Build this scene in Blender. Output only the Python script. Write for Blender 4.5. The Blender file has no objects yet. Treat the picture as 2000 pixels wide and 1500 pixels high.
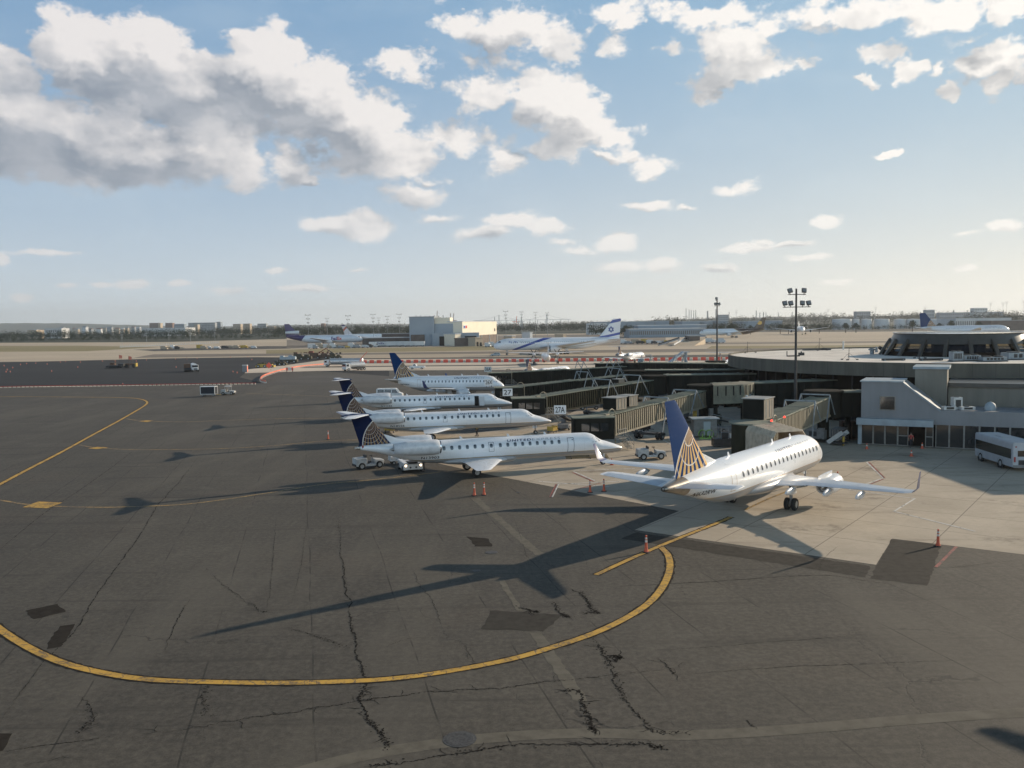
import bpy, bmesh, math, random
import numpy as np
from mathutils import Vector, Matrix
R = math.radians
rnd = random.Random(7)
SC = bpy.context.scene
COL = SC.collection

# ---------------------------------------------------------------- camera
FPX, CAMH, PITCH, ROLL = 1699.35, 15.14, R(3.9564), R(0.84993)
SUN_AZ, SUN_EL = R(58.77), R(17.94)          # azimuth measured from +Y towards +X
cd = bpy.data.cameras.new('camera'); cam = bpy.data.objects.new('camera', cd); COL.objects.link(cam)
cd.sensor_width = 36; cd.lens = 36 * FPX / 2000; cd.clip_start = 0.5; cd.clip_end = 60000
cam.location = (0, 0, CAMH)
cam.matrix_world = Matrix.Translation((0, 0, CAMH)) @ Matrix.Rotation(math.pi / 2 - PITCH, 4, 'X') @ Matrix.Rotation(-ROLL, 4, 'Z')
SC.camera = cam
SC.view_settings.view_transform = 'Standard'; SC.view_settings.look = 'None'
SC.view_settings.exposure = EXPO = 0.18; SC.view_settings.gamma = 1
SC.render.film_transparent = False
cy = SC.cycles
cy.max_bounces = 6; cy.diffuse_bounces = 3; cy.glossy_bounces = 3; cy.transmission_bounces = 4; cy.volume_bounces = 0
cy.transparent_max_bounces = 8; cy.use_adaptive_sampling = True; cy.adaptive_threshold = 0.02; cy.use_denoising = True; cy.sample_clamp_indirect = 6
cy.caustics_reflective = False; cy.caustics_refractive = False

def pray(px, py):
    x, y = px - 1000, py - 750
    cr, sr = math.cos(ROLL), math.sin(ROLL)
    X = x * cr - y * sr; Y = x * sr + y * cr
    c, s = math.cos(PITCH), math.sin(PITCH); u = -Y / FPX
    return Vector((X / FPX, c + s * u, -s + c * u))
def G(px, py, z=0.0):
    """world point at height z seen at photo pixel px, py (a survey of the photograph)"""
    d = pray(px, py); t = (z - CAMH) / d.z
    return Vector((d.x * t, d.y * t, z))
def at_depth(px, depth, z=0.0):
    """point at forward distance depth on the photo column px"""
    d = pray(px, 640); t = depth / d.y
    return Vector((d.x * t, depth, z))

# ---------------------------------------------------------------- node helpers
class X:
    def __init__(s, nt, sock): s.nt = nt; s.k = sock
    def _m(s, op, *o, clamp=False):
        n = s.nt.nodes.new('ShaderNodeMath'); n.operation = op; n.use_clamp = clamp
        for i, v in enumerate((s,) + o):
            if isinstance(v, X): s.nt.links.new(v.k, n.inputs[i])
            else: n.inputs[i].default_value = v
        return X(s.nt, n.outputs[0])
    def __add__(s, o): return s._m('ADD', o)
    __radd__ = __add__
    def __sub__(s, o): return s._m('SUBTRACT', o)
    def __rsub__(s, o): return (s * -1.0) + o
    def __mul__(s, o): return s._m('MULTIPLY', o)
    __rmul__ = __mul__
    def __truediv__(s, o): return s._m('DIVIDE', o)
    def gt(s, o): return s._m('GREATER_THAN', o)
    def lt(s, o): return s._m('LESS_THAN', o)
    def mx(s, o): return s._m('MAXIMUM', o)
    def mn(s, o): return s._m('MINIMUM', o)
    def frac(s): return s._m('FRACT')
    def ab(s): return s._m('ABSOLUTE')
    def sqrt(s): return s._m('SQRT')
    def pw(s, o): return s._m('POWER', o)
    def sin(s): return s._m('SINE')
    def atan2(s, o): return s._m('ARCTAN2', o)
    def clamp(s): return s._m('ADD', 0.0, clamp=True)
    def step(s, a, b):
        n = s.nt.nodes.new('ShaderNodeMapRange'); n.interpolation_type = 'SMOOTHSTEP'
        s.nt.links.new(s.k, n.inputs[0]); n.inputs[1].default_value = a; n.inputs[2].default_value = b
        return X(s.nt, n.outputs[0])
def col4(c): return (c[0], c[1], c[2], 1.0)
def mixc(nt, f, a, b, mode='MIX'):
    n = nt.nodes.new('ShaderNodeMix'); n.data_type = 'RGBA'; n.blend_type = mode
    for i, v in ((0, f), (6, a), (7, b)):
        if isinstance(v, X): nt.links.new(v.k, n.inputs[i])
        elif i == 0: n.inputs[0].default_value = v
        else: n.inputs[i].default_value = col4(v)
    return X(nt, n.outputs[2])
def vmath(nt, op, *o):
    n = nt.nodes.new('ShaderNodeVectorMath'); n.operation = op
    for i, v in enumerate(o):
        if isinstance(v, X): nt.links.new(v.k, n.inputs[i])
        elif op == 'SCALE' and i == 1: pass
        else: n.inputs[i].default_value = v
    if op == 'SCALE':
        if isinstance(o[1], X): nt.links.new(o[1].k, n.inputs[3])
        else: n.inputs[3].default_value = o[1]
    return X(nt, n.outputs[1] if op in ('LENGTH', 'DISTANCE', 'DOT_PRODUCT') else n.outputs[0])
def coords(nt, kind='Object'):
    n = nt.nodes.new('ShaderNodeTexCoord'); return X(nt, n.outputs[kind])
def sep(nt, v):
    n = nt.nodes.new('ShaderNodeSeparateXYZ'); nt.links.new(v.k, n.inputs[0])
    return [X(nt, n.outputs[i]) for i in range(3)]
def comb(nt, x, y, z=0.0):
    n = nt.nodes.new('ShaderNodeCombineXYZ')
    for i, v in enumerate((x, y, z)):
        if isinstance(v, X): nt.links.new(v.k, n.inputs[i])
        else: n.inputs[i].default_value = v
    return X(nt, n.outputs[0])
def noise(nt, v, scale, detail=4, rough=0.5, out=0, dist=0.0, dim='3D'):
    n = nt.nodes.new('ShaderNodeTexNoise'); n.noise_dimensions = dim
    nt.links.new(v.k, n.inputs['Vector']); n.inputs['Scale'].default_value = scale
    n.inputs['Detail'].default_value = detail; n.inputs['Roughness'].default_value = rough
    n.inputs['Distortion'].default_value = dist
    return X(nt, n.outputs[out])
def voro(nt, v, scale, feature='F1', rnd_=1.0, out=0):
    n = nt.nodes.new('ShaderNodeTexVoronoi'); n.feature = feature
    nt.links.new(v.k, n.inputs['Vector']); n.inputs['Scale'].default_value = scale
    n.inputs['Randomness'].default_value = rnd_
    return X(nt, n.outputs[out])
def mapping(nt, v, loc=(0, 0, 0), rot=(0, 0, 0), scale=(1, 1, 1)):
    n = nt.nodes.new('ShaderNodeMapping'); nt.links.new(v.k, n.inputs[0])
    n.inputs[1].default_value = loc; n.inputs[2].default_value = rot; n.inputs[3].default_value = scale
    return X(nt, n.outputs[0])

MATS = {}
def new_mat(name, rough=0.6, metal=0.0, spec=0.5, coat=0.0):
    m = bpy.data.materials.new(name); m.use_nodes = True; MATS[name] = m
    b = m.node_tree.nodes['Principled BSDF']
    b.inputs['Roughness'].default_value = rough; b.inputs['Metallic'].default_value = metal
    b.inputs['Specular IOR Level'].default_value = spec; b.inputs['Coat Weight'].default_value = coat
    return m, m.node_tree, b
def setc(nt, b, c, inp='Base Color'):
    if isinstance(c, X): nt.links.new(c.k, b.inputs[inp])
    elif isinstance(c, (int, float)): b.inputs[inp].default_value = c
    else: b.inputs[inp].default_value = col4(c)
def bump(nt, b, h, strength=0.3, dist=0.02):
    n = nt.nodes.new('ShaderNodeBump'); n.inputs['Strength'].default_value = strength
    n.inputs['Distance'].default_value = dist; nt.links.new(h.k, n.inputs['Height'])
    nt.links.new(n.outputs[0], b.inputs['Normal'])
def worn(name, c, rough=0.6, metal=0.0, amt=0.25, scale=1.2, spec=0.5, coat=0.0, streak=False):
    """a painted / plain surface with faint grime variation"""
    m, nt, b = new_mat(name, rough, metal, spec, coat)
    v = coords(nt)
    if streak: v = mapping(nt, v, scale=(1, 1, 0.15))
    n = noise(nt, v, scale, 6, 0.6)
    setc(nt, b, mixc(nt, n.step(0.35, 0.75), c, tuple(k * (1 - amt) for k in c)))
    setc(nt, b, n * 0.25 + (rough - 0.12), 'Roughness')
    return m

# ---------------------------------------------------------------- world: sky with broken cumulus
def build_world():
    w = bpy.data.worlds.new('World'); SC.world = w; w.use_nodes = True
    nt = w.node_tree; nt.nodes.clear()
    out = nt.nodes.new('ShaderNodeOutputWorld'); bg = nt.nodes.new('ShaderNodeBackground')
    bg.inputs['Strength'].default_value = 0.1
    nt.links.new(bg.outputs[0], out.inputs[0])
    sky = nt.nodes.new('ShaderNodeTexSky'); sky.sky_type = 'NISHITA'; sky.sun_disc = False
    sky.sun_elevation = SUN_EL; sky.sun_rotation = SUN_AZ
    sky.air_density = 1.0; sky.dust_density = 0.6; sky.ozone_density = 2.0; sky.altitude = 0
    SK = X(nt, sky.outputs[0])
    D = coords(nt, 'Generated')
    x, y, z = sep(nt, D)
    # azimuth (0 = ahead, degrees) and elevation (degrees)
    az = x.atan2(y) * (180 / math.pi)
    el = z.mx(-0.99).mn(0.99)._m('ARCSINE') * (180 / math.pi)
    P0 = comb(nt, az, el, 0.0)
    # cloud blobs: photo px centre + radii, converted to azimuth / elevation
    CL = CLOUDS
    def azel(px, py):
        d = pray(px, py).normalized(); return math.degrees(math.atan2(d.x, d.y)), math.degrees(math.asin(d.z))
    # node group: blob field
    def blob_group(name, L_):
        g = bpy.data.node_groups.new(name, 'ShaderNodeTree')
        g.interface.new_socket('P', in_out='INPUT', socket_type='NodeSocketVector')
        g.interface.new_socket('F', in_out='OUTPUT', socket_type='NodeSocketFloat')
        gi = g.nodes.new('NodeGroupInput'); go = g.nodes.new('NodeGroupOutput')
        GP = X(g, gi.outputs[0]); acc = None
        for (px, py, rx, ry, rot, amp) in L_:
            a, e = azel(px, py); a2, _ = azel(px + rx, py); _, e2 = azel(px, py - ry)
            ra, re = max(abs(a2 - a), .1), max(abs(e2 - e), .1)
            L = vmath(g, 'LENGTH', vmath(g, 'MULTIPLY_ADD', GP, (1 / ra, 1 / re, 0), (-a / ra, -e / re, 0)))
            kk = (min(1.6, (0.5 if ry <= 24 else 0.35) + 0.22 * min(ra, re * 1.3)) if name == 'cloud_cover' else 1.0) * amp
            f = L._m('MULTIPLY_ADD', -kk, kk)
            if acc is None: acc = f
            else:
                n = g.nodes.new('ShaderNodeMath'); n.operation = 'SMOOTH_MAX'
                g.links.new(acc.k, n.inputs[0]); g.links.new(f.k, n.inputs[1]); n.inputs[2].default_value = 0.12
                acc = X(g, n.outputs[0])
        g.links.new(acc.k, go.inputs[0]); return g
    g = blob_group('cloud_cover', CL); gs = blob_group('cloud_belly', BELLIES + [(x, y + b_ * .6, a_ * .85, b_ * .7, 0, 1.3) for x, y, a_, b_, _, w_ in CLOUDS if b_ <= 30 and y > 270 and x > 500])
    def belly(p):
        n = nt.nodes.new('ShaderNodeGroup'); n.node_tree = gs; nt.links.new(p.k, n.inputs[0]); return X(nt, n.outputs[0])
    def cover(p):
        n = nt.nodes.new('ShaderNodeGroup'); n.node_tree = g; nt.links.new(p.k, n.inputs[0]); return X(nt, n.outputs[0])
    # domain warp
    wn = noise(nt, mapping(nt, P0, scale=(1, 1.25, 1)), 0.33, 3, 0.55, out=1)
    warp = vmath(nt, 'MULTIPLY', vmath(nt, 'SUBTRACT', wn, (0.5, 0.5, 0.5)), (4.2, 2.8, 0))
    wn2 = noise(nt, mapping(nt, P0, scale=(1, 1.4, 1)), 1.4, 4, 0.62, out=1)
    warp = vmath(nt, 'ADD', warp, vmath(nt, 'MULTIPLY', vmath(nt, 'SUBTRACT', wn2, (0.5, 0.5, 0.5)), (1.3, 0.95, 0)))
    elf = el.mx(0).step(0, 18)                       # clouds get finer towards the horizon
    P = vmath(nt, 'ADD', P0, vmath(nt, 'SCALE', warp, elf * 0.85 + 0.2))
    def fb(p, det=8):
        q = mapping(nt, p, scale=(1, 1.5, 1))
        a = noise(nt, q, 0.5, det, 0.55)
        b = voro(nt, vmath(nt, 'ADD', q, vmath(nt, 'SCALE', wn2, 0.7)), 0.55, 'SMOOTH_F1')
        c = voro(nt, vmath(nt, 'ADD', q, vmath(nt, 'SCALE', wn2, 0.4)), 1.35, 'SMOOTH_F1')
        r = (a - 0.5) * 0.8 - (b - 0.42) * 0.5 - (c - 0.42) * 0.17
        if det > 6: r = r - (voro(nt, vmath(nt, 'ADD', q, vmath(nt, 'SCALE', wn2, 0.25)), 3.2, 'F1') - 0.42) * 0.06
        return r
    f0 = cover(P); n0 = fb(P0, 10)
    d0 = f0 + n0 * (el.step(3, 15) * 0.55 + 0.45)
    f1 = cover(vmath(nt, 'ADD', P, (2.1, 1.5, 0)))
    n1 = fb(vmath(nt, 'ADD', P0, (0.34, 0.30, 0)), 7)
    wisp = noise(nt, mapping(nt, P0, scale=(1, 1.6, 1)), 3.0, 8, 0.7)
    alpha = (d0 + (wisp - 0.5) * 0.28).step(-0.03, 0.27)
    big = (f0 - f1) * 1.1
    det = (n0 - n1) * 1.15
    thick = d0.step(0.10, 1.0)
    bel = belly(P)
    shade = big * 0.95 + det * 1.25 + 0.74 - thick * 0.48 - (bel + n0 * 0.7).step(-0.1, 1.05) * 0.62 + n1 * 0.25
    shade = shade.mx(0.0).mn(1.0)
    warm = az.step(-30, 35)
    bright = mixc(nt, warm, (7.5, 7.2, 7.1), (9.2, 8.8, 8.3))
    dk = noise(nt, mapping(nt, P, scale=(1, 1.7, 1)), 0.3, 5, 0.5).step(0.3, 0.72)
    dark = mixc(nt, dk, mixc(nt, warm, (2.35, 2.75, 3.35), (3.5, 3.6, 3.8)), mixc(nt, warm, (3.9, 4.15, 4.6), (5.4, 5.4, 5.4)))
    ccol = mixc(nt, shade, dark, bright)
    # distance veils low clouds
    veil = el.step(0.5, 10.0)
    # aerial whitening of the sky towards the horizon, natural deep blue overhead
    wr = az.step(-25, 45)
    t1 = (el.mx(0) * -0.09)._m('EXPONENT')
    low = mixc(nt, wr, (6.3, 7.0, 7.3), (9.0, 8.3, 6.8))
    mid = mixc(nt, wr, (0.95, 2.5, 4.6), (1.7, 3.9, 6.0))
    grad = mixc(nt, t1, mid, low)
    # milky patches of high haze
    mk = noise(nt, mapping(nt, P0, scale=(1, 2.2, 1)), 0.09, 4, 0.6).step(0.45, 0.7)
    grad = mixc(nt, mk * 0.13, grad, (6.2, 7.0, 7.4))
    skyc = mixc(nt, el.step(24, 42), grad, mixc(nt, 1.0, SK, (0.42, 0.46, 0.47), 'MULTIPLY'))
    skyc = mixc(nt, el.step(-1.5, 0.0), (1.5, 1.5, 1.4), skyc)
    # the sunlit side of the sky, opposite the sun, behind the camera
    back = (y * -1.0).step(-0.05, 0.55) * (1.0 - el.step(28, 48))
    skyc = mixc(nt, 1.0, skyc, comb(nt, back * 1.25 + 1.0, back * 1.15 + 1.0, back * 1.0 + 1.0), 'MULTIPLY')
    fin = mixc(nt, alpha * (veil * 0.36 + 0.62), skyc, ccol)
    # keep the underside of the world plain
    nt.links.new(fin.k, bg.inputs['Color'])
CLOUDS = [
 (270,200,110,60,0,1),(560,330,60,30,0,.7),(860,250,50,30,0,.5),(700,150,40,25,0,.4),(1020,130,50,22,0,.4),(1130,60,30,20,0,.5),(1320,90,30,16,0,.4),(1560,120,30,12,0,.5),(1100,470,40,10,0,.6),(1180,300,40,14,0,.7),(1340,405,26,8,0,.6),(1490,470,30,8,0,.6),(700,525,30,6,0,.6),(130,560,30,6,0,.6),(840,350,50,12,0,.5),
 (180,110,120,105,0,1),(300,110,130,85,0,1),(400,180,130,90,0,1),(520,130,105,95,0,1),(600,190,130,95,0,1),(700,250,110,90,0,1),(770,300,100,60,0,1),(700,320,100,35,0,.8),
 (420,230,180,70,0,1),(20,240,150,115,0,1),(150,270,170,110,0,1),(290,300,190,70,0,1),(400,290,120,75,0,1),(180,335,150,38,0,1),(480,330,60,42,0,.8),(555,305,45,38,0,.7),(610,342,22,12,0,1),(30,150,70,60,0,.8),(0,300,110,30,0,.8),
 (800,130,62,34,0,.8),(810,380,90,24,0,.6),(905,270,60,34,0,.6),(980,310,55,42,0,.6),(930,120,60,26,0,.5),
 (900,42,60,28,0,.8),(1000,55,100,55,0,1),(1075,90,62,42,0,1),(1210,28,75,34,0,.9),(1195,85,40,22,0,.5),
 (950,180,80,42,0,.9),(1060,195,105,62,0,1),(1130,240,90,58,0,1),(1095,285,85,32,0,.9),(1205,270,66,26,0,1),(1275,328,60,26,0,1),(1235,300,26,14,0,.8),
 (1430,110,90,70,0,1),(1400,35,80,38,0,.8),(1490,125,78,42,0,1),(1400,165,62,38,0,1),(1500,55,60,36,0,.6),(1310,20,60,22,0,.5),
 (1700,22,200,40,0,1),(1600,35,90,34,0,.8),(1850,25,130,38,0,1),(1985,20,70,42,0,1.2),(1740,112,40,34,0,.9),(1775,140,30,24,0,.8),(1680,160,28,16,0,.9),(1830,140,28,20,0,.8),(1862,178,28,16,0,.8),(1940,110,95,46,0,1),(1965,152,50,30,0,.9),(1880,70,60,26,0,.6),
 (1735,300,36,12,0,1.2),(640,438,62,22,0,1),(710,442,66,34,0,1),(1000,428,66,22,0,.9),(1070,440,56,22,0,.9),(950,455,66,20,0,.7),(860,425,56,13,0,.6),(1200,475,52,22,0,1),(1130,488,56,14,0,.7),(1260,400,70,13,0,.9),(1425,376,52,18,0,.6),(1618,430,42,14,0,.9),
 (1455,482,68,13,0,.9),(1550,474,42,9,0,.9),(1580,502,52,9,0,.9),(1962,442,46,15,0,1),(1890,455,42,9,0,.6),(1290,520,46,20,0,.8),(1220,522,60,15,0,.6),(1400,523,42,12,0,.8),(1885,523,28,9,0,1),(1630,548,40,7,0,.7),
 (80,495,110,8,0,.7),(5,507,22,14,0,1),(258,557,40,13,0,.9),(200,558,26,7,0,.8),(42,582,32,11,0,.9),(540,528,30,10,0,.8),(440,568,40,14,0,.6),(590,562,65,8,0,.9),(350,555,26,7,0,.8),
 (-150,200,200,120,0,1),(2150,100,200,90,0,1),(2300,380,200,50,0,1),(-300,450,200,40,0,.8),(1000,-150,300,60,0,.9),(400,-200,300,60,0,.8),
]
BELLIES = [(960,205,60,22,0,.8),(1110,255,90,30,0,1.1),(1010,300,40,16,0,.9),(1440,140,70,26,0,1.2),(1400,185,50,16,0,1),(1200,60,60,14,0,.9),(830,150,40,12,0,.8),(1600,60,60,14,0,.9),(1870,60,90,22,0,1),(1930,150,70,18,0,1.1),(230,185,170,75,0,1.1),(470,215,190,75,0,1.2),(330,150,120,50,0,.7),(120,300,200,75,0,1.2),(330,340,210,45,0,1.1),(20,170,80,60,0,.8),(0,250,120,90,0,1),(690,300,110,55,0,1.1),(610,240,110,50,0,.8),(560,150,60,40,0,.6),
 (810,385,90,16,0,1),(1010,85,80,45,0,.8),(1075,110,50,30,0,.8),(1040,245,90,40,0,.7),(1150,280,80,28,0,1),(1285,335,45,14,0,.8),(1480,130,62,30,0,1.1),(1400,165,60,30,0,.9),(1700,15,210,36,0,1.1),(1985,15,90,60,0,1.5),(1900,118,60,24,0,1.1),(1960,140,50,24,0,.7),
 (660,452,70,22,0,1),(950,462,60,14,0,1),(1070,455,50,12,0,.6),(1190,490,55,16,0,1),(1460,488,60,8,0,.8),(1970,450,40,10,0,1),(1260,406,55,8,0,.8),(1740,120,30,30,0,.7),(1885,523,30,10,0,1.4)]
build_world() ; SC.world.cycles.sampling_method="MANUAL"; SC.world.cycles.sample_map_resolution=512

# ---------------------------------------------------------------- sun
sd = bpy.data.lights.new('sun', 'SUN'); sd.energy = 5.0; sd.angle = R(0.6); sd.color = (1.0, 0.84, 0.64)
so = bpy.data.objects.new('sun', sd); COL.objects.link(so)
sdir = Vector((math.sin(SUN_AZ) * math.cos(SUN_EL), math.cos(SUN_AZ) * math.cos(SUN_EL), math.sin(SUN_EL)))
so.rotation_euler = sdir.to_track_quat('Z', 'Y').to_euler(); so.location = (60, 30, 60)

# ---------------------------------------------------------------- mesh helpers
class MB:
    def __init__(s): s.v = []; s.f = []; s.m = []
    def add(s, vs, fs, mi=0):
        b = len(s.v); s.v += [tuple(p) for p in vs]
        s.f += [tuple(i + b for i in f) for f in fs]; s.m += [mi] * len(fs); return s
    def box(s, c, d, rz=0.0, mi=0, M=None):
        x, y, z = d[0] / 2, d[1] / 2, d[2] / 2
        vs = [(-x, -y, -z), (x, -y, -z), (x, y, -z), (-x, y, -z), (-x, -y, z), (x, -y, z), (x, y, z), (-x, y, z)]
        T = Matrix.Translation(c) @ (Matrix.Rotation(rz, 4, 'Z') if M is None else M)
        vs = [T @ Vector(p) for p in vs]
        return s.add(vs, [(0, 3, 2, 1), (4, 5, 6, 7), (0, 1, 5, 4), (1, 2, 6, 5), (2, 3, 7, 6), (3, 0, 4, 7)], mi)
    def bar(s, a, b, w, h=None, mi=0):
        a, b = Vector(a), Vector(b); d = b - a
        if h is None: h = w
        M = d.to_track_quat('X', 'Z').to_matrix().to_4x4()
        return s.box((a + b) / 2, (d.length, w, h), mi=mi, M=M)
    def tube(s, a, b, r0, r1=None, n=10, mi=0, caps=True):
        a, b = Vector(a), Vector(b); r1 = r0 if r1 is None else r1
        q = (b - a).to_track_quat('Z', 'Y'); vs = []
        for P, r in ((a, r0), (b, r1)):
            for i in range(n):
                t = 2 * math.pi * i / n; vs.append(P + q @ Vector((math.cos(t) * r, math.sin(t) * r, 0)))
        fs = [(i, (i + 1) % n, n + (i + 1) % n, n + i) for i in range(n)]
        if caps: fs += [tuple(range(n - 1, -1, -1)), tuple(range(n, 2 * n))]
        return s.add(vs, fs, mi)
    def lathe(s, prof, o=(0, 0, 0), axis='Z', n=24, mi=0, cap=False):
        """prof: (t along axis, radius)"""
        vs = []
        for t, r in prof:
            for i in range(n):
                a = 2 * math.pi * i / n; c, d = math.cos(a) * r, math.sin(a) * r
                p = {'Z': (c, d, t), 'X': (t, c, d), 'Y': (c, t, d)}[axis]
                vs.append((p[0] + o[0], p[1] + o[1], p[2] + o[2]))
        fs = [(j * n + i, j * n + (i + 1) % n, (j + 1) * n + (i + 1) % n, (j + 1) * n + i) for j in range(len(prof) - 1) for i in range(n)]
        if cap: fs += [tuple(range(n - 1, -1, -1)), tuple(range((len(prof) - 1) * n, len(prof) * n))]
        return s.add(vs, fs, mi)
    def loft(s, rings, cap0=True, cap1=True, closed=True, mi=0):
        n = len(rings[0]); vs = [p for r in rings for p in r]
        m = n if closed else n - 1
        fs = [(j * n + i, j * n + (i + 1) % n, (j + 1) * n + (i + 1) % n, (j + 1) * n + i) for j in range(len(rings) - 1) for i in range(m)]
        if cap0: fs.append(tuple(range(n - 1, -1, -1)))
        if cap1: fs.append(tuple(range((len(rings) - 1) * n, len(rings) * n)))
        return s.add(vs, fs, mi)
    def prism(s, pts, z0, z1, mi=0):
        n = len(pts); vs = [(p[0], p[1], z0) for p in pts] + [(p[0], p[1], z1) for p in pts]
        return s.add(vs, [tuple(range(n - 1, -1, -1)), tuple(range(n, 2 * n))] + [(i, (i + 1) % n, n + (i + 1) % n, n + i) for i in range(n)], mi)
    def wheel(s, c, r, w, ax=(0, 1, 0), n=20, mi=0, hub=1):
        c = Vector(c); ax = Vector(ax).normalized(); q = ax.to_track_quat('X', 'Z')
        prof = [(-w * .5, r * .55), (-w * .5, r * .86), (-w * .36, r * .97), (0, r), (w * .36, r * .97), (w * .5, r * .86), (w * .5, r * .55)]
        M = Matrix.Translation(c) @ q.to_matrix().to_4x4()
        t = MB(); t.lathe(prof, axis='X', n=n); s.add([M @ Vector(p) for p in t.v], t.f, mi)
        if hub is not None:
            t = MB(); t.lathe([(-w * .42, .001), (-w * .38, r * .3), (-w * .44, r * .56), (w * .44, r * .56), (w * .38, r * .3), (w * .42, .001)], axis='X', n=n)
            s.add([M @ Vector(p) for p in t.v], t.f, hub)
        return s
    def build(s, name, mats, parent=None, smooth=False, loc=None, auto=None, bevel=None):
        me = bpy.data.meshes.new(name); me.from_pydata(s.v, [], s.f)
        if not isinstance(mats, (list, tuple)): mats = [mats]
        for m in mats: me.materials.append(MATS[m] if isinstance(m, str) else m)
        if len(mats) > 1: me.polygons.foreach_set('material_index', [min(i, len(mats) - 1) for i in s.m])
        bm = bmesh.new(); bm.from_mesh(me); bmesh.ops.recalc_face_normals(bm, faces=bm.faces)
        bm.to_mesh(me); bm.free()
        if smooth: me.polygons.foreach_set('use_smooth', [True] * len(me.polygons))
        if auto is not None: me.set_sharp_from_angle(angle=R(auto))
        me.update()
        o = bpy.data.objects.new(name, me); COL.objects.link(o)
        if parent is not None: o.parent = parent
        if loc is not None: o.location = loc
        if bevel:
            b = o.modifiers.new('bevel', 'BEVEL'); b.width = bevel; b.segments = 2; b.limit_method = 'ANGLE'
        return o
def tag(o, label=None, cat=None, group=None, kind=None):
    if label: o['label'] = label
    if cat: o['category'] = cat
    if group: o['group'] = group
    if kind: o['kind'] = kind
    return o
def thing(name, label, cat, loc=(0, 0, 0), rz=0.0, group=None, scale=None):
    o = bpy.data.objects.new(name, None); COL.objects.link(o); o.empty_display_size = 0.5
    o.location = loc; o.rotation_euler = (0, 0, rz)
    if scale: o.scale = scale
    return tag(o, label, cat, group)
def children(o): return [c for c in bpy.data.objects if c.parent == o]
def copy_tree(o, loc=None, rz=None, label=None, cat=None, scale=None, _p=None, group=None, _kids=None):
    if _kids is None:
        _kids = {}
        for c in bpy.data.objects:
            if c.parent: _kids.setdefault(c.parent.name, []).append(c)
    c = o.copy(); COL.objects.link(c); c.parent = _p
    if loc is not None: c.location = loc
    if rz is not None: c.rotation_euler = (0, 0, rz)
    if scale is not None: c.scale = scale
    if _p is None: tag(c, label, cat, group)
    for ch in _kids.get(o.name, []): copy_tree(ch, _p=c, _kids=_kids)
    return c
def struct(o): o['kind'] = 'structure'; return o

_tc = {}
def text2d(s, size=1.0, bold=0.0, space=1.0):
    """flat outline mesh of a word: (verts2d, faces), left aligned, width"""
    k = (s, bold, space)
    if k not in _tc:
        cu = bpy.data.curves.new('t', 'FONT'); cu.body = s; cu.size = 1.0; cu.offset = bold; cu.space_character = space
        cu.resolution_u = 4; cu.fill_mode = 'FRONT'
        ob = bpy.data.objects.new('t', cu); COL.objects.link(ob)
        me = bpy.data.meshes.new_from_object(ob.evaluated_get(bpy.context.evaluated_depsgraph_get()))
        vs = [tuple(v.co) for v in me.vertices]; fs = [tuple(p.vertices) for p in me.polygons]
        bpy.data.objects.remove(ob); bpy.data.curves.remove(cu); bpy.data.meshes.remove(me)
        x0 = min(v[0] for v in vs); y0 = min(v[1] for v in vs)
        _tc[k] = ([(v[0] - x0, v[1] - y0) for v in vs], fs)
    vs, fs = _tc[k]
    w = max(v[0] for v in vs); h = max(v[1] for v in vs)
    return vs, fs, w, h
def slice2d(vs, fs, ys):
    bm = bmesh.new(); bv = [bm.verts.new((v[0], v[1], 0)) for v in vs]
    for f in fs:
        try: bm.faces.new([bv[i] for i in f])
        except ValueError: pass
    for y in ys:
        bmesh.ops.bisect_plane(bm, geom=bm.verts[:] + bm.edges[:] + bm.faces[:], plane_co=(0, y, 0), plane_no=(0, 1, 0))
    bm.verts.index_update()
    o = ([(v.co.x, v.co.y) for v in bm.verts], [tuple(v.index for v in f.verts) for f in bm.faces]); bm.free(); return o
def sign_text(name, s, w, h, mat, parent, M, depth=0.0, bold=0.012):
    """word fitted in w x h, centred at M (its local XY plane)"""
    vs, fs, tw, th = text2d(s, bold=bold)
    mb = MB(); mb.add([M @ Vector(((v[0] / tw - .5) * w, (v[1] / th - .5) * h, depth)) for v in vs], fs)
    return mb.build(name, mat, parent)

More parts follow.
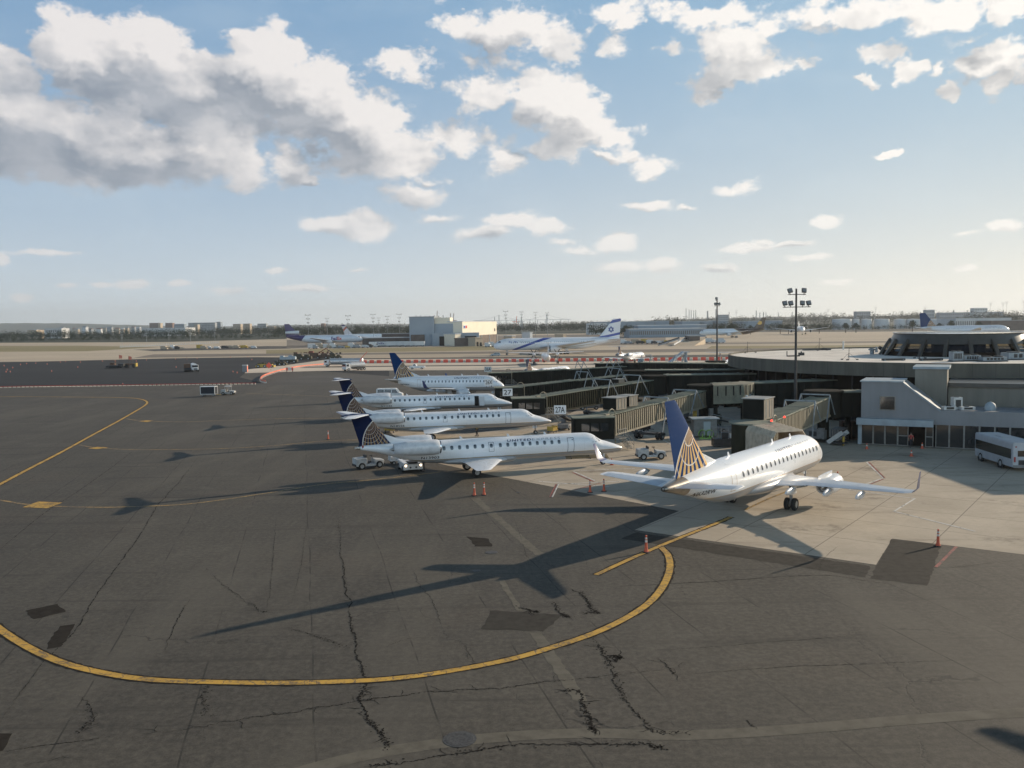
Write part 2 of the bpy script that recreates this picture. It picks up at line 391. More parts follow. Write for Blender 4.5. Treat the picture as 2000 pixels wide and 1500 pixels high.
# ---------------------------------------------------------------- materials
def mat_asphalt():
    m, nt, b = new_mat('asphalt', 0.88, spec=0.34)
    v = coords(nt); vx, vy, vz = sep(nt, v)
    big = noise(nt, v, 0.022, 5, 0.6); mid = noise(nt, v, 0.16, 6, 0.65); fine = noise(nt, v, 3.2, 6, 0.75); grit = noise(nt, v, 16, 4, 0.8)
    # paving lanes laid side by side, each its own batch of asphalt
    a = R(LANE); u = vx * math.cos(a) + vy * math.sin(a) * 1.0
    u = u + (noise(nt, v, 0.08, 2) - 0.5) * 0.5
    cell = (u * (1 / 4.6))._m('FLOOR')
    wn = nt.nodes.new('ShaderNodeTexWhiteNoise'); wn.noise_dimensions = '1D'; nt.links.new(cell.k, wn.inputs['W'])
    lane = X(nt, wn.outputs[0])
    c = mixc(nt, big.step(0.3, 0.7), (0.054, 0.046, 0.034), (0.088, 0.076, 0.057))
    c = mixc(nt, lane * 0.85, c, (0.038, 0.033, 0.026))
    c = mixc(nt, lane.gt(0.72) * 0.35 * big.step(0.35, 0.6), c, (0.12, 0.104, 0.079))
    gr = noise(nt, mapping(nt, v, rot=(0, 0, R(-13.5)), scale=(1.6, 0.16, 1)), 1.0, 6, 0.7)
    c = mixc(nt, gr.step(0.42, 0.72) * 0.5, c, (0.112, 0.098, 0.074))
    c = mixc(nt, mid.step(0.45, 0.75) * 0.6, c, (0.050, 0.044, 0.036))
    c = mixc(nt, mid.step(0.5, 0.28) * 0.35, c, (0.155, 0.138, 0.11))
    # rusty / oily blotches
    oil = noise(nt, mapping(nt, v, loc=(31, 7, 0), scale=(1, 0.7, 1)), 0.075, 5, 0.7)
    c = mixc(nt, oil.step(0.5, 0.66) * 0.7, c, (0.036, 0.031, 0.024))
    rust = noise(nt, mapping(nt, v, loc=(-13, 57, 0)), 0.05, 6, 0.7)
    c = mixc(nt, rust.step(0.52, 0.68) * 0.5, c, (0.105, 0.078, 0.052))
    spk = fine.step(0.35, 0.7); c = mixc(nt, 0.42, c, mixc(nt, spk, (0.032, 0.028, 0.024), (0.155, 0.138, 0.112)))
    c = mixc(nt, grit.step(0.45, 0.7) * 0.25, c, (0.2, 0.19, 0.175))
    # tyre-rubber streaks running across the stand
    st = noise(nt, mapping(nt, v, rot=(0, 0, R(-12)), scale=(0.03, 0.7, 1)), 1.0, 5, 0.7)
    c = mixc(nt, st.step(0.52, 0.72) * 0.6, c, (0.034, 0.03, 0.025))
    # crack network: three scales
    wob = vmath(nt, 'SCALE', vmath(nt, 'SUBTRACT', noise(nt, v, 0.35, 5, 0.7, out=1), (.5, .5, .5)), 3.2)
    vv = vmath(nt, 'ADD', v, wob)
    e1 = voro(nt, mapping(nt, vv, rot=(0, 0, R(25)), scale=(1, .45, 0)), 0.11, 'DISTANCE_TO_EDGE')
    wob2 = vmath(nt, 'SCALE', vmath(nt, 'SUBTRACT', noise(nt, v, 1.2, 5, 0.7, out=1), (.5, .5, .5)), 1.1)
    e2 = voro(nt, mapping(nt, vmath(nt, 'ADD', v, wob2), scale=(1, 1, 0)), 0.33, 'DISTANCE_TO_EDGE')
    present = noise(nt, v, 0.09, 4, 0.6).step(0.46, 0.6); present2 = noise(nt, mapping(nt, v, loc=(9, 3, 0)), 0.12, 4, 0.6).step(0.55, 0.66)
    k = e1.step(0.0045, 0.0008) * present * 0.5
    k2 = e2.step(0.009, 0.001) * present2 * 0.35
    k = k.mx(k2)
    # straight seams between paving lanes
    sm = ((u * (1 / 4.6)).frac() - 0.5).ab().gt(0.4915) * noise(nt, v, 0.2, 4, .7).step(0.42, 0.58)
    k = k.mx(sm * 0.7)
    # broad worn zones with soft edges, darker wheel paths
    zn = noise(nt, mapping(nt, v, rot=(0, 0, R(20)), scale=(0.35, 0.06, 1)), 0.35, 4, 0.6)
    c = mixc(nt, zn.step(0.5, 0.66) * 0.4, c, (0.125, 0.111, 0.088))
    c = mixc(nt, k, c, (0.018, 0.016, 0.014))
    setc(nt, b, c); setc(nt, b, fine * 0.2 + 0.72, 'Roughness')
    bump(nt, b, fine * 0.5 + grit * 0.3 - k * 2.0, 0.45, 0.02)
    return m
def mat_concrete():
    m, nt, b = new_mat('concrete', 0.85, spec=0.2)
    v = coords(nt)
    n1 = noise(nt, v, 0.12, 6, 0.65); n2 = noise(nt, v, 2.2, 6, 0.7); st = noise(nt, mapping(nt, v, rot=(0, 0, R(35)), scale=(0.15, 0.9, 1)), 0.6, 5, 0.7)
    c = mixc(nt, n1.step(0.3, 0.7), (0.42, 0.355, 0.275), (0.55, 0.47, 0.37))
    c = mixc(nt, n2.step(0.4, 0.75) * 0.35, c, (0.34, 0.285, 0.22))
    c = mixc(nt, st.step(0.52, 0.7) * 0.6, c, (0.24, 0.2, 0.16))
    oil = noise(nt, mapping(nt, v, loc=(5, 77, 0)), 0.16, 6, 0.72)
    c = mixc(nt, oil.step(0.56, 0.68) * 0.65, c, (0.15, 0.128, 0.1))
    # slab joints
    q = mapping(nt, v, rot=(0, 0, R(-SLAB))); qx, qy, qz = sep(nt, q)
    jx = ((qx / 6.1).frac() - 0.5).ab(); jy = ((qy / 6.1).frac() - 0.5).ab()
    j = jx.mx(jy).step(0.4925, 0.4985)
    slab = voro(nt, mapping(nt, q, scale=(1 / 6.1, 1 / 6.1, 0)), 1.0, 'F1', 0.0, out=1)
    sv = sep(nt, slab)[0]
    c = mixc(nt, sv * 0.22, c, (0.36, 0.31, 0.25))
    c = mixc(nt, j * 0.75, c, (0.075, 0.068, 0.06))
    setc(nt, b, c); bump(nt, b, n2 * 0.4 - j * 2.0, 0.25, 0.02)
    return m
def mat_field(name, c1, c2, c3, s=0.02, stretch=0.25, rough=0.9):
    m, nt, b = new_mat(name, rough, spec=0.2)
    v = coords(nt); q = mapping(nt, v, scale=(stretch, 1, 1))
    n1 = noise(nt, q, s, 6, 0.65); n2 = noise(nt, q, s * 7, 6, 0.7)
    c = mixc(nt, n1.step(0.35, 0.65), c1, c2); c = mixc(nt, n2.step(0.52, 0.72) * 0.7, c, c3)
    setc(nt, b, c); return m
LANE, SLAB = 13.5, -37
mat_asphalt(); mat_concrete()
mat_field('asphalt_new', (0.03, 0.03, 0.032), (0.04, 0.04, 0.042), (0.052, 0.05, 0.05), 0.03)
mat_field('asphalt_mid', (0.095, 0.088, 0.08), (0.115, 0.107, 0.097), (0.07, 0.066, 0.06), 0.05)
mat_field('concrete_far', (0.44, 0.36, 0.27), (0.54, 0.45, 0.34), (0.34, 0.28, 0.21), 0.02)
mat_field('concrete_white', (0.55, 0.47, 0.38), (0.64, 0.55, 0.45), (0.43, 0.37, 0.3), 0.03)
mat_field('runway', (0.2, 0.17, 0.14), (0.26, 0.22, 0.18), (0.15, 0.13, 0.11), 0.012)
mat_field('dry_grass', (0.24, 0.2, 0.1), (0.3, 0.25, 0.14), (0.16, 0.15, 0.06), 0.012)
mat_field('scrub', (0.028, 0.036, 0.022), (0.045, 0.05, 0.032), (0.08, 0.075, 0.05), 0.01)
mat_field('far_land', (0.03, 0.042, 0.03), (0.055, 0.065, 0.048), (0.1, 0.1, 0.085), 0.004)
mat_field('hill', (0.05, 0.07, 0.055), (0.07, 0.085, 0.07), (0.10, 0.11, 0.1), 0.002)
def mat_line(name, c, wear=0.5):
    m, nt, b = new_mat(name, 0.7, spec=0.4)
    v = coords(nt); n = noise(nt, v, 5.0, 6, 0.75); n0 = noise(nt, v, 0.7, 4, 0.6)
    e = voro(nt, vmath(nt, 'ADD', v, vmath(nt, 'SCALE', noise(nt, v, 2.0, 4, .6, out=1), 0.6)), 0.8, 'DISTANCE_TO_EDGE')
    f = (n + n0 * 0.5).step(0.8 - 0.12 * wear, 1.0 - 0.12 * wear) * (0.5 + wear * 0.5)
    c2 = mixc(nt, n0.step(0.3, 0.7), c, tuple(k * 0.78 for k in c))
    setc(nt, b, mixc(nt, f.mx(e.step(0.03, 0.008) * 0.8), c2, (0.09, 0.083, 0.075)))
    bump(nt, b, n, 0.2, 0.01); return m
mat_line('paint_yellow', (0.62, 0.36, 0.06), 0.6); mat_line('paint_yellow_old', (0.42, 0.27, 0.09), 1.0)
mat_line('paint_white', (0.72, 0.69, 0.64), 0.2); mat_line('paint_red', (0.4, 0.13, 0.1), 0.8)
worn('tar', (0.026, 0.023, 0.02), 0.9, spec=.1, amt=0.4, scale=4)
worn('patch_dark', (0.056, 0.05, 0.042), 0.9, spec=.15, amt=0.3, scale=2.0); worn('patch_light', (0.15, 0.135, 0.108), 0.9, spec=.2, amt=0.3, scale=1.5)
worn('cast_iron', (0.09, 0.085, 0.08), 0.6, metal=0.3, amt=0.5, scale=9)
worn('stain', (0.034, 0.028, 0.022), 0.9, spec=.12, amt=0.4, scale=2)

# ---------------------------------------------------------------- ground
def sheet(name, pts, z, mat, label=None):
    mb = MB(); mb.add([(p[0], p[1], z) for p in pts], [tuple(range(len(pts)))])
    return struct(mb.build(name, mat))
def gsheet(name, px, z, mat): return sheet(name, [G(*p) for p in px], z, mat)
base = MB()
xs = [-14000, -3000, -900, -300, -100, 0, 100, 300, 900, 3000, 14000]; ys = [-400, -50, 0, 60, 140, 300, 700, 1500, 3500, 16000]
base.add([(x, y, 0) for y in ys for x in xs], [(j * 11 + i, j * 11 + i + 1, (j + 1) * 11 + i + 1, (j + 1) * 11 + i) for j in range(9) for i in range(10)])
struct(base.build('ground', 'asphalt'))
# far terrain bands (left / right edges run past the frame)
def band(name, left, mid, right, left2, mid2, right2, z, mat):
    gsheet(name, [left, mid, right, right2, mid2, left2], z, mat)
def far_sheet(name, x0, x1, y0, y1, z, mat):
    sheet(name, [(x0, y0), (x1, y0), (x1, y1), (x0, y1)], z, mat)
far_sheet('countryside', -13900, 13900, 1250, 15900, 0.03, 'far_land')
gsheet('scrubland', [(-300, 671), (330, 668), (560, 662), (560, 655), (330, 655.5), (-300, 657.5)], 0.05, 'scrub')
gsheet('airfield_ground', [(-500, 711), (330, 704), (700, 700), (1450, 692), (2500, 684), (2500, 639), (1700, 648), (1100, 650), (520, 659), (330, 667), (-500, 673)], 0.01, 'concrete_far')
gsheet('grass_strip', [(-500, 690), (170, 686), (310, 678), (150, 675), (-500, 678)], 0.02, 'dry_grass')
gsheet('grass_infield', [(520, 693), (640, 689), (980, 684), (960, 676), (780, 679), (520, 683.5)], 0.02, 'dry_grass')
gsheet('grass_verge', [(1380, 681), (2300, 676), (2300, 671), (1390, 676)], 0.024, 'dry_grass')
gsheet('runway', [(260, 699), (700, 693), (1300, 688), (2400, 678), (2400, 673.5), (1300, 682), (1000, 686), (640, 690), (300, 692)], 0.028, 'runway')
gsheet('taxiway_dark', [(300, 686), (470, 683), (560, 681), (650, 677), (520, 676), (440, 678.5), (260, 683)], 0.032, 'asphalt_mid')
gsheet('far_taxiway', [(1150, 675), (2300, 664), (2300, 661), (1150, 671.5)], 0.032, 'runway')
gsheet('cargo_apron', [(560, 679.5), (700, 677.5), (1000, 674), (1300, 669), (1300, 652), (1000, 655), (740, 660), (560, 664)], 0.036, 'runway')
# construction area, fresh black paving
gsheet('new_paving', [(-700, 760), (0, 755), (240, 752), (500, 748.5), (515, 748), (468, 737), (480, 728), (600, 722), (760, 735), (760, 700), (640, 699), (500, 697.5), (330, 700), (0, 708), (-700, 716)], 0.012, 'asphalt_new')
gsheet('taxiway', [(478, 729), (620, 724.5), (960, 722.5), (1180, 721), (1600, 716), (1600, 697), (1100, 700), (640, 702), (560, 713), (480, 722)], 0.016, 'concrete_white')
gsheet('service_road', [(560, 718.5), (960, 714.5), (1430, 709), (1430, 707), (960, 712.5), (575, 716.5)], 0.02, 'asphalt_mid')
gsheet('apron_strip', [(470, 752), (760, 752), (1060, 748), (1440, 742), (1440, 726), (1000, 730), (700, 733), (600, 734), (515, 748)], 0.008, 'asphalt_mid')
# concrete stands
conc = [(955, 927), (1326, 998), (1240, 1035), (1711, 1103), (1743, 1052), (2000, 1083), (2900, 1180), (3400, 900), (2400, 800), (1500, 770), (1130, 800), (1060, 830), (920, 846), (760, 842), (800, 880), (842, 902)]
gsheet('concrete_apron', conc, 0.004, 'concrete')

def catmull(P, n=10):
    P = [Vector((p[0], p[1], 0)) for p in P]; out = []
    Q = [P[0] * 2 - P[1]] + P + [P[-1] * 2 - P[-2]]
    for i in range(1, len(Q) - 2):
        for k in range(n):
            t = k / n; a, b, c, d = Q[i - 1], Q[i], Q[i + 1], Q[i + 2]
            out.append(0.5 * ((2 * b) + (c - a) * t + (2 * a - 5 * b + 4 * c - d) * t * t + (3 * b - a - 3 * c + d) * t ** 3))
    out.append(P[-1]); return out
def ribbon(mb, P, w, z, jit=0.0, taper=False):
    n = len(P); vs = []
    for i, p in enumerate(P):
        d = (P[min(i + 1, n - 1)] - P[max(i - 1, 0)]); d = Vector((d.x, d.y, 0)).normalized(); s = Vector((-d.y, d.x, 0))
        ww = w * (1 + jit * rnd.uniform(-1, 1)) / 2
        if taper: ww *= min(1, 4 * i / n + .05, 4 * (n - 1 - i) / n + .05)
        vs += [(p.x + s.x * ww, p.y + s.y * ww, z), (p.x - s.x * ww, p.y - s.y * ww, z)]
    mb.add(vs, [(2 * i, 2 * i + 1, 2 * i + 3, 2 * i + 2) for i in range(n - 1)])
def line(name, px, w, mat, z=0.014, smooth=True, n=12):
    P = [G(*p) for p in px]; P = catmull(P, n) if smooth and len(P) > 2 else [Vector((p.x, p.y, 0)) for p in P]
    if name == 'taxi_line': mb = MB(); ribbon(mb, P, w + .22, z - 0.003, .15); struct(mb.build('line_border', 'stain'))
    mb = MB(); ribbon(mb, P, w, z); return struct(mb.build(name, mat))
turn = [(-160, 1110), (-60, 1180), (0, 1229), (60, 1267), (130, 1297), (220, 1318), (300, 1328), (400, 1332), (550, 1334), (700, 1330), (800, 1322), (900, 1307), (1000, 1287), (1080, 1264), (1160, 1237), (1225, 1206), (1268, 1177), (1295, 1145), (1308, 1112), (1305, 1085), (1290, 1068)]
line('taxi_line', turn, 0.42, 'paint_yellow')
line('taxi_line', [(1164, 1123), (1222, 1096), (1300, 1062), (1400, 1022), (1428, 1010)], 0.34, 'paint_yellow', z=0.018)
line('stand_line', [(1455, 996), (1500, 975), (1545, 957)], 0.26, 'paint_yellow_old', z=0.018)
line('taxi_line', [(-40, 968), (0, 946), (60, 914), (120, 883), (180, 850), (230, 823), (265, 803), (284, 791), (287, 785), (276, 780), (250, 777), (190, 776), (90, 775), (-100, 774)], 0.45, 'paint_yellow')
line('stand_line', [(-30, 974), (0, 977), (50, 985), (110, 989), (200, 991), (280, 989), (360, 985), (450, 974), (560, 957), (640, 945), (740, 936), (860, 922)], 0.3, 'paint_yellow_old')
line('stand_line', [(155, 869), (185, 874), (250, 878), (340, 878), (440, 876), (540, 870), (640, 861), (760, 858)], 0.3, 'paint_yellow_old')
line('stand_line', [(246, 818), (280, 822), (360, 824), (440, 821), (540, 818), (640, 817), (700, 817)], 0.3, 'paint_yellow_old')
line('stand_line', [(480, 768), (560, 771), (660, 775)], 0.3, 'paint_yellow_old')
for pts in ([(44, 991), (75, 980), (122, 982), (92, 993)], [(172, 876), (190, 873), (212, 874), (190, 877.5)], [(270, 823), (285, 821), (300, 822), (288, 824.5)]):
    gsheet('stand_number_plate', pts, 0.022, 'paint_yellow')
# white / red stand boundary lines on the concrete
def wl(px, mat='paint_white', w=0.2): line('stand_marking', px, w, mat, smooth=False, z=0.016)
wl([(1693, 903), (1725, 934), (1687, 947), (1658, 957), (1787, 974), (1746, 999), (1905, 1038)])
wl([(1697, 903), (1728, 934)], 'paint_red', 0.2); wl([(1725, 936), (1690, 950)], 'paint_red', 0.2)
wl([(1075, 971), (1087, 946)], 'paint_red', 0.22); wl([(1078, 971), (1090, 946)], 'paint_white', 0.2); wl([(1088, 946), (1190, 941), (1260, 938)])
wl([(1118, 923), (1160, 941)], 'paint_red', 0.2); wl([(1120, 921), (1162, 939)]); wl([(1120, 958), (1175, 943)], 'paint_red', 0.14)
wl([(1828, 1108), (1868, 1068)], 'paint_red', 0.2); wl([(1120, 920), (1240, 915)]); wl([(1050, 940), (1190, 951)])
wl([(1510, 916), (1580, 925)]); wl([(1180, 790), (1330, 880)]); wl([(900, 838), (1060, 842)], 'paint_white', 0.12)
# repair patches, trenches, dark strip beside the slab
def ragged(P, step=.5, j=.05):
    out = []
    for i in range(len(P)):
        a, b = P[i], P[(i + 1) % len(P)]; n = max(1, min(60, int((b - a).length / step)))
        for k in range(n): out.append(a + (b - a) * k / n + Vector((rnd.uniform(-j, j), rnd.uniform(-j, j), 0)))
    return out
def patch(px, mat, z=0.006): sheet('pavement_patch', ragged([G(*p) for p in px], .35, .07), z, mat)
patch([(959, 1192), (1100, 1201), (1062, 1233), (941, 1229)], 'patch_dark')
patch([(48, 1193), (111, 1180), (130, 1195), (64, 1210)], 'stain', 0.007); patch([(118, 1222), (146, 1219), (122, 1262), (92, 1268), (96, 1250)], 'stain', 0.007); patch([(-60, 1432), (25, 1433), (8, 1466), (-60, 1480)], 'stain', 0.007)
patch([(1712, 1104), (1742, 1053), (1838, 1064), (1812, 1144), (1700, 1130)], 'patch_dark', 0.0075); patch([(1245, 1040), (1700, 1106), (1690, 1128), (1212, 1052)], 'patch_dark', 0.0065)
patch([(921, 974), (935, 973), (1062, 1082), (1045, 1084)], 'patch_light'); patch([(972, 1133), (984, 1132), (1022, 1194), (1010, 1194)], 'patch_light', 0.0068)
patch([(1034, 1235), (1058, 1236), (1128, 1338), (1150, 1372), (1118, 1368)], 'patch_light')
patch([(912, 1048), (955, 1052), (962, 1068), (928, 1067)], 'stain')
mb = MB(); ribbon(mb, catmull([G(*p) for p in [(560, 1515), (700, 1478), (860, 1452), (1000, 1438), (1160, 1432), (1340, 1436), (1560, 1424), (1800, 1404), (2100, 1385)]], 8), 0.75, 0.0062)
struct(mb.build('trench_strip', 'patch_light'))
# long joints and cracks (filled dark)
CR = [([(0, 1412), (90, 1290), (150, 1226), (200, 1145), (262, 1062), (309, 986), (330, 964), (365, 920), (390, 888)], .13, .5),
 ([(-20, 1092), (19, 1057), (90, 1000), (157, 956), (215, 915), (259, 881), (326, 829)], .12, .3),
 ([(660, 1010), (664, 1058), (672, 1120), (684, 1208), (692, 1260), (711, 1320), (706, 1372), (716, 1402), (745, 1430), (756, 1462)], .16, .9),
 ([(255, 1434), (350, 1428), (450, 1410), (560, 1392), (650, 1378), (720, 1366), (820, 1354), (900, 1349), (1010, 1340), (1100, 1330), (1250, 1312), (1350, 1305)], .11, .7),
 ([(0, 1472), (60, 1460), (140, 1450), (255, 1434)], .08, .5), ([(40, 1496), (150, 1476)], .05, .5),
 ([(1170, 1147), (1300, 1141), (1420, 1134), (1600, 1123), (1690, 1134), (1750, 1144)], .12, .5), ([(1600, 1123), (1608, 1092), (1640, 1064)], .06, .4),
 ([(1128, 1155), (1146, 1170), (1156, 1190), (1170, 1197)], .2, .9), ([(1136, 1198), (1175, 1198)], .16, .9), ([(1078, 1176), (1100, 1200), (1112, 1206)], .2, .8),
 ([(1010, 1186), (1040, 1193), (1050, 1196)], .22, .9), ([(1150, 1240), (1170, 1262), (1180, 1276), (1200, 1318), (1215, 1355), (1245, 1395), (1280, 1428), (1340, 1432)], .12, .8),
 ([(1180, 1283), (1210, 1284), (1200, 1292)], .25, .9), ([(1110, 1350), (1128, 1352), (1142, 1390), (1152, 1420), (1166, 1432)], .2, .9),
 ([(1280, 1283), (1310, 1310), (1318, 1318)], .12, .7), ([(1275, 1270), (1400, 1263), (1560, 1250), (1700, 1240)], .06, .4), ([(1300, 1320), (1480, 1306), (1700, 1296), (1912, 1288)], .06, .4),
 ([(885, 925), (1000, 957), (1040, 975)], .05, .3), ([(800, 1105), (820, 1140), (845, 1175), (865, 1230)], .07, .6), ([(400, 1110), (450, 1150), (500, 1190), (520, 1196)], .06, .8),
 ([(315, 1280), (345, 1215), (372, 1170)], .08, .6), ([(150, 1355), (178, 1395), (155, 1432)], .07, .8), ([(540, 1010), (532, 1100), (520, 1195)], .05, .5),
 ([(700, 1500), (810, 1484), (950, 1462), (1060, 1456), (1240, 1452), (1300, 1462)], .14, .8), ([(1455, 1405), (1475, 1425)], .08, .6), ([(400, 1400), (398, 1360), (412, 1320)], .05, .8),
 ([(750, 1268), (790, 1250), (880, 1245)], .04, .6), ([(905, 1262), (935, 1300)], .05, .7), ([(1000, 1000), (1040, 1130)], .03, .4), ([(560, 1225), (610, 1240), (680, 1265)], .05, .8),
 ([(1590, 1100), (1440, 1112), (1300, 1076)], .03, .3), ([(2000, 1093), (1820, 1113)], .06, .3), ([(600, 1010), (590, 1090), (570, 1180)], .04, .4), ([(1040, 975), (1120, 1050), (1160, 1140)], .03, .3)]
mb = MB()
for px, w, j in CR:
    P = catmull([G(*p) for p in px], 44); Q = []; wa = wb = Vector((0, 0, 0))
    for p in P:
        wa = wa * .93 + Vector((rnd.uniform(-1, 1), rnd.uniform(-1, 1), 0)) * .055 * j; wb = wb * .5 + Vector((rnd.uniform(-1, 1), rnd.uniform(-1, 1), 0)) * .05 * j
        Q.append(p + wa + wb)
    ribbon(mb, Q, w * 0.36, 0.0095, 0.95, True)
    if j > .65:
        for _ in range(len(Q) // 22):
            p = rnd.choice(Q); a = rnd.uniform(0, 6.28); R0 = [p]
            for k in range(rnd.randint(3, 6)):
                a += rnd.uniform(-.7, .7); R0.append(R0[-1] + Vector((math.cos(a), math.sin(a), 0)) * 0.16)
            ribbon(mb, R0, w * 0.22, 0.0092, 0.6, True)
for px, w, j in CR:
    if j < .75: continue
    P = catmull([G(*p) for p in px], 24); lump = 0
    for p in P:
        lump = max(0, min(3, lump + rnd.choice((-1, 0, 1))))
        for _ in range(int(lump)):
            c = p + Vector((rnd.gauss(0, .1), rnd.gauss(0, .1), 0)); r_ = rnd.uniform(.012, .045) * (1 + w * 2); n_ = rnd.randint(4, 6); a0 = rnd.uniform(0, 6)
            mb.add([(c.x + math.cos(a0 + 6.283 * i / n_) * r_ * rnd.uniform(.5, 1.3), c.y + math.sin(a0 + 6.283 * i / n_) * r_ * rnd.uniform(.5, 1.3), 0.0088) for i in range(n_)], [tuple(range(n_))])
struct(mb.build('pavement_cracks', 'tar'))
for i, (px, py, r) in enumerate([(898, 1444, .62), (960, 1079, .42), (930, 1115, .28), (1012, 962, .2)]):
    p = G(px, py); o = MB().lathe([(0, .001), (0.012, .001), (0.012, r * .55), (0.016, r * .6), (0.016, r * .82), (0.011, r * .85), (0.011, r), (0, r)], n=28).build('manhole_cover', 'cast_iron', loc=(p.x, p.y, 0.004))
    tag(o, ['large round iron manhole cover at the bottom edge of the tarmac', 'round manhole cover beside the long aircraft shadow', 'small round cover in front of the pointed tailplane shadow', 'tiny pale cover plate left of the striped delineator pair'][i], 'manhole cover', 'covers set in the tarmac')

# ---------------------------------------------------------------- aircraft materials
def expr_mat(name, fn, rough=0.3, metal=0.0, coat=0.35, dirt=0.12, spec=0.5):
    m, nt, b = new_mat(name, rough, metal, spec=spec, coat=coat)
    b.inputs['Coat Roughness'].default_value = 0.12
    v = coords(nt); x, y, z = sep(nt, v)
    c = fn(nt, v, x * -1.0, y, z)
    n = noise(nt, mapping(nt, v, scale=(0.25, 1, 1.6)), 1.6, 6, 0.65); n2 = noise(nt, v, 0.35, 3, 0.5)
    c = mixc(nt, n.step(0.5, 0.8) * dirt * 2.2, c, (0.33, 0.32, 0.30))
    setc(nt, b, c); setc(nt, b, n2 * 0.16 + (rough - 0.08), 'Roughness')
    return m
WHITE = (0.82, 0.83, 0.85); NAVY = (0.002, 0.032, 0.12); GOLD = (0.62, 0.40, 0.17); BELLY = (0.34, 0.34, 0.35)
def fus_mat(name, zline, extra=None, white=WHITE, belly=BELLY, trim=(0.35, 0.24, 0.12)):
    def f(nt, v, s, y, z):
        c = mixc(nt, z.lt(zline(s) if callable(zline) else zline), white, belly)
        d = (z - (zline(s) if callable(zline) else zline)).ab()
        c = mixc(nt, d.lt(0.035), c, trim)
        # faint skin panel joints
        j = ((s / 2.4).frac() - 0.5).ab().gt(0.4965)
        c = mixc(nt, j * 0.35, c, (0.35, 0.35, 0.36))
        if extra: c = extra(nt, c, s, y, z)
        return c
    return expr_mat(name, f, 0.3)
def globe_mat(name, pole, dirv, bc, br, stripes=22, r1=0.9, NAVY=NAVY, GOLD=GOLD):
    """navy fin carrying part of a gold-lined globe"""
    def f(nt, v, s, y, z):
        a = s - pole[0]; h = z - pole[1]
        r2 = a * a + h * h
        dd = (a * dirv[0] + h * dirv[1]).mx(0.02)
        Rk = r2 / (dd * 2.0)
        ang = h.atan2(a)
        st = (ang * (stripes / math.pi)).frac().lt(0.5)
        r = r2.sqrt()
        gcol = mixc(nt, st, NAVY, GOLD)
        lat = ((Rk / r1).frac() - 0.5).ab().gt(0.465)
        gcol = mixc(nt, lat, gcol, (0.62, 0.58, 0.55))
        bd = ((s - bc[0]) * (s - bc[0]) + (z - bc[1]) * (z - bc[1])).sqrt()
        ins = bd.lt(br)
        c = mixc(nt, ins, NAVY, gcol)
        return mixc(nt, (bd - br).ab().lt(0.045), c, (0.66, 0.62, 0.58))
    return expr_mat(name, f, 0.75, coat=0.0, dirt=0.02, spec=.08)
worn('metal_bare', (0.55, 0.54, 0.52), 0.32, metal=0.9, amt=0.25, scale=3)
worn('lip_metal', (0.72, 0.72, 0.73), 0.2, metal=1.0, amt=0.1)
worn('wing_grey', (0.56, 0.59, 0.63), 0.33, amt=0.15, scale=0.8, coat=0.2); worn('tail_white', (0.72, 0.73, 0.75), 0.3, amt=0.1, scale=0.8, coat=0.3)
worn('navy_paint', NAVY, 0.35, amt=0.2, coat=0.3); worn('engine_white', (0.7, 0.71, 0.73), 0.3, amt=0.22, scale=1.4, coat=0.3)
worn('rubber', (0.018, 0.018, 0.019), 0.8, amt=0.4, scale=5); worn('wheel_hub', (0.42, 0.42, 0.42), 0.45, metal=0.4, amt=0.3, scale=8)
worn('gear_metal', (0.3, 0.3, 0.31), 0.45, metal=0.4, amt=0.3, scale=5); worn('black_void', (0.008, 0.008, 0.009), 0.9, amt=0.2)
worn('fan_dark', (0.05, 0.05, 0.055), 0.45, metal=0.6, amt=0.3, scale=9); worn('text_grey', (0.33, 0.36, 0.42), 0.4, amt=0.05)
worn('text_black', (0.02, 0.02, 0.022), 0.4, amt=0.1); worn('line_dark', (0.06, 0.07, 0.1), 0.5, amt=0.1); worn('line_gold', (0.42, 0.3, 0.2), 0.5, amt=0.1)
def glass(name, c, rough=0.06):
    m, nt, b = new_mat(name, rough, spec=0.8, coat=0.5); v = coords(nt); n = noise(nt, v, 2.0, 3)
    setc(nt, b, mixc(nt, n.step(.35, .7), c, tuple(k * 0.6 for k in c))); return m
glass('cabin_glass', (0.085, 0.098, 0.118), 0.25); glass('dark_glass', (0.018, 0.02, 0.022), 0.08); glass('windscreen', (0.03, 0.035, 0.045), 0.05)

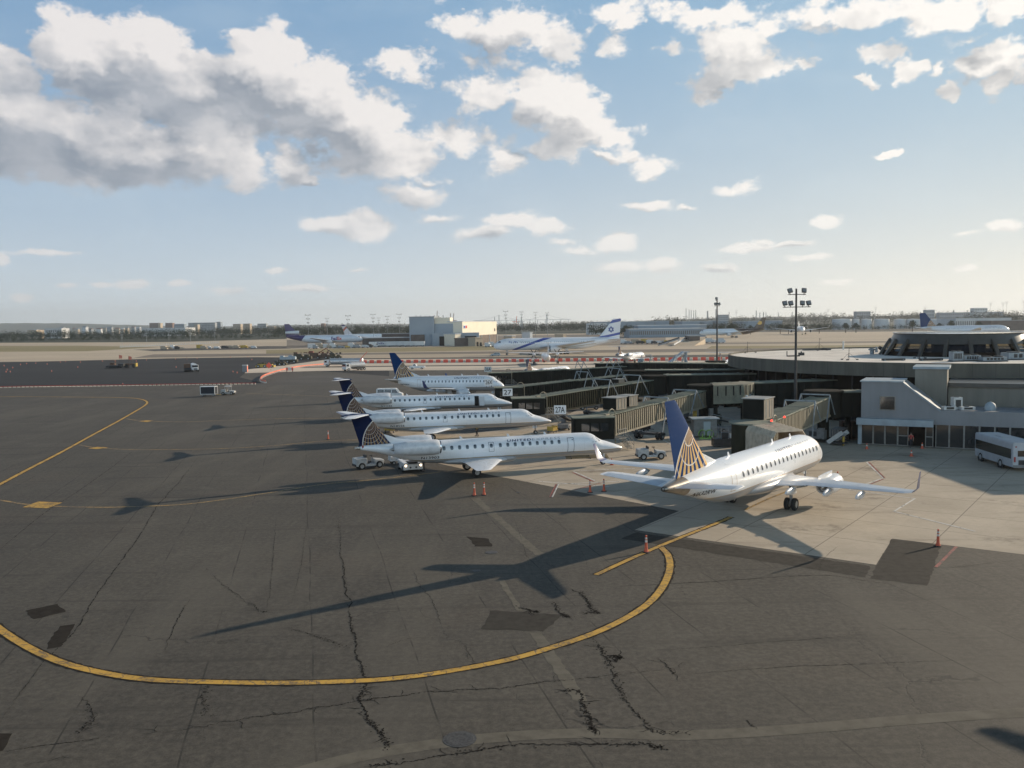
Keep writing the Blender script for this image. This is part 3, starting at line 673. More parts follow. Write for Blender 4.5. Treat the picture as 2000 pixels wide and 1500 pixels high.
# ---------------------------------------------------------------- aircraft builder (s = metres aft of the nose, y = port, z up; local x = -s)
def hermite(xs, ys, x):
    n = len(xs); x = np.asarray(x, float); d = np.diff(ys) / np.diff(xs)
    m = np.zeros(n); m[0] = d[0]; m[-1] = d[-1]
    for i in range(1, n - 1): m[i] = 0 if d[i - 1] * d[i] <= 0 else 2 * d[i - 1] * d[i] / (d[i - 1] + d[i])
    i = np.clip(np.searchsorted(xs, x) - 1, 0, n - 2); h = xs[i + 1] - xs[i]; t = np.clip((x - xs[i]) / h, 0, 1)
    return (2 * t**3 - 3 * t**2 + 1) * ys[i] + (t**3 - 2 * t**2 + t) * h * m[i] + (-2 * t**3 + 3 * t**2) * ys[i + 1] + (t**3 - t**2) * h * m[i + 1]
class Fus:
    def __init__(f, st):
        a = np.array(st, float); f.s = a[:, 0]; f.a = a; f.len = a[-1, 0]
    def sec(f, s):
        return [float(hermite(f.s, f.a[:, k], s)) for k in (1, 2, 3)]
    def pt(f, s, phi, off=0.0):
        zt, zb, w = f.sec(s); zc = zb + (zt - zb) * 0.52
        c, d = math.cos(phi), math.sin(phi); hh = (zt - zc) if c > 0 else (zc - zb)
        nx, nz = d / max(w, .01), c / max(hh, .01); L = math.hypot(nx, nz) or 1
        return Vector((-s, d * w + nx / L * off, zc + c * hh + nz / L * off))
    def at(f, s, z, side, off=0.0):
        """surface point at height z; side +1 port, -1 starboard"""
        zt, zb, w = f.sec(s); zc = zb + (zt - zb) * 0.52; hh = (zt - zc) if z > zc else (zc - zb)
        c = max(-1, min(1, (z - zc) / max(hh, .01)))
        return f.pt(s, side * math.acos(c), off)
    def mesh(f, n=40, m=90):
        ss = sorted(set([0.001] + [f.len * (i / m) for i in range(1, m + 1)] + [f.len * 0.02 * k / 8 for k in range(1, 8)] + list(f.s[1:])))
        rings = [[f.pt(s, 2 * math.pi * i / n) for i in range(n)] for s in ss]
        return MB().loft(rings)
def airfoil(th, n=9):
    up = []; 
    for i in range(n + 1):
        x = 0.5 * (1 - math.cos(math.pi * i / n))
        y = 5 * th * (0.2969 * math.sqrt(x) - 0.126 * x - 0.3516 * x**2 + 0.2843 * x**3 - 0.1036 * x**4)
        up.append((x, y))
    return [(x, y) for x, y in reversed(up)] + [(x, -y * 0.75) for x, y in up[1:-1]]
def wing_mesh(secs):
    """secs: (sLE, y, z, chord, thick ratio, dihedral angle deg)"""
    rings = []
    for (s, y, z, c, th, ang) in secs:
        a = R(ang); sg = 1 if y >= 0 else -1
        rings.append([Vector((-(s + u * c), y - math.sin(a) * v * c * sg, z + math.cos(a) * v * c)) for u, v in airfoil(th)])
    return MB().loft(rings)
def mirror(secs): return [(s, -y, z, c, t, a) for s, y, z, c, t, a in secs]
def fin_mesh(secs):
    """secs: (sLE, z, chord, thick)"""
    return MB().loft([[Vector((-(s + u * c), v * c, z)) for u, v in airfoil(th)] for s, z, c, th in secs])
def surf_quad(F, s0, s1, z0, z1, side, off, ns=2, nz=4, chamfer=0.0):
    """curved patch lying on the fuselage skin"""
    mb = MB(); vs = []; 
    for j in range(nz + 1):
        z = z0 + (z1 - z0) * j / nz; t = abs(2 * j / nz - 1); ins = chamfer * (t ** 4)
        for i in range(ns + 1):
            s = s0 + ins + (s1 - s0 - 2 * ins) * i / ns; vs.append(F.at(s, z, side, off))
    n = ns + 1
    mb.add(vs, [(j * n + i, j * n + i + 1, (j + 1) * n + i + 1, (j + 1) * n + i) for j in range(nz) for i in range(ns)]); return mb
def door_outline(F, s0, s1, z0, z1, side, w=0.05, off=0.014):
    mb = MB()
    for a in ((s0, s0 + w, z0, z1), (s1 - w, s1, z0, z1), (s0 + w, s1 - w, z0, z0 + w), (s0 + w, s1 - w, z1 - w, z1)):
        q = surf_quad(F, *a, side, off, 1, 8 if a[3] - a[2] > w * 2 else 1); mb.add(q.v, q.f)
    return mb
def surf_text(F, name, txt, s_aft, s_fwd, z, h, side, mat, parent, bold=0.008, space=1.25, ital=0.0):
    """lettering wrapped on the skin, reading left to right for someone outside"""
    vs, fs, tw, th = text2d(txt, bold=bold, space=space)
    vs, fs = slice2d(vs, fs, [th * k / 4 for k in range(1, 4)])
    out = []
    for x, y in vs:
        u = x / tw; s = (s_aft + (s_fwd - s_aft) * u) if side < 0 else (s_fwd + (s_aft - s_fwd) * u)
        out.append(F.at(s - (ital * y if side < 0 else -ital * y), z + y / th * h, side, 0.018))
    return MB().add(out, fs).build(name, mat, parent)
def nacelle(root, c, L, r, mat, tail=0.62, n=32, lip='lip_metal', name='engine', droop=0.0):
    """c = centre of the intake ring, engine runs aft"""
    x, y, z = c
    e = MB().lathe([(0, r * .86), (-.02 * L, r * .93), (-.12 * L, r), (-.4 * L, r * 1.0), (-.7 * L, r * .9), (-L, r * tail), (-L + .02, r * tail * .9), (-.8 * L, r * tail * .85)], o=c, axis='X', n=n).build(name, mat, root, smooth=True)
    MB().lathe([(0, r * .86), (.03 * L, r * .83), (.03 * L, r * .79), (-.02 * L, r * .74), (-.1 * L, r * .72), (-.1 * L, .001)], o=(x + .001, y, z), axis='X', n=n).build('intake_lip', [lip], e, smooth=True, auto=50)
    f = MB(); f.lathe([(-.09 * L, r * .72), (-.085 * L, r * .3), (-.01 * L, .001)], o=c, axis='X', n=n)
    for i in range(18):
        a = 2 * math.pi * i / 18
        f.bar((x - .075 * L, y + math.cos(a) * r * .2, z + math.sin(a) * r * .2), (x - .075 * L, y + math.cos(a + .1) * r * .7, z + math.sin(a + .1) * r * .7), .04 * r, .16 * r)
    f.build('fan', 'fan_dark', e)
    MB().lathe([(-.82 * L, r * tail * .82), (-.82 * L, r * .3), (-L, r * .26), (-1.09 * L, .02)], o=c, axis='X', n=n).build('exhaust_cone', 'metal_bare', e, smooth=True, auto=50)
    return e
def gear(root, s, ys, z_top, wr, ww, dual=True, tandem=False, door=True):
    for y in ys:
        g = MB().tube((-s, y, wr), (-s - .05, y, z_top), .09 * wr / .4, .13 * wr / .4, 10, 0)
        g.bar((-s + .1, y, z_top * .65), (-s + 1.0 * wr / .4 * .8, y, z_top), .06 * wr / .4)
        g.tube((-s, y - ww * 1.25, wr), (-s, y + ww * 1.25, wr), .06 * wr / .4, n=8)
        if tandem: g.bar((-s - wr * 1.15, y, wr), (-s + wr * 1.15, y, wr), .25 * wr, .3 * wr)
        g = g.build('landing_gear', 'gear_metal', root)
        for ds in ((-wr * 1.12, wr * 1.12) if tandem else (0,)):
            for k in ((-1, 1) if dual else (0,)):
                MB().wheel((-s + ds, y + k * ww * .85, wr), wr, ww, n=22).build('wheel', ['rubber', 'wheel_hub'], g, smooth=True, auto=40)
        if door: MB().box((-s - .1, y + (.25 if y > 0 else -.25) * (0 if abs(y) < .1 else 1), z_top * .78), (.9 * wr / .4, .04, z_top * .35)).build('gear_door', 'tail_white', root)

worn('sky_sheen_blue', (0.4, 0.47, 0.56), 0.4, amt=.12, scale=1); worn('cone_metal', (0.4, 0.36, 0.31), 0.35, metal=.85, amt=.3, scale=2)  # first blue-grey is reflected sky painted on the trailing surfaces
def sheen_strip(secs, u0, i0, i1, name, parent, mat='sky_sheen_blue', off=.012):
    """blue sky reflection painted over the trailing part of the upper skin between two sections"""
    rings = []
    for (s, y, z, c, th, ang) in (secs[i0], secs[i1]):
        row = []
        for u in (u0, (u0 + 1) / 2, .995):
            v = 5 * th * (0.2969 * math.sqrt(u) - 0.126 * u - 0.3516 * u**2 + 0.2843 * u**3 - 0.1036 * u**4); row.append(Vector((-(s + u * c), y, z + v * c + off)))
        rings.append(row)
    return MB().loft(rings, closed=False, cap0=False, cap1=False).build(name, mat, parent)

# ---------------- ERJ type: slim rear-engined regional jet with T-tail
def erj_extra(nt, c, s, y, z): return c
fus_mat('regional_skin', lambda s: s * 0.0 + 1.72)
globe_mat('regional_fin', (27.1, 5.75), (-0.1, -0.99), (24.75, 3.55), 2.95, 22, .21, (0.006, 0.013, 0.05), (0.27, 0.17, 0.09))
EJ = Fus([(0, 1.68, 1.64, .02), (.12, 1.80, 1.52, .16), (.4, 1.95, 1.42, .34), (1, 2.2, 1.31, .58), (1.8, 2.48, 1.24, .80), (2.6, 2.74, 1.2, .95), (3.0, 2.98, 1.19, 1.02), (3.6, 3.38, 1.18, 1.10), (4.3, 3.54, 1.18, 1.135), (5.5, 3.56, 1.18, 1.14),
  (12, 3.56, 1.18, 1.14), (19, 3.56, 1.18, 1.14), (21, 3.56, 1.3, 1.13), (22.5, 3.55, 1.55, 1.08), (24, 3.53, 1.95, .93), (25.5, 3.5, 2.4, .7), (26.8, 3.46, 2.75, .45), (27.6, 3.42, 2.92, .28), (27.95, 3.38, 3.0, .2)])
def make_erj(label, group):
    r = thing('regional_jet', label, 'airplane', group=group)
    EJ.mesh().build('fuselage', 'regional_skin', r, smooth=True)
    belly = MB().loft([[Vector((-s, math.cos(a) * w, 1.42 + math.sin(a) * h)) for a in [2 * math.pi * i / 20 for i in range(20)]] for s, w, h in ((11.6, .3, .1), (12.6, 1.0, .42), (14.5, 1.22, .5), (17.5, 1.2, .5), (19.2, .9, .34), (20.4, .3, .1))])
    belly.build('belly_fairing', 'regional_skin', r, smooth=True)
    ws = [(13.1, .9, 1.35, 5.0, .13, 4), (14.4, 2.6, 1.47, 3.6, .12, 4), (17.3, 9.6, 1.9, 1.42, .1, 4), (17.75, 10.0, 1.93, .95, .08, 4), (18.1, 10.1, 1.94, .5, .06, 4)]
    wing_mesh(ws).build('wing', 'tail_white', r, smooth=True, auto=50); wing_mesh(mirror(ws)).build('wing', 'tail_white', r, smooth=True, auto=50)
    fin_mesh([(24.6, 3.3, 3.55, .1), (25.05, 3.64, 2.97, .1), (27.1, 6.42, 1.75, .09)]).build('fin', 'regional_fin', r, smooth=True, auto=50)
    fin_mesh([(20.8, 3.2, 4.6, .05), (21.6, 3.58, 3.9, .05), (24.2, 3.95, 1.6, .07), (25.5, 4.42, .25, .1)]).build('dorsal_fillet', 'tail_white', r, smooth=True, auto=50)
    hs = [(26.9, .0, 6.42, 2.35, .1, 0), (27.3, .5, 6.43, 2.0, .09, 0), (28.75, 3.6, 6.5, 1.1, .08, 0), (29.1, 3.78, 6.51, .7, .06, 0)]
    for q in (hs, mirror(hs)):
        t = wing_mesh(q).build('tailplane', 'tail_white', r, smooth=True, auto=50)
        sg = 1 if q is hs else -1
        MB().add([(-28.95, sg * .35, 6.52), (-29.75, sg * 3.55, 6.53), (-29.9, sg * 3.55, 6.50), (-29.5, sg * .35, 6.42)], [(0, 1, 2, 3)]).build('elevator_trim', 'navy_paint', t)
    MB().lathe([(-26.7, .02), (-27.1, .16), (-28.6, .2), (-29.7, .05)], o=(0, 0, 6.42), axis='X', n=14).build('tail_bullet', 'navy_paint', r, smooth=True)
    MB().lathe([(-27.8, .2), (-28.2, .17), (-28.25, .12), (-28.5, .12), (-28.5, .08), (-28.2, .08)], o=(0, 0, 3.2), axis='X', n=16).build('exhaust_pipe', 'metal_bare', r, smooth=True, auto=40)
    MB().box((-27.72, 0, 3.32), (.16, .5, .26)).build('tail_beacon', 'text_red', r)
    for y in (1, -1):
        nacelle(r, (-20.5, y * 2.02, 3.18), 4.5, .76, 'engine_white', .66)
        MB().loft([[Vector((-(21.0 + u * 3.6), y * yy, 3.2 + v * 2.4)) for u, v in airfoil(.08)] for yy in (.8, 1.5)]).build('engine_pylon', 'tail_white', r, smooth=True, auto=50)
    gear(r, 16.75, (2.05, -2.05), 1.5, .42, .24, dual=True); gear(r, 2.3, (0,), 1.3, .26, .14)
    for sd in (1, -1):
        wm = surf_quad(EJ, -.15, .15, 2.66, 3.04, sd, .012, 2, 6, .05)
        wm = surf_quad(EJ, 9.85, 10.15, 2.66, 3.04, sd, .012, 2, 6, .06)
        fr = surf_quad(EJ, 9.81, 10.19, 2.62, 3.08, sd, .007, 2, 6, .07)
        proto = None
        for s in [19.8 - .8 * k for k in range(6)] + [14.9] + [13.95 - .7925 * k for k in range(9)]:
            if proto is None:
                wm.m = [1] * len(wm.f); a = MB(); a.add(wm.v, wm.f, 1); a.add(fr.v, fr.f, 0)
                proto = w = a.build('window', ['tail_white', 'cabin_glass'], r)
            else: w = proto.copy(); COL.objects.link(w)
            w.location = (10 - s, 0, 0)
        door_outline(EJ, 14.62, 15.18, 2.25, 3.18, sd, .035).build('exit_hatch', 'line_dark', r)
        door_outline(EJ, 5.95, 6.68, 1.72, 3.2, sd, .045).build('door', 'line_dark', r)
        surf_quad(EJ, 6.08, 6.18, 2.95, 3.05, sd, .012, 1, 1).build('door_window', 'cabin_glass', r)
        # windscreen panes
        a = MB(); a.add([EJ.at(2.95, 2.70, sd, .015), EJ.at(3.45, 2.64, sd, .015), EJ.at(3.9, 2.62, sd, .015), EJ.at(3.86, 3.05, sd, .015), EJ.at(3.4, 3.12, sd, .02)], [(0, 1, 2, 3, 4)]).build('side_windscreen', 'windscreen', r)
        ring = []
        for u, v in ((0.03, 2.74), (.9, 2.74)):
            pass
        pts = [EJ.pt(2.72, sd * .06, .015), EJ.pt(2.85, sd * .75, .015), EJ.pt(3.05, sd * .98, .015), EJ.pt(3.36, sd * .82, .02), EJ.pt(3.42, sd * .06, .02)]
        MB().add(pts, [(0, 1, 2, 3, 4)]).build('front_windscreen', 'windscreen', r)
        surf_text(EJ, 'airline_name', 'UNITED', 13.2, 10.62, 3.12, .2, sd, 'navy_paint', r, .02, 1.25, .1)
        surf_text(EJ, 'airline_subtitle', 'EXPRESS', 10.5, 7.45, 3.12, .2, sd, 'text_grey', r, .0, 1.25, .1)
        surf_text(EJ, 'crest', '\u2605', 4.55, 4.35, 2.98, .2, sd, 'text_grey', r) if False else None
    for s in (8.6, 12.6, 17.6): MB().loft([[(-s, -.02, 3.54), (-s - .3, -.02, 3.54), (-s - .3, .02, 3.54), (-s, .02, 3.54)], [(-s - .22, -.015, 3.85), (-s - .36, -.015, 3.85), (-s - .36, .015, 3.85), (-s - .22, .015, 3.85)]]).build('antenna', 'tail_white', r)
    return r
worn('text_red', (0.32, 0.03, 0.03), 0.4, amt=0.2)

# ---------------- E-jet type: low-tail regional jet with under-wing engines
fus_mat('express_skin', lambda s: s * 0.0 + 2.5, trim=(0.42, 0.3, 0.2))
globe_mat('express_fin', (26.5, 7.9), (-0.28, -0.96), (22.9, 3.6), 5.35, 17, .7)
E7 = Fus([(0, 2.62, 2.52, .04), (.15, 2.92, 2.28, .32), (.5, 3.25, 2.05, .62), (1.1, 3.62, 1.85, .95), (1.7, 3.95, 1.72, 1.17), (2.3, 4.35, 1.65, 1.32), (3.0, 4.68, 1.6, 1.42), (4.2, 4.86, 1.57, 1.49), (5.5, 4.9, 1.56, 1.505),
  (12, 4.9, 1.56, 1.505), (19.5, 4.9, 1.56, 1.505), (21.5, 4.88, 1.75, 1.48), (23.5, 4.82, 2.2, 1.34), (25.5, 4.7, 2.75, 1.08), (27.3, 4.52, 3.2, .75), (28.6, 4.36, 3.55, .48), (29.6, 4.22, 3.8, .27), (29.85, 4.16, 3.87, .17)])
def make_e170(label, group, reg='N632RW'):
    r = thing('jet_airliner', label, 'airplane', group=group)
    EB = Fus([tuple(x) for x in E7.a if x[0] <= 27.3]); EB2 = E7
    F = MB(); ss = [s for s in sorted(set([0.001] + [27.3 * i / 80 for i in range(1, 81)] + [.03, .07, .12, .2, .3]))]
    F.loft([[E7.pt(s, 2 * math.pi * i / 44) for i in range(44)] for s in ss], cap1=False).build('fuselage', 'express_skin', r, smooth=True)
    MB().loft([[E7.pt(s, 2 * math.pi * i / 44) for i in range(44)] for s in (27.3, 27.8, 28.3, 28.8, 29.3, 29.6, 29.85)], cap0=False).build('tail_cone', 'cone_metal', r, smooth=True)
    MB().lathe([(-29.8, .16), (-29.87, .15), (-29.87, .11), (-29.5, .10), (-29.5, .001)], o=(0, 0, 4.015), axis='X', n=18).build('exhaust_port', 'fan_dark', r, smooth=True, auto=40)
    MB().loft([[Vector((-s, math.cos(a) * w, 2.0 + math.sin(a) * h)) for a in [2 * math.pi * i / 24 for i in range(24)]] for s, w, h in ((8.0, .4, .2), (9.4, 1.45, .62), (11.5, 1.78, .74), (14.8, 1.76, .72), (17.0, 1.3, .52), (19.0, .4, .2))]).build('belly_fairing', 'express_skin', r, smooth=True)
    ws = [(9.6, 1.2, 2.02, 5.1, .14, 5), (11.3, 4.4, 2.34, 3.3, .12, 5), (15.95, 12.0, 3.05, 1.62, .1, 5), (16.4, 12.55, 3.16, 1.25, .1, 25), (16.85, 12.85, 3.45, .9, .08, 62), (17.6, 13.1, 4.7, .38, .07, 76)]
    for q in (ws, mirror(ws)):
        w = wing_mesh(q[:4]).build('wing', 'wing_grey', r, smooth=True, auto=50)
        wing_mesh(q[3:]).build('winglet', 'navy_wl', w, smooth=True, auto=50); sheen_strip(q, .7, 0, 1, 'flap_sky_sheen', w); sheen_strip(q, .7, 1, 2, 'flap_sky_sheen', w)
        sg = 1 if q is ws else -1
        for yy, s0, zz in ((3.2, 14.0, 1.95), (6.2, 14.4, 2.25), (8.9, 15.6, 2.52)):
            MB().loft([[Vector((-(s0 + u * 2.4), sg * yy + math.cos(a) * .17 * k, zz - .08 + math.sin(a) * .3 * k)) for a in [2 * math.pi * i / 12 for i in range(12)]] for u, k in ((0, .15), (.25, .9), (.55, 1), (.85, .6), (1, .1))]).build('flap_fairing', 'wing_grey', w, smooth=True)
        nacelle(r, (-8.2, sg * 4.4, 1.68), 3.2, .78, 'engine_white', .66)
        MB().loft([[Vector((-(9.0 + u * 3.4), sg * 4.4 + v * 1.8, z)) for u, v in airfoil(.1)] for z in (2.1, 2.75)]).build('engine_pylon', 'engine_white', r, smooth=True, auto=50)
    fin_mesh([(21.0, 4.7, 3.0, .03), (21.4, 4.78, 2.2, .04), (24.1, 5.75, .3, .1)]).build('dorsal_fillet', 'tail_white', r, smooth=True, auto=50)
    fin_mesh([(22.6, 4.2, 5.4, .1), (22.97, 4.66, 5.13, .1), (27.95, 9.72, 1.65, .09), (28.2, 9.85, 1.35, .07)]).build('fin', 'express_fin', r, smooth=True, auto=50)
    hs = [(25.9, .3, 4.0, 3.1, .1, 5), (26.4, .8, 4.06, 2.8, .1, 5), (28.1, 4.8, 4.5, 1.6, .09, 5), (28.45, 5.1, 4.53, 1.15, .06, 5)]
    for q in (hs, mirror(hs)): sheen_strip(q, .5, 1, 2, 'elevator_sky_sheen', wing_mesh(q).build('tailplane', 'tail_white', r, smooth=True, auto=50))  # bluish rear half is sky reflection put in as colour
    gear(r, 13.4, (2.6, -2.6), 2.2, .5, .34); gear(r, 2.8, (0,), 1.9, .3, .18)
    for sd in (1, -1):
        wm = surf_quad(E7, 9.86, 10.14, 3.55, 3.98, sd, .012, 2, 6, .06); fr = surf_quad(E7, 9.8, 10.2, 3.5, 4.03, sd, .007, 2, 6, .07); proto = None
        for s in [20.06 - .889 * k for k in range(19)]:
            if proto is None:
                a = MB(); a.add(wm.v, wm.f, 1); a.add(fr.v, fr.f, 0); proto = w = a.build('window', ['tail_white', 'cabin_glass'], r)
            else: w = proto.copy(); COL.objects.link(w)
            w.location = (10 - s, 0, 0)
        door_outline(E7, 21.3, 22.1, 2.75, 4.25, sd, .04).build('door', 'line_gold', r)
        door_outline(E7, 2.9, 3.55, 2.6, 4.2, sd, .04).build('door', 'line_gold', r)
        MB().add([E7.at(1.75, 3.62, sd, .02), E7.at(2.35, 3.58, sd, .02), E7.at(2.9, 3.75, sd, .02), E7.at(2.75, 4.15, sd, .02), E7.at(2.1, 4.08, sd, .03)], [(0, 1, 2, 3, 4)]).build('side_windscreen', 'windscreen', r)
        MB().add([E7.pt(1.5, sd * .05, .02), E7.pt(1.62, sd * .85, .02), E7.pt(1.95, sd * .85, .03), E7.pt(2.1, sd * .05, .03)], [(0, 1, 2, 3)]).build('front_windscreen', 'windscreen', r)
        surf_text(E7, 'airline_name', 'UNITED', 12.6, 9.2, 4.28, .3, sd, 'navy_paint', r, .02, 1.25, .1)
        surf_text(E7, 'airline_subtitle', 'EXPRESS', 9.0, 5.0, 4.28, .3, sd, 'text_grey', r, .0, 1.25, .1)
        surf_text(E7, 'registration', reg, 26.6, 24.2, 3.0, .34, sd, 'text_black', r, .01, 1.05)
    for s in (6.4, 10.5, 19.2, 22.6): MB().loft([[(-s, -.02, 4.8), (-s - .4, -.02, 4.8), (-s - .4, .02, 4.8), (-s, .02, 4.8)], [(-s - .3, -.015, 5.25), (-s - .5, -.015, 5.25), (-s - .5, .015, 5.25), (-s - .3, .015, 5.25)]]).build('antenna', 'tail_white', r)
    return r
worn('navy_wl', (0.05, 0.07, 0.19), 0.35, amt=0.2, coat=0.3)

GA = 'regional jets with T-tails parked side by side'
jetA = make_erj('nearest white T-tail regional jet, tail number N13903 under its engine', GA)
HA, HB = R(16.73), R(12.54)
jetB = copy_tree(jetA, (5.36, 119.24, 0), HB, 'white T-tail regional jet with its nose by the 27A sign, second of the row', 'airplane', group=GA)
pC = G(1005, 797, 1.6)
jetC = copy_tree(jetA, (0.2, 146.2, 0), R(8), 'white T-tail regional jet with open front door, nose behind the 27 sign', 'airplane', group=GA)
jetA.location = (11.78, 92.85, 0); jetA.rotation_euler = (0, 0, HA)
for j, t in ((jetA, 'N13903'), (jetB, 'N18556'), (jetC, 'N11155')):
    surf_text(EJ, 'registration', t, 22.1, 20.3, 1.86, .26, -1, 'text_black', j, .012, 1.05)
surf_quad(EJ, 6.0, 6.65, 1.62, 3.22, -1, .03, 2, 8).build('open_doorway', 'black_void', jetC)
MB().box((-5.45, -1.25, 2.4), (.8, .08, 1.5), rz=R(4)).build('door_leaf', 'tail_white', jetC)
GE = 'low-tail jets with the gold globe fin'
jetE = make_e170('large white jet seen from behind, gold globe on its blue fin, right foreground', GE)
jetD = copy_tree(jetE, (-1.6, 176.5, 0), R(-6), 'white low-tail jet with dark winglets beyond the T-tail row, by sign 26X', 'airplane', scale=(.80, .93, .97), group=GE)
jetE.location = (28.3, 80.66, 0); jetE.rotation_euler = (0, 0, R(52.0))

# ---------------------------------------------------------------- terminal
worn('roof_membrane', (0.84, 0.78, 0.70), 0.95, amt=0.25, scale=0.25, spec=0.02); worn('roof_grey', (0.3, 0.31, 0.31), 0.7, amt=0.3, scale=0.3)
def mat_precast():
    m, nt, b = new_mat('precast', 0.85, spec=0.2); v = coords(nt); x, y, z = sep(nt, v)
    n = noise(nt, mapping(nt, v, scale=(1, 1, .2)), 0.6, 6, 0.65); n2 = noise(nt, v, 4, 5, .7)
    a = y.atan2(x) * 14.0; j = (a.frac() - 0.5).ab().gt(0.49)
    c = mixc(nt, n.step(.3, .7), (0.105, 0.097, 0.077), (0.175, 0.158, 0.126)); c = mixc(nt, n2 * 0.3, c, (0.1, 0.095, 0.085))
    cell = a._m('FLOOR'); wn = nt.nodes.new('ShaderNodeTexWhiteNoise'); wn.noise_dimensions = '1D'; nt.links.new(cell.k, wn.inputs['W'])
    c = mixc(nt, X(nt, wn.outputs[0]) * 0.35, c, (0.11, 0.105, 0.095)); c = mixc(nt, j * 0.7, c, (0.05, 0.048, 0.045))
    setc(nt, b, c); return m
mat_precast()
worn('bronze_wall', (0.016, 0.012, 0.01), 0.95, spec=.05, amt=0.4, scale=0.6); worn('block_beige', (0.24, 0.225, 0.19), 0.85, amt=0.25, scale=0.5, streak=True)
worn('panel_blue', (0.235, 0.24, 0.25), 0.7, amt=0.14, scale=0.5, streak=True); worn('panel_trim', (0.34, 0.4, 0.44), 0.6, amt=0.25, scale=0.8)
worn('alu_frame', (0.24, 0.23, 0.21), 0.45, metal=0.2, amt=0.3, scale=3); worn('bridge_rib', (0.3, 0.265, 0.195), 0.6, amt=0.3, scale=1.2, streak=True)
worn('bridge_rib_shade', (0.05, 0.048, 0.032), 0.9, spec=.1, amt=0.4, scale=1.0, streak=True)  # darker copy of the bridge ribs, their shade put into the colour
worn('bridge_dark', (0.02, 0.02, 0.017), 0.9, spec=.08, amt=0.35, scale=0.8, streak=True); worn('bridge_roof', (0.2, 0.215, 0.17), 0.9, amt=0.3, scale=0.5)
worn('bridge_groove', (0.01, 0.009, 0.008), 0.95, spec=.03, amt=0.3, scale=1.0); worn('galv', (0.26, 0.3, 0.33), 0.6, metal=0.2, amt=0.3, scale=2); worn('ac_tan', (0.19, 0.165, 0.13), 0.6, amt=0.25, scale=1.5)  # groove black paints the shade deep between the ribs
worn('stair_grey', (0.16, 0.17, 0.17), 0.6, amt=0.3, scale=2)
worn('bellows', (0.5, 0.42, 0.32), 0.8, amt=0.35, scale=2.0); worn('dark_steel', (0.05, 0.05, 0.052), 0.5, metal=0.4, amt=0.4, scale=3)
worn('plastic_white', (0.6, 0.6, 0.58), 0.5, amt=0.2, scale=2); worn('sign_white', (0.68, 0.69, 0.7), 0.5, amt=0.12, scale=3); worn('sign_black', (0.012, 0.012, 0.012), 0.5)
m, nt, b = new_mat('lamp_red', 0.4); setc(nt, b, (0.6, 0.02, 0.02)); b.inputs['Emission Color'].default_value = (1, 0.05, 0.03, 1); b.inputs['Emission Strength'].default_value = 2.5
worn('hood_dark', (0.07, 0.066, 0.058), 0.35, amt=0.3, scale=.8)
worn('hood_tan', (0.2, 0.19, 0.14), .8, amt=.3)
TC = Vector((77, 150, 0)); TR = 38.5; TZ = 9.0
t = thing('terminal', 'round airport terminal with flat pale roof and glazed lounge drum', 'terminal', TC)
def cyl(prof, n=96): return MB().lathe(prof, n=n)
cyl([(TZ - .25, .001), (TZ - .25, TR - .35)], 96).build('roof', 'roof_membrane', t)
cyl([(TZ - .26, TR - .36), (TZ, TR - .36), (TZ, TR), (TZ - 1.95, TR), (TZ - 1.95, TR - 3.2)], 96).build('fascia', 'precast', t, auto=30)
cyl([(0, TR - 3.2), (TZ - 1.96, TR - 3.2)], 72).build('wall', 'bronze_wall', t)
mb = MB()
for i in range(72):
    a = 2 * math.pi * i / 72; mb.box((math.cos(a) * (TR - 3.1), math.sin(a) * (TR - 3.1), 3.4), (.2, .14, 6.8), rz=a)
mb.build('wall_mullions', 'dark_steel', t)
mb = MB()
for i in range(60):
    a = 2 * math.pi * i / 60 + .02
    if rnd.random() < .0: mb.box((math.cos(a) * (TR - .25), math.sin(a) * (TR - .25), TZ + .1), (.5, rnd.uniform(1.2, 3.2), .2), rz=a)

# lounge drum: sloping ribs, clear band of glass, dark hood
d0, d1, n = 12.2, 10.1, 20; z0, z1 = TZ - .25, 12.45
dr = MB().lathe([(z1 - 1.7, d1 + .95), (z1, d1 + .1), (z1 + .12, d1 + .25), (z1 + .12, .001)], n=40).build('drum_roof', 'hood_dark', t, auto=30)
MB().lathe([(z1 + .02, d1 + .32), (z1 + .2, d1 + .32), (z1 + .2, d1 - .1)], n=40).build('drum_rim', 'lip_metal', t)
cyl([(z0, d0 - .1), (z0 + .75, d0 - .52)], 40).build('drum_sill', 'bronze_wall', t)
def pane_glass():
    m = bpy.data.materials.new('lounge_glass'); m.use_nodes = True; MATS['lounge_glass'] = m; nt = m.node_tree; nt.nodes.clear()
    o = nt.nodes.new('ShaderNodeOutputMaterial'); mx = nt.nodes.new('ShaderNodeMixShader'); tr = nt.nodes.new('ShaderNodeBsdfTransparent'); gl = nt.nodes.new('ShaderNodeBsdfGlossy')
    tr.inputs[0].default_value = (0.62, 0.58, 0.5, 1); gl.inputs['Roughness'].default_value = 0.05; mx.inputs[0].default_value = 0.12
    nt.links.new(tr.outputs[0], mx.inputs[1]); nt.links.new(gl.outputs[0], mx.inputs[2]); nt.links.new(mx.outputs[0], o.inputs[0])
pane_glass()
for i in range(n):
    a = 2 * math.pi * (i + .5) / n; a2 = 2 * math.pi * (i + 1) / n - a; ca = lambda A, r, z: Vector((math.cos(A) * r, math.sin(A) * r, z))
    w = math.pi / n
    MB().add([ca(a - w, d0 - .55, z0 + .75), ca(a + w, d0 - .55, z0 + .75), ca(a + w, d1 + .7, z1 - 1.5), ca(a - w, d1 + .7, z1 - 1.5)], [(0, 1, 2, 3)]).build('lounge_pane', 'lounge_glass', t)
    MB().bar(ca(a - w, d0 + .35, z0), ca(a - w, d1 + .75, z1 - .9), .55, .4).build('sloping_rib', 'hood_dark', t)
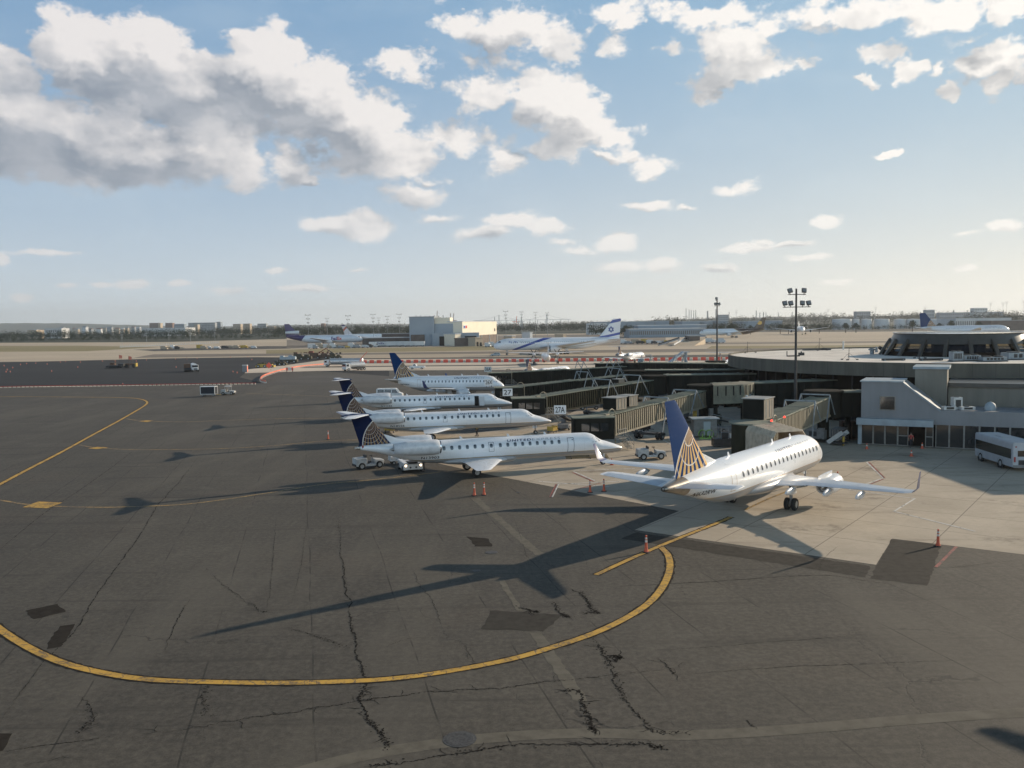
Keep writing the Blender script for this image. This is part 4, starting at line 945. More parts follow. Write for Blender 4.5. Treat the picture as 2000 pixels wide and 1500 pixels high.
MB().lathe([(z0, 4.2), (z1 - 1.0, 4.2)], n=24).build('lounge_core', 'bronze_wall', t)
MB().lathe([(z0 + .02, d0 - .3), (z0 + .02, 4.2)], n=40).build('lounge_floor', 'roof_grey', t)
# slender masts, vents and plant on the roof
def roof_thing(name, label, cat, px, py, build, z=TZ - .25, rz=0):
    p = G(px, py, z); o = build().build(name, ['galv', 'dark_steel', 'plastic_white'], auto=35, loc=p); o.rotation_euler = (0, 0, rz); return tag(o, label, cat, 'plant standing on the round roof')
def mast(h, guy=1.6):
    mb = MB().tube((0, 0, 0), (0, 0, h), .05, .03, 8, 1)
    for k in range(3):
        a = k * 2.09; mb.tube((math.cos(a) * guy, math.sin(a) * guy, 0), (0, 0, h * .55), .02, n=5, mi=1); mb.box((math.cos(a) * guy, math.sin(a) * guy, .08), (.3, .3, .16), mi=1)
    mb.box((.2, 0, h * .9), (.5, .06, .06), mi=1); return mb
roof_thing('roof_mast', 'thin guyed mast at the left end of the round roof', 'mast', 1460, 689, lambda: mast(2.2))
roof_thing('roof_mast', 'thin mast standing on dark ballast near the far roof edge', 'mast', 1600, 684.5, lambda: mast(2.6))
roof_thing('roof_mast', 'tripod mast with crossarm at the near roof edge, left of the drum', 'mast', 1658, 703, lambda: mast(2.0, 1.3))
roof_thing('roof_mast', 'bare mast in front of the lounge drum', 'mast', 1796, 700, lambda: mast(3.0, .9))
roof_thing('roof_pipe', 'white vertical pipe on the far edge of the round roof', 'pipe', 1647, 683, lambda: MB().tube((0, 0, 0), (0, 0, 1.6), .16, n=12, mi=2).tube((0, 0, 1.6), (0, 0, 1.8), .22, .1, 12, mi=2))
def vents(): 
    mb = MB().tube((0, 0, 0), (0, 0, .7), .35, n=14).lathe([(.7, .35), (.75, .62), (.95, .6), (1.1, .3), (1.12, .001)], n=14)
    return mb
roof_thing('roof_vent', 'mushroom vent immediately left of the lounge drum', 'vent', 1703, 692, vents)
roof_thing('roof_vent', 'dark tilted exhaust hood beside the lounge drum', 'vent', 1722, 691, lambda: MB().tube((0, 0, 0), (.3, 0, .7), .3, n=12, mi=1).tube((.3, 0, .7), (-.5, 0, 1.2), .45, .3, 12, mi=1))
roof_thing('roof_vent', 'small cone topped vent left of the mushroom vent', 'vent', 1712, 688, lambda: MB().tube((0, 0, 0), (0, 0, .8), .3, .2, 10).tube((0, 0, .8), (0, 0, 1.1), .34, .02, 10))
def acu(w, d, h):
    mb = MB().box((0, 0, h / 2 + .15), (w, d, h)).box((0, 0, .08), (w + .2, d + .2, .15), mi=1)
    for k in range(2): mb.tube((w * (-.25 + .5 * k), 0, h + .15), (w * (-.25 + .5 * k), 0, h + .3), min(w * .2, d * .4), n=14, mi=1)
    for k in range(5): mb.box((-w * .3 + w * .15 * k, -d / 2 - .015, h * .5 + .15), (w * .1, .03, h * .6), mi=1)
    return mb
roof_thing('air_handler', 'white boxy air handler on the roof right of the beige tower', 'air conditioner', 1867, 706, lambda: acu(1.5, 1.2, 1.3))
roof_thing('air_handler', 'low wide air handler with dark fans on the right part of the roof', 'air conditioner', 1895, 705, lambda: acu(2.4, 1.4, .7))
roof_thing('air_handler', 'flat pale unit on the far right roof', 'air conditioner', 1938, 706, lambda: acu(3.4, 1.5, .5))
roof_thing('air_handler', 'long dark plant housing at the right end of the roof', 'air conditioner', 1995, 702, lambda: acu(5.0, 2.2, .9))
roof_thing('roof_duct', 'dark low ballast tray with cables on the far roof edge', 'duct', 1595, 684, lambda: MB().box((0, 0, .12), (5.5, 1.4, .22), mi=1).box((1.5, 0, .3), (1, .6, .2), mi=1))
roof_thing('roof_duct', 'small dark box casting a shadow in the middle of the pale roof', 'duct', 1565, 694, lambda: MB().box((0, 0, .25), (.9, .7, .5), mi=1).tube((0, 0, .5), (0, 0, .7), .12, n=8, mi=1))
roof_thing('roof_duct', 'bent pipe lying on the pale roof left of the light pole', 'pipe', 1537, 697, lambda: MB().tube((0, 0, .15), (2.2, 0, .15), .1, n=8, mi=1).tube((0, 0, .1), (0, 0, 1.0), .08, n=8, mi=1))
for i, px in enumerate((1745, 1818, 1900)):
    roof_thing('roof_duct', ['brown duct run ahead of the drum, left piece', 'brown duct run ahead of the drum, middle piece', 'brown duct run ahead of the drum, right piece'][i], 'duct', px, 704.5, lambda: MB().box((0, 0, .2), (3.4, .5, .3), mi=1).box((-1.4, 0, .1), (.15, .7, .2)).box((1.4, 0, .1), (.15, .7, .2)))

# tall stair tower and beige block in front of the round building
def wallbox(mb, a, b, z0, z1, depth, mi=0):
    """box whose front face runs a -> b (left to right seen from the camera), going back by depth"""
    a, b = Vector((a[0], a[1], 0)), Vector((b[0], b[1], 0)); d = (b - a).normalized(); nrm = Vector((-d.y, d.x, 0))
    c = [a, b, b + nrm * depth, a + nrm * depth]
    return mb.prism([(p.x, p.y) for p in c], z0, z1, mi)
L0, L1 = G(1681, 868.5), G(1874, 878); FD = (L1 - L0).normalized(); FN = Vector((-FD.y, FD.x, 0))
def FP(u, back=0, z=0): p = L0 + FD * u + FN * back; return Vector((p.x, p.y, z))
def u_of(px):
    """distance along the annex front for a photo column"""
    d = pray(px, 800); a = Vector((d.x, d.y)); c = L0.x * a.y - L0.y * a.x; e = FD.x * a.y - FD.y * a.x
    return -c / e
bt = thing('stair_tower', 'beige windowless stair tower rising against the round terminal roof', 'tower', FP(u_of(1776), 7))
mb = MB(); uA, uB = u_of(1779), u_of(1845)
o_ = bt.location
def rel(mb_, o): mb_.v = [(v[0] - o[0], v[1] - o[1], v[2] - o[2]) for v in mb_.v]; return mb_
mb = wallbox(MB(), FP(uA, 6.5), FP(uB, 6.5), 0, 8.85, 5.5); rel(mb, o_).build('wall', 'block_beige', bt)
mb = wallbox(MB(), FP(uA - .25, 6.3), FP(uB + .25, 6.3), 8.85, 9.15, 6.0); rel(mb, o_).build('roof_coping', 'panel_trim', bt)
bb = thing('service_block', 'long plain beige building under the right edge of the round roof', 'building', FP(u_of(1845), 8.5))
o_ = bb.location
uE = 34
mb = wallbox(MB(), FP(uB + .1, 8.5), FP(uE, 8.5), 0, 6.6, 12); rel(mb, o_).build('wall', 'block_beige', bb)
mb = wallbox(MB(), FP(uB + .1, 8.2), FP(uE, 8.2), 6.6, 7.1, 12); rel(mb, o_).build('roof_edge', 'hood_dark', bb)
# annex with glazed ground floor
an = thing('terminal_annex', 'blue grey annex with sloped shoulder, one square window and glazed ground floor', 'building', FP(0))
o_ = an.location
u1, u2 = u_of(1762), u_of(1835)
zl, zh = 4.45, 7.6
prof = [(0, 2.75), (u2 + 30, 2.75), (u2 + 30, zl), (u2, zl), (u1, zh), (0, zh)]
mb = MB(); fr = [FP(u, 0, z) for u, z in prof]; bk = [FP(u, 6.0, z) for u, z in prof]; k = len(prof)
mb.add(fr + bk, [tuple(range(k)), tuple(range(2 * k - 1, k - 1, -1))] + [(i, (i + 1) % k, k + (i + 1) % k, k + i) for i in range(k)])
rel(mb, o_).build('upper_wall', 'panel_blue', an)
mb = MB(); mb.add([FP(u1, -.12, zh + .06), FP(u2 + .1, -.12, zl + .06), FP(u2 + .1, 1.6, zl + .06), FP(u1, 1.6, zh + .06)], [(0, 1, 2, 3)])
mb.add([FP(u1, -.12, zh - .18), FP(u2 + .1, -.12, zl - .18), FP(u2 + .1, -.12, zl + .06), FP(u1, -.12, zh + .06)], [(0, 1, 2, 3)])
rel(mb, o_).build('sloped_flashing', 'galv', an)
mb = wallbox(MB(), FP(-.15, -.15), FP(u1 + .1, -.15), zh, zh + .14, 6.3); rel(mb, o_).build('roof', 'panel_trim', an)
mb = wallbox(MB(), FP(-.4, -1.1), FP(u_of(1824), -1.1), 2.55, 3.3, 1.1); rel(mb, o_).build('canopy', 'panel_trim', an)
mb = wallbox(MB(), FP(-.1, .6), FP(u2 + 30, .6), 0, 2.75, 5.0); rel(mb, o_).build('ground_floor_core', 'bronze_wall', an)
ua, ub = u_of(1717.5), u_of(1749)
fw = MB()
for a, b_, z0, z1 in ((ua, ub, 5.85, 5.95), (ua, ub, 4.25, 4.35), (ua, ua + .1, 4.35, 5.85), (ub - .1, ub, 4.35, 5.85)): wallbox(fw, FP(a, -.08), FP(b_, -.08), z0, z1, .14)
w = rel(fw, o_).build('window', 'alu_frame', an)
mb = MB().add([FP(ua + .05, -.02, 4.3), FP(ub - .05, -.02, 4.3), FP(ub - .05, -.02, 5.9), FP(ua + .05, -.02, 5.9)], [(0, 1, 2, 3)]); rel(mb, o_).build('pane', 'dark_glass', w)
# glazing bays of the ground floor
edges = [1682, 1706, 1729, 1754, 1775, 1808, 1824, 1828, 1855, 1884, 1914, 1944, 1974, 2005, 2040, 2080]
for i in range(len(edges) - 1):
    if edges[i] in (1775,) : continue                      # the open doorway
    a, b_ = u_of(edges[i]), u_of(edges[i + 1])
    if b_ - a < .5: continue
    fm = MB()
    wallbox(fm, FP(a, 0), FP(a + .09, 0), 0.1, 2.75, .12); wallbox(fm, FP(b_ - .09, 0), FP(b_, 0), 0.1, 2.75, .12)
    wallbox(fm, FP(a + .09, 0), FP(b_ - .09, 0), 0.1, .2, .12)
    if edges[i] in (1754, 1808): wallbox(fm, FP(a + .09, 0), FP(b_ - .09, 0), 1.25, 1.35, .12)
    nm = 'door' if edges[i] in (1754, 1808) else 'glazing_bay'
    f = rel(fm, o_).build(nm, 'alu_frame', an)
    mb = MB().add([FP(a + .05, .06, .15), FP(b_ - .05, .06, .15), FP(b_ - .05, .06, 2.74), FP(a + .05, .06, 2.74)], [(0, 1, 2, 3)]); rel(mb, o_).build('pane', 'dark_glass', f)
mb = wallbox(MB(), FP(-.3, -.25), FP(u2 + 30, -.25), 0, .12, .8); rel(mb, o_).build('plinth', 'precast', an)
mb = wallbox(MB(), FP(-.3, -.3), FP(.12, -.3), .1, 2.6, .5); rel(mb, o_).build('corner_pier', 'panel_trim', an)
def ac_on(name, label, px, py, z, s, rz=0.0, kind=0):
    p = G(px, py, z)
    mb = MB().box((0, 0, s[2] / 2), s).box((0, -s[1] / 2 - .02, s[2] * .5), (s[0] * .6, .04, s[2] * .6), mi=1).tube((0, 0, s[2]), (0, 0, s[2] + .08), min(s[0], s[1]) * .35, n=16, mi=1)
    return tag(mb.build(name, ['plastic_white', 'dark_steel'], loc=p, auto=30), label, 'air conditioner', 'units on the low annex roof')
for i, (px, py, s) in enumerate([(1868, 799, (1, .8, 1.4)), (1853, 800, (1.4, .7, .4)), (1888, 800, (1.6, .8, .35))]):
    ac_on('condenser_unit', ['upright grey condenser on the low annex roof', 'flat grey unit left of the upright condenser', 'flat grey unit right of the upright condenser'][i], px, py, zl + .02, s)
p = G(1934, 801, zl)
tag(MB().lathe([(0, .6), (.4, .6), (.7, .5), (.9, .25), (1.0, .001)], n=20).build('roof_hood', 'panel_trim', loc=p, smooth=True, auto=40), 'pale rounded ventilation hood on the low annex roof', 'vent')

# ---------------------------------------------------------------- passenger boarding bridges
def tunnel(mb, a, b, w, h, rib=.5, roof_mi=2, ribd=.13, side_mi=1, body_mi=0, bottom=.35):
    """corrugated box from a to b (floor-level centre points)"""
    a, b = Vector(a), Vector(b); d = b - a; L = d.length; q = d.to_track_quat('X', 'Z').to_matrix().to_4x4()
    def tb(x, y, z, dx, dy, dz, mi): mb.box((0, 0, 0), (dx, dy, dz), mi=mi, M=Matrix.Translation(a) @ q @ Matrix.Translation((x, y, z)))
    tb(L / 2, 0, h / 2, L, w, h, body_mi)
    tb(L / 2, 0, h + .06, L + .1, w + .3, .12, roof_mi)
    n = int(L / rib)
    for i in range(n):
        x = (i + .5) * L / n
        for sg in (-1, 1): tb(x, sg * (w / 2 + ribd / 2), h * .5 - .02, rib * .38, ribd, h - .12, side_mi)
        if roof_mi == 2 and i % 2 == 0: tb(x, 0, h + .15, rib * .3, w + .25, .05, body_mi if False else roof_mi)
    for sg in (-1, 1):
        tb(L / 2, sg * (w / 2 + ribd + .02), -.05, L, .14, .22, side_mi); 
    return mb
BM = ['bridge_groove', 'bridge_rib', 'bridge_roof']; BO = ['bridge_groove', 'bridge_rib_shade', 'bridge_roof']; BD = ['bridge_dark', 'bridge_dark', 'bridge_roof']
def railing(mb, pts, h=1.05, step=.9, r=.025, mi=0):
    for a, b in zip(pts[:-1], pts[1:]):
        a, b = Vector(a), Vector(b); n = max(1, int((b - a).length / step)); up = Vector((0, 0, h))
        for k in (1, .55): mb.tube(a + up * k, b + up * k, r, n=6, mi=mi)
        for i in range(n + 1): p = a + (b - a) * i / n; mb.tube(p, p + up, r, n=6, mi=mi)
    return mb
def sign_board(name, txt, label, loc, rz, w, h, lean=0.0, group='gate number signs', grey=False):
    s = thing(name, label, 'sign', loc, rz, group)
    b = MB().box((0, 0, h / 2 + .35), (w, .12, h)).box((-w * .3, .02, .17), (.06, .06, .36), mi=1).box((w * .3, .02, .17), (.06, .06, .36), mi=1)
    b.build('board', ['sign_white' if not grey else 'panel_trim', 'dark_steel'], s, bevel=.02)
    sign_text('number', txt, w * .78, h * .66, 'sign_black', s, Matrix.Translation((0, -.066, h / 2 + .35)) @ Matrix.Rotation(math.pi / 2, 4, 'X'))
    return s
def jet_bridge(label, cab, cab_rz, rot, zf, zr, split=.5, sides=True, cabkind='box', group='boarding bridges', ac=None, stair=True, frames=(.3, .62), dark=False, apex=.4, lamp=True, roundcab=False, start=1.8):
    """cab = x,y of the cab, rot = x,y of the rotunda, zf / zr floor heights"""
    cab, rot = Vector((cab[0], cab[1], 0)), Vector((rot[0], rot[1], 0)); d = rot - cab; L = d.length; dn = d.normalized(); pn = Vector((-dn.y, dn.x, 0))
    r = thing('jet_bridge', label, 'jet bridge', (rot.x, rot.y, 0), 0, group)
    O = Vector((rot.x, rot.y, 0)); F = lambda t, s=0, z=0: cab + dn * (L * t) + pn * s + Vector((0, 0, zf + (zr - zf) * t + z)) - O
    mats = BD if dark is True else (BO if dark else BM)
    t0 = start / L; t1 = 1 - 1.6 / L
    tunnel(MB(), F(t0), F(split), 2.45, 2.35).build('outer_tunnel', mats, r)
    tunnel(MB(), F(split - .02, 0, .12), F(t1, 0, .12), 2.15, 2.1).build('inner_tunnel', mats, r)
    MB().lathe([(zr - .3, 2.1), (zr + 2.7, 2.1), (zr + 2.75, 2.45), (zr + 2.95, 2.35), (zr + 3.0, .001)], n=24).tube((0, 0, 0), (0, 0, zr), .7, n=14).tube((0, 0, 0), (0, 0, .4), 1.4, n=14).build('rotunda', ['bridge_dark'], r, auto=30)
    # cab
    c = cab - O; M = Matrix.Translation(c + Vector((0, 0, zf))) @ Matrix.Rotation(cab_rz, 4, 'Z')
    if roundcab:
        mb = MB().lathe([(-1.4, 1.95), (2.55, 1.95)], n=32, cap=True, o=(0, 0, 0)); mb.v = [tuple(M @ Vector(v)) for v in mb.v]
        mb.build('cab', 'cab_olive', r, smooth=True, auto=30)
        mb = MB().lathe([(2.56, 2.2), (2.7, 2.2), (2.74, .001)], n=32, cap=False); mb.v = [tuple(M @ Vector(v)) for v in mb.v]; mb.build('cab_roof', 'bridge_roof', r, auto=30)
    else:
        mb = MB().box((0, 0, 1.15), (4.6, 3.0, 2.5)).box((-2.35, 0, 1.2), (.12, 2.6, 1.9)); mb.v = [tuple(M @ Vector(v)) for v in mb.v]; mb.build('cab', 'bridge_dark', r, bevel=.05)
        mb = MB().box((-.1, 0, 2.46), (5.0, 3.3, .12)); mb.v = [tuple(M @ Vector(v)) for v in mb.v]; mb.build('cab_roof', 'bridge_roof', r)
        mb = MB()
        for k in range(3): mb.box((-1.1 + 1.1 * k, -1.53, 1.35), (.9, .06, .9))
        mb.v = [tuple(M @ Vector(v)) for v in mb.v]; mb.build('cab_window', 'dark_glass', r)
    # drive column frames and bogie
    for k, t in enumerate(frames):
        for sg in (-1, 1):
            ap = F(t, sg * 1.7, 2.45 + apex); fl = MB()
            ft = F(t - 1.9 / L, sg * 1.85, 0); ft.z = .75 if k == 0 else F(t)[2] - .2
            fl.bar(ap, ft, .12, .12); ft2 = F(t + 2.3 / L, sg * 1.75, .2); fl.bar(ap, ft2, .1, .1)
            fl.build('support_frame', 'galv', r)
        fm = MB().bar(F(t, -1.7, 2.45 + apex), F(t, 1.7, 2.45 + apex), .14, .14); fm.build('frame_crossbeam', 'galv', r)
        if k == 0:
            bp = F(t - 1.9 / L); bp.z = 0; bg = MB(); a_ = math.atan2(dn.y, dn.x)
            bg.box(bp + Vector((0, 0, .75)), (.9, 4.2, .3), rz=a_)
            for sg in (-1, 1): bg.box(bp + pn * 1.55 * sg + Vector((0, 0, .6)), (1.3, .3, .5), rz=a_)
            g = bg.build('drive_bogie', 'dark_steel', r)
            for sg in (-1.85, -1.25, 1.25, 1.85): MB().wheel(bp + pn * sg + Vector((0, 0, .5)), .5, .32, pn, 18).build('wheel', ['rubber', 'wheel_hub'], g, smooth=True, auto=40)
    if stair:
        s0 = c + pn * -2.6 + dn * 2.0 + Vector((0, 0, zf)); st = MB(); s1 = s0 + dn * (zf * 1.25); s1.z = 0
        for k in range(9):
            p = s0 + (s1 - s0) * (k / 9); st.box(p, (.28, .9, .05), rz=math.atan2(dn.y, dn.x))
        railing(st, [s0 + pn * .45, s1 + pn * .45], 1, 1.2); railing(st, [s0 - pn * .45, s1 - pn * .45], 1, 1.2)
        pl = s0 - dn * .8; st.box(pl, (1.8, 1.5, .08), rz=math.atan2(dn.y, dn.x)); railing(st, [pl - dn * .9 - pn * .7, pl + dn * .9 - pn * .7], 1.05, .4)
        st.build('service_stair', 'stair_grey', r)
    if lamp:
        p = F(t0 + .01, -1.75, -1.2); lm = MB().tube(p, p + Vector((0, 0, 3.6)), .06, n=8)
        prev = p + Vector((0, 0, 3.6))
        for k in range(1, 7):
            a_ = k * math.pi / 6 * .9; q_ = p + Vector((0, 0, 3.6)) + Vector((0, 0, math.sin(a_) * .8)) - dn * ((1 - math.cos(a_)) * .8)
            lm.tube(prev, q_, .06, n=8); prev = q_
        lm.box(prev - dn * .3, (.8, .35, .16), rz=math.atan2(dn.y, dn.x)); lm.build('gooseneck_lamp', 'bridge_rib', r)
    if ac:
        for (t, s, w_, d_, h_) in ac:
            q = F(t, s, 2.55); a_ = math.atan2(dn.y, dn.x)
            mb = MB().box(q + Vector((0, 0, h_ / 2)), (w_, d_, h_), rz=a_).box(q + Vector((0, 0, h_ + .03)), (w_ + .25, d_ + .25, .07), rz=a_, mi=1)
            for k in (-.3, .05, .33): mb.box(q + dn * w_ * k - pn * (d_ / 2 + .02) + Vector((0, 0, h_ * .5)), (w_ * .02, .04, h_ * .85), rz=a_, mi=1)
            ab = mb.build('air_conditioner', ['ac_tan', 'roof_grey'], r); MB().box(q - dn * (w_ / 2 + .03) + Vector((0, 0, h_ / 2)), (.05, d_ * .96, h_ * .94), rz=a_).build('dark_front_panel', 'bridge_dark', ab)
    return r, F
worn('cab_olive', (0.04, 0.036, 0.024), 0.9, spec=.08, amt=0.3, scale=1.2, streak=True)
b28, F28 = jet_bridge('boarding bridge with round olive cab and accordion canopy at the large jet nose', (23.6, 85.4), 0, (38.6, 107.5), 2.45, 3.4, .48, roundcab=True, ac=[(.13, .5, 3.0, 2.2, 2.1)], frames=(.62, .86), stair=False, start=2.2)
b27a, F27a = jet_bridge('boarding bridge with brightly striped corrugated tunnel and tan boxes on top, gate 27A', (9.4, 101.2), R(3), (27.5, 124.5), 1.75, 3.1, .42, ac=[(.19, .4, 2.4, 1.9, 1.45), (.30, .5, 2.0, 1.7, 1.3)], frames=(.52, .8))
b27, F27 = jet_bridge('boarding bridge with pale green roof serving gate 27', (2.4, 128.5), R(3), (24.5, 149.5), 1.75, 3.0, .5, frames=(.55, .8), apex=1.1, dark='shade', ac=[(.7, .3, 1.5, 1.2, .6)])  # ribs here use the copy with shade in its colour
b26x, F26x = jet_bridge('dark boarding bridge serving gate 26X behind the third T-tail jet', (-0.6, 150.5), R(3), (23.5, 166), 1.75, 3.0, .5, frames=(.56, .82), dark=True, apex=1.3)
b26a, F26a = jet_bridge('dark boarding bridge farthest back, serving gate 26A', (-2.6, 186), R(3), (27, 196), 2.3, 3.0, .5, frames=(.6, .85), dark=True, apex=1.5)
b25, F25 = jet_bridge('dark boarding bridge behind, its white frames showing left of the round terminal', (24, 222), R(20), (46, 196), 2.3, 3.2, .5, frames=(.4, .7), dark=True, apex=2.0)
# accordion canopy and telescopic hood of the gate 28 cab, reaching the aircraft door
mb = MB(); p0 = Vector((24.3, 84.2)) ; p1 = Vector((25.6, 79.9)); d_ = (p1 - p0).normalized(); n_ = Vector((-d_.y, d_.x))
rings = []
for k in range(17):
    t_ = k / 16; c_ = p0.lerp(p1, t_); w_ = 1.85 + (.12 if k % 2 else 0) - .1 * t_; h_ = 2.65 + (.14 if k % 2 else 0) - .25 * t_
    rings.append([Vector((c_.x + n_.x * x - b28.location.x, c_.y + n_.y * x - b28.location.y, 2.4 + z)) for x, z in ((-w_, 0), (-w_, h_ * .8), (-w_ * .8, h_), (w_ * .8, h_), (w_, h_ * .8), (w_, 0))])
mb.loft(rings, closed=False, cap0=False, cap1=False).build('accordion_canopy', 'bellows', b28)
for px, py, z in ((1507, 823, 5.5), (1532, 816, 5.6)):
    p = G(px, py, z) - b28.location; MB().lathe([(0, .1), (.12, .1), (.2, .001)], o=p, n=10).build('warning_light', 'lamp_red', b28)
sg = 'gate number signs'
sign_board('gate_sign', '27A', 'white gate sign reading 27A on the nearest bridge cab', G(1094, 815, 4.55), R(-6), 1.35, 1.0)
sign_board('gate_sign', '27', 'white gate sign reading 27 above the second T-tail jet', G(991.5, 778, 4.5), R(0), 1.4, 1.05)
sign_board('gate_sign', '26X', 'gate sign reading 26X by the nose of the farther low-tail jet', G(955, 757, 4.4), R(4), 1.5, 1.1)
sign_board('gate_sign', '26A', 'dark gate sign reading 26A against the sunlit taxiway', G(953, 729.5, 4.9), R(8), 1.5, 1.1, grey=True)
sign_board('gate_sign', '25A', 'small grey gate sign between white frames beyond the bridges', G(1251, 712, 5.4), R(8), 1.3, 1.0, grey=True)
# enclosed fixed walkways between rotundas and the round building
def walkway(label, a, b, z, w, h, lit=False):
    r = thing('fixed_walkway', label, 'walkway', (a[0], a[1], 0), 0, 'fixed walkways to the round terminal'); O = Vector((a[0], a[1], 0))
    d = Vector((b[0] - a[0], b[1] - a[1], 0))
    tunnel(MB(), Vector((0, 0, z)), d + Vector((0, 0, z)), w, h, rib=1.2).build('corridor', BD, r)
    n = d.normalized(); L = d.length
    for t_ in (.25, .8): MB().tube(n * L * t_, n * L * t_ + Vector((0, 0, z)), .35, n=12).build('column', 'bridge_dark', r)
    return r
walkway('dark elevated walkway from the gate 27A rotunda to the terminal', (29.5, 125), (48, 131), 3.0, 3.4, 3.0)
walkway('elevated walkway from the gate 27 rotunda to the terminal', (26.5, 150), (42.5, 150), 3.0, 3.2, 2.9)
walkway('elevated walkway behind, from the gate 26X rotunda', (25.5, 166.5), (44, 163), 3.0, 3.2, 2.9)
walkway('farthest elevated walkway, from the gate 26A rotunda', (29, 195.5), (52, 180), 3.1, 3.2, 2.9)
walkway('short dark walkway joining the round cab bridge to the annex', (40.2, 108), (46.5, 107.5), 3.3, 3.0, 2.8)
# curved pale hood over the gate 27A walkway corner
p = G(1378, 760, 4.5); hd = thing('walkway_hood', 'pale curved sheet metal hood with slotted side beside the bridges', 'canopy', (27.5, 120.5, 0))
mb = MB(); rings = []
for k in range(9):
    a_ = R(-5 + k * 10); rings.append([Vector((1.0 + 5.5 * math.sin(a_), 6.5 - 5.5 * math.cos(a_) , z)) + Vector((math.sin(a_), -math.cos(a_), 0)) * o2 for o2, z in ((-1.2, 3.4), (-1.2, 6.2), (-.8, 6.4), (1.2, 6.2), (1.25, 3.6))])
mb.loft(rings, closed=False, cap0=False, cap1=False).build('hood_shell', 'hood_tan', hd)
mb = MB()
for k in range(8):
    a_ = R(0 + k * 10); q = Vector((1.0 + 5.5 * math.sin(a_), 6.5 - 5.5 * math.cos(a_), 0)) + Vector((math.sin(a_), -math.cos(a_), 0)) * 1.28
    mb.box(q + Vector((0, 0, 5.4)), (.14, .08, 1.3), rz=a_)
mb.build('vent_slots', 'black_void', hd)
MB().tube((1, 1, 0), (1, 1, 3.4), .3, n=10).tube((6, 5.5, 0), (6, 5.5, 3.4), .3, n=10).build('column', 'bridge_dark', hd)
# ---------------------------------------------------------------- floodlight masts near the terminal
def floodmast(name, label, x, y, h, rows, group='floodlight masts by the terminal', hw=.17):
    r = thing(name, label, 'light mast', (x, y, 0), 0, group)
    MB().tube((0, 0, 0), (0, 0, h), hw * 1.25, hw * .7, 12).tube((0, 0, 0), (0, 0, .5), hw * 2.2, n=12).build('pole', 'dark_steel', r, smooth=True, auto=40)
    for z, xs_ in rows:
        a = MB().bar((min(xs_) - .25, -.1, h - z), (max(xs_) + .25, -.1, h - z), .09, .09); a = a.build('crossarm', 'dark_steel', r)
        for i, xx in enumerate(xs_):
            w_ = .62
            M = Matrix.Translation((xx, -.15, h - z + .5)) @ Matrix.Rotation(R(rnd.choice((-14, -8, 6, 12))), 4, 'Y') @ Matrix.Rotation(R(-18), 4, 'X')
            mb = MB().box((0, 0, 0), (w_ * .9, .26, .56), M=M).box((0, 0, 0), (w_ * .76, .05, .44), M=M @ Matrix.Translation((0, -.15, 0)), mi=1).box((0, 0, -.45), (.08, .08, .25), M=M)
            mb.build('floodlight', ['dark_steel', 'lens_grey'], a)
    return r
worn('lens_grey', (0.2, 0.2, 0.2), 0.2, amt=0.2)
floodmast('floodlight_mast', 'tall dark light mast with six floodlights on two crossarms', 36.6, 112, 19.1, [(.75, (-.85, .95)), (2.35, (-1.5, -.75, .75, 1.55))])
floodmast('floodlight_mast', 'slimmer light mast with two stacked lamps, left of the taller mast', 49.6, 210, 20.6, [(.6, (-.2,)), (1.9, (-.45, .45))], hw=.2)

# ---------------------------------------------------------------- cones and delineators
worn('cone_orange', (0.62, 0.11, 0.05), 0.55, amt=0.3, scale=6); worn('cone_white', (0.62, 0.6, 0.56), 0.5, amt=0.2, scale=6); worn('rubber_base', (0.03, 0.028, 0.026), 0.8)
worn('veh_offwhite', (0.5, 0.5, 0.49), .5, amt=.3, scale=3); worn('veh_white', (0.66, 0.66, 0.66), 0.35, amt=0.14, scale=1.5, coat=0.4); worn('veh_grey', (0.2, 0.2, 0.2), 0.5, amt=0.3, scale=2); worn('veh_dark', (0.03, 0.03, 0.032), 0.55, amt=0.3, scale=2)
worn('veh_yellow', (0.5, 0.34, 0.06), 0.5, amt=0.3, scale=2); worn('veh_red', (0.42, 0.05, 0.035), 0.5, amt=0.3, scale=2); worn('safety_green', (0.35, 0.62, 0.16), 0.5, amt=0.2, scale=2)
worn('rust_brown', (0.13, 0.075, 0.05), 0.75, amt=0.4, scale=1); worn('mud', (0.085, 0.075, 0.05), 0.9, amt=0.5, scale=0.8); worn('wood', (0.3, 0.22, 0.12), 0.8, amt=0.3, scale=3); worn('lamp_glass', (0.7, 0.68, 0.6), 0.15, amt=0.1)
worn('veh_red_dull', (0.3, 0.05, 0.04), 0.6, amt=0.3); worn('brick_red', (0.22, 0.06, 0.04), 0.7, amt=0.4)
worn('far_olive', (0.08, 0.085, 0.06), .6, amt=.3); worn('orange_net', (0.75, 0.22, 0.14), 0.6, amt=0.25, scale=2); worn('skin', (0.38, 0.23, 0.16), 0.6, amt=0.1); worn('cloth_dark', (0.02, 0.022, 0.03), 0.85, amt=0.2, scale=6); worn('vest', (0.42, 0.55, 0.08), 0.7, amt=0.15, scale=6); worn('cloth_red', (0.45, 0.05, 0.05), 0.8, amt=0.2, scale=5); worn('cloth_blue', (0.06, 0.09, 0.18), 0.8, amt=0.2, scale=5)
m, nt, b = new_mat('lamp_lit', 0.3); setc(nt, b, (0.9, 0.8, 0.6)); b.inputs['Emission Color'].default_value = (1, 0.8, 0.55, 1); b.inputs['Emission Strength'].default_value = 3.0
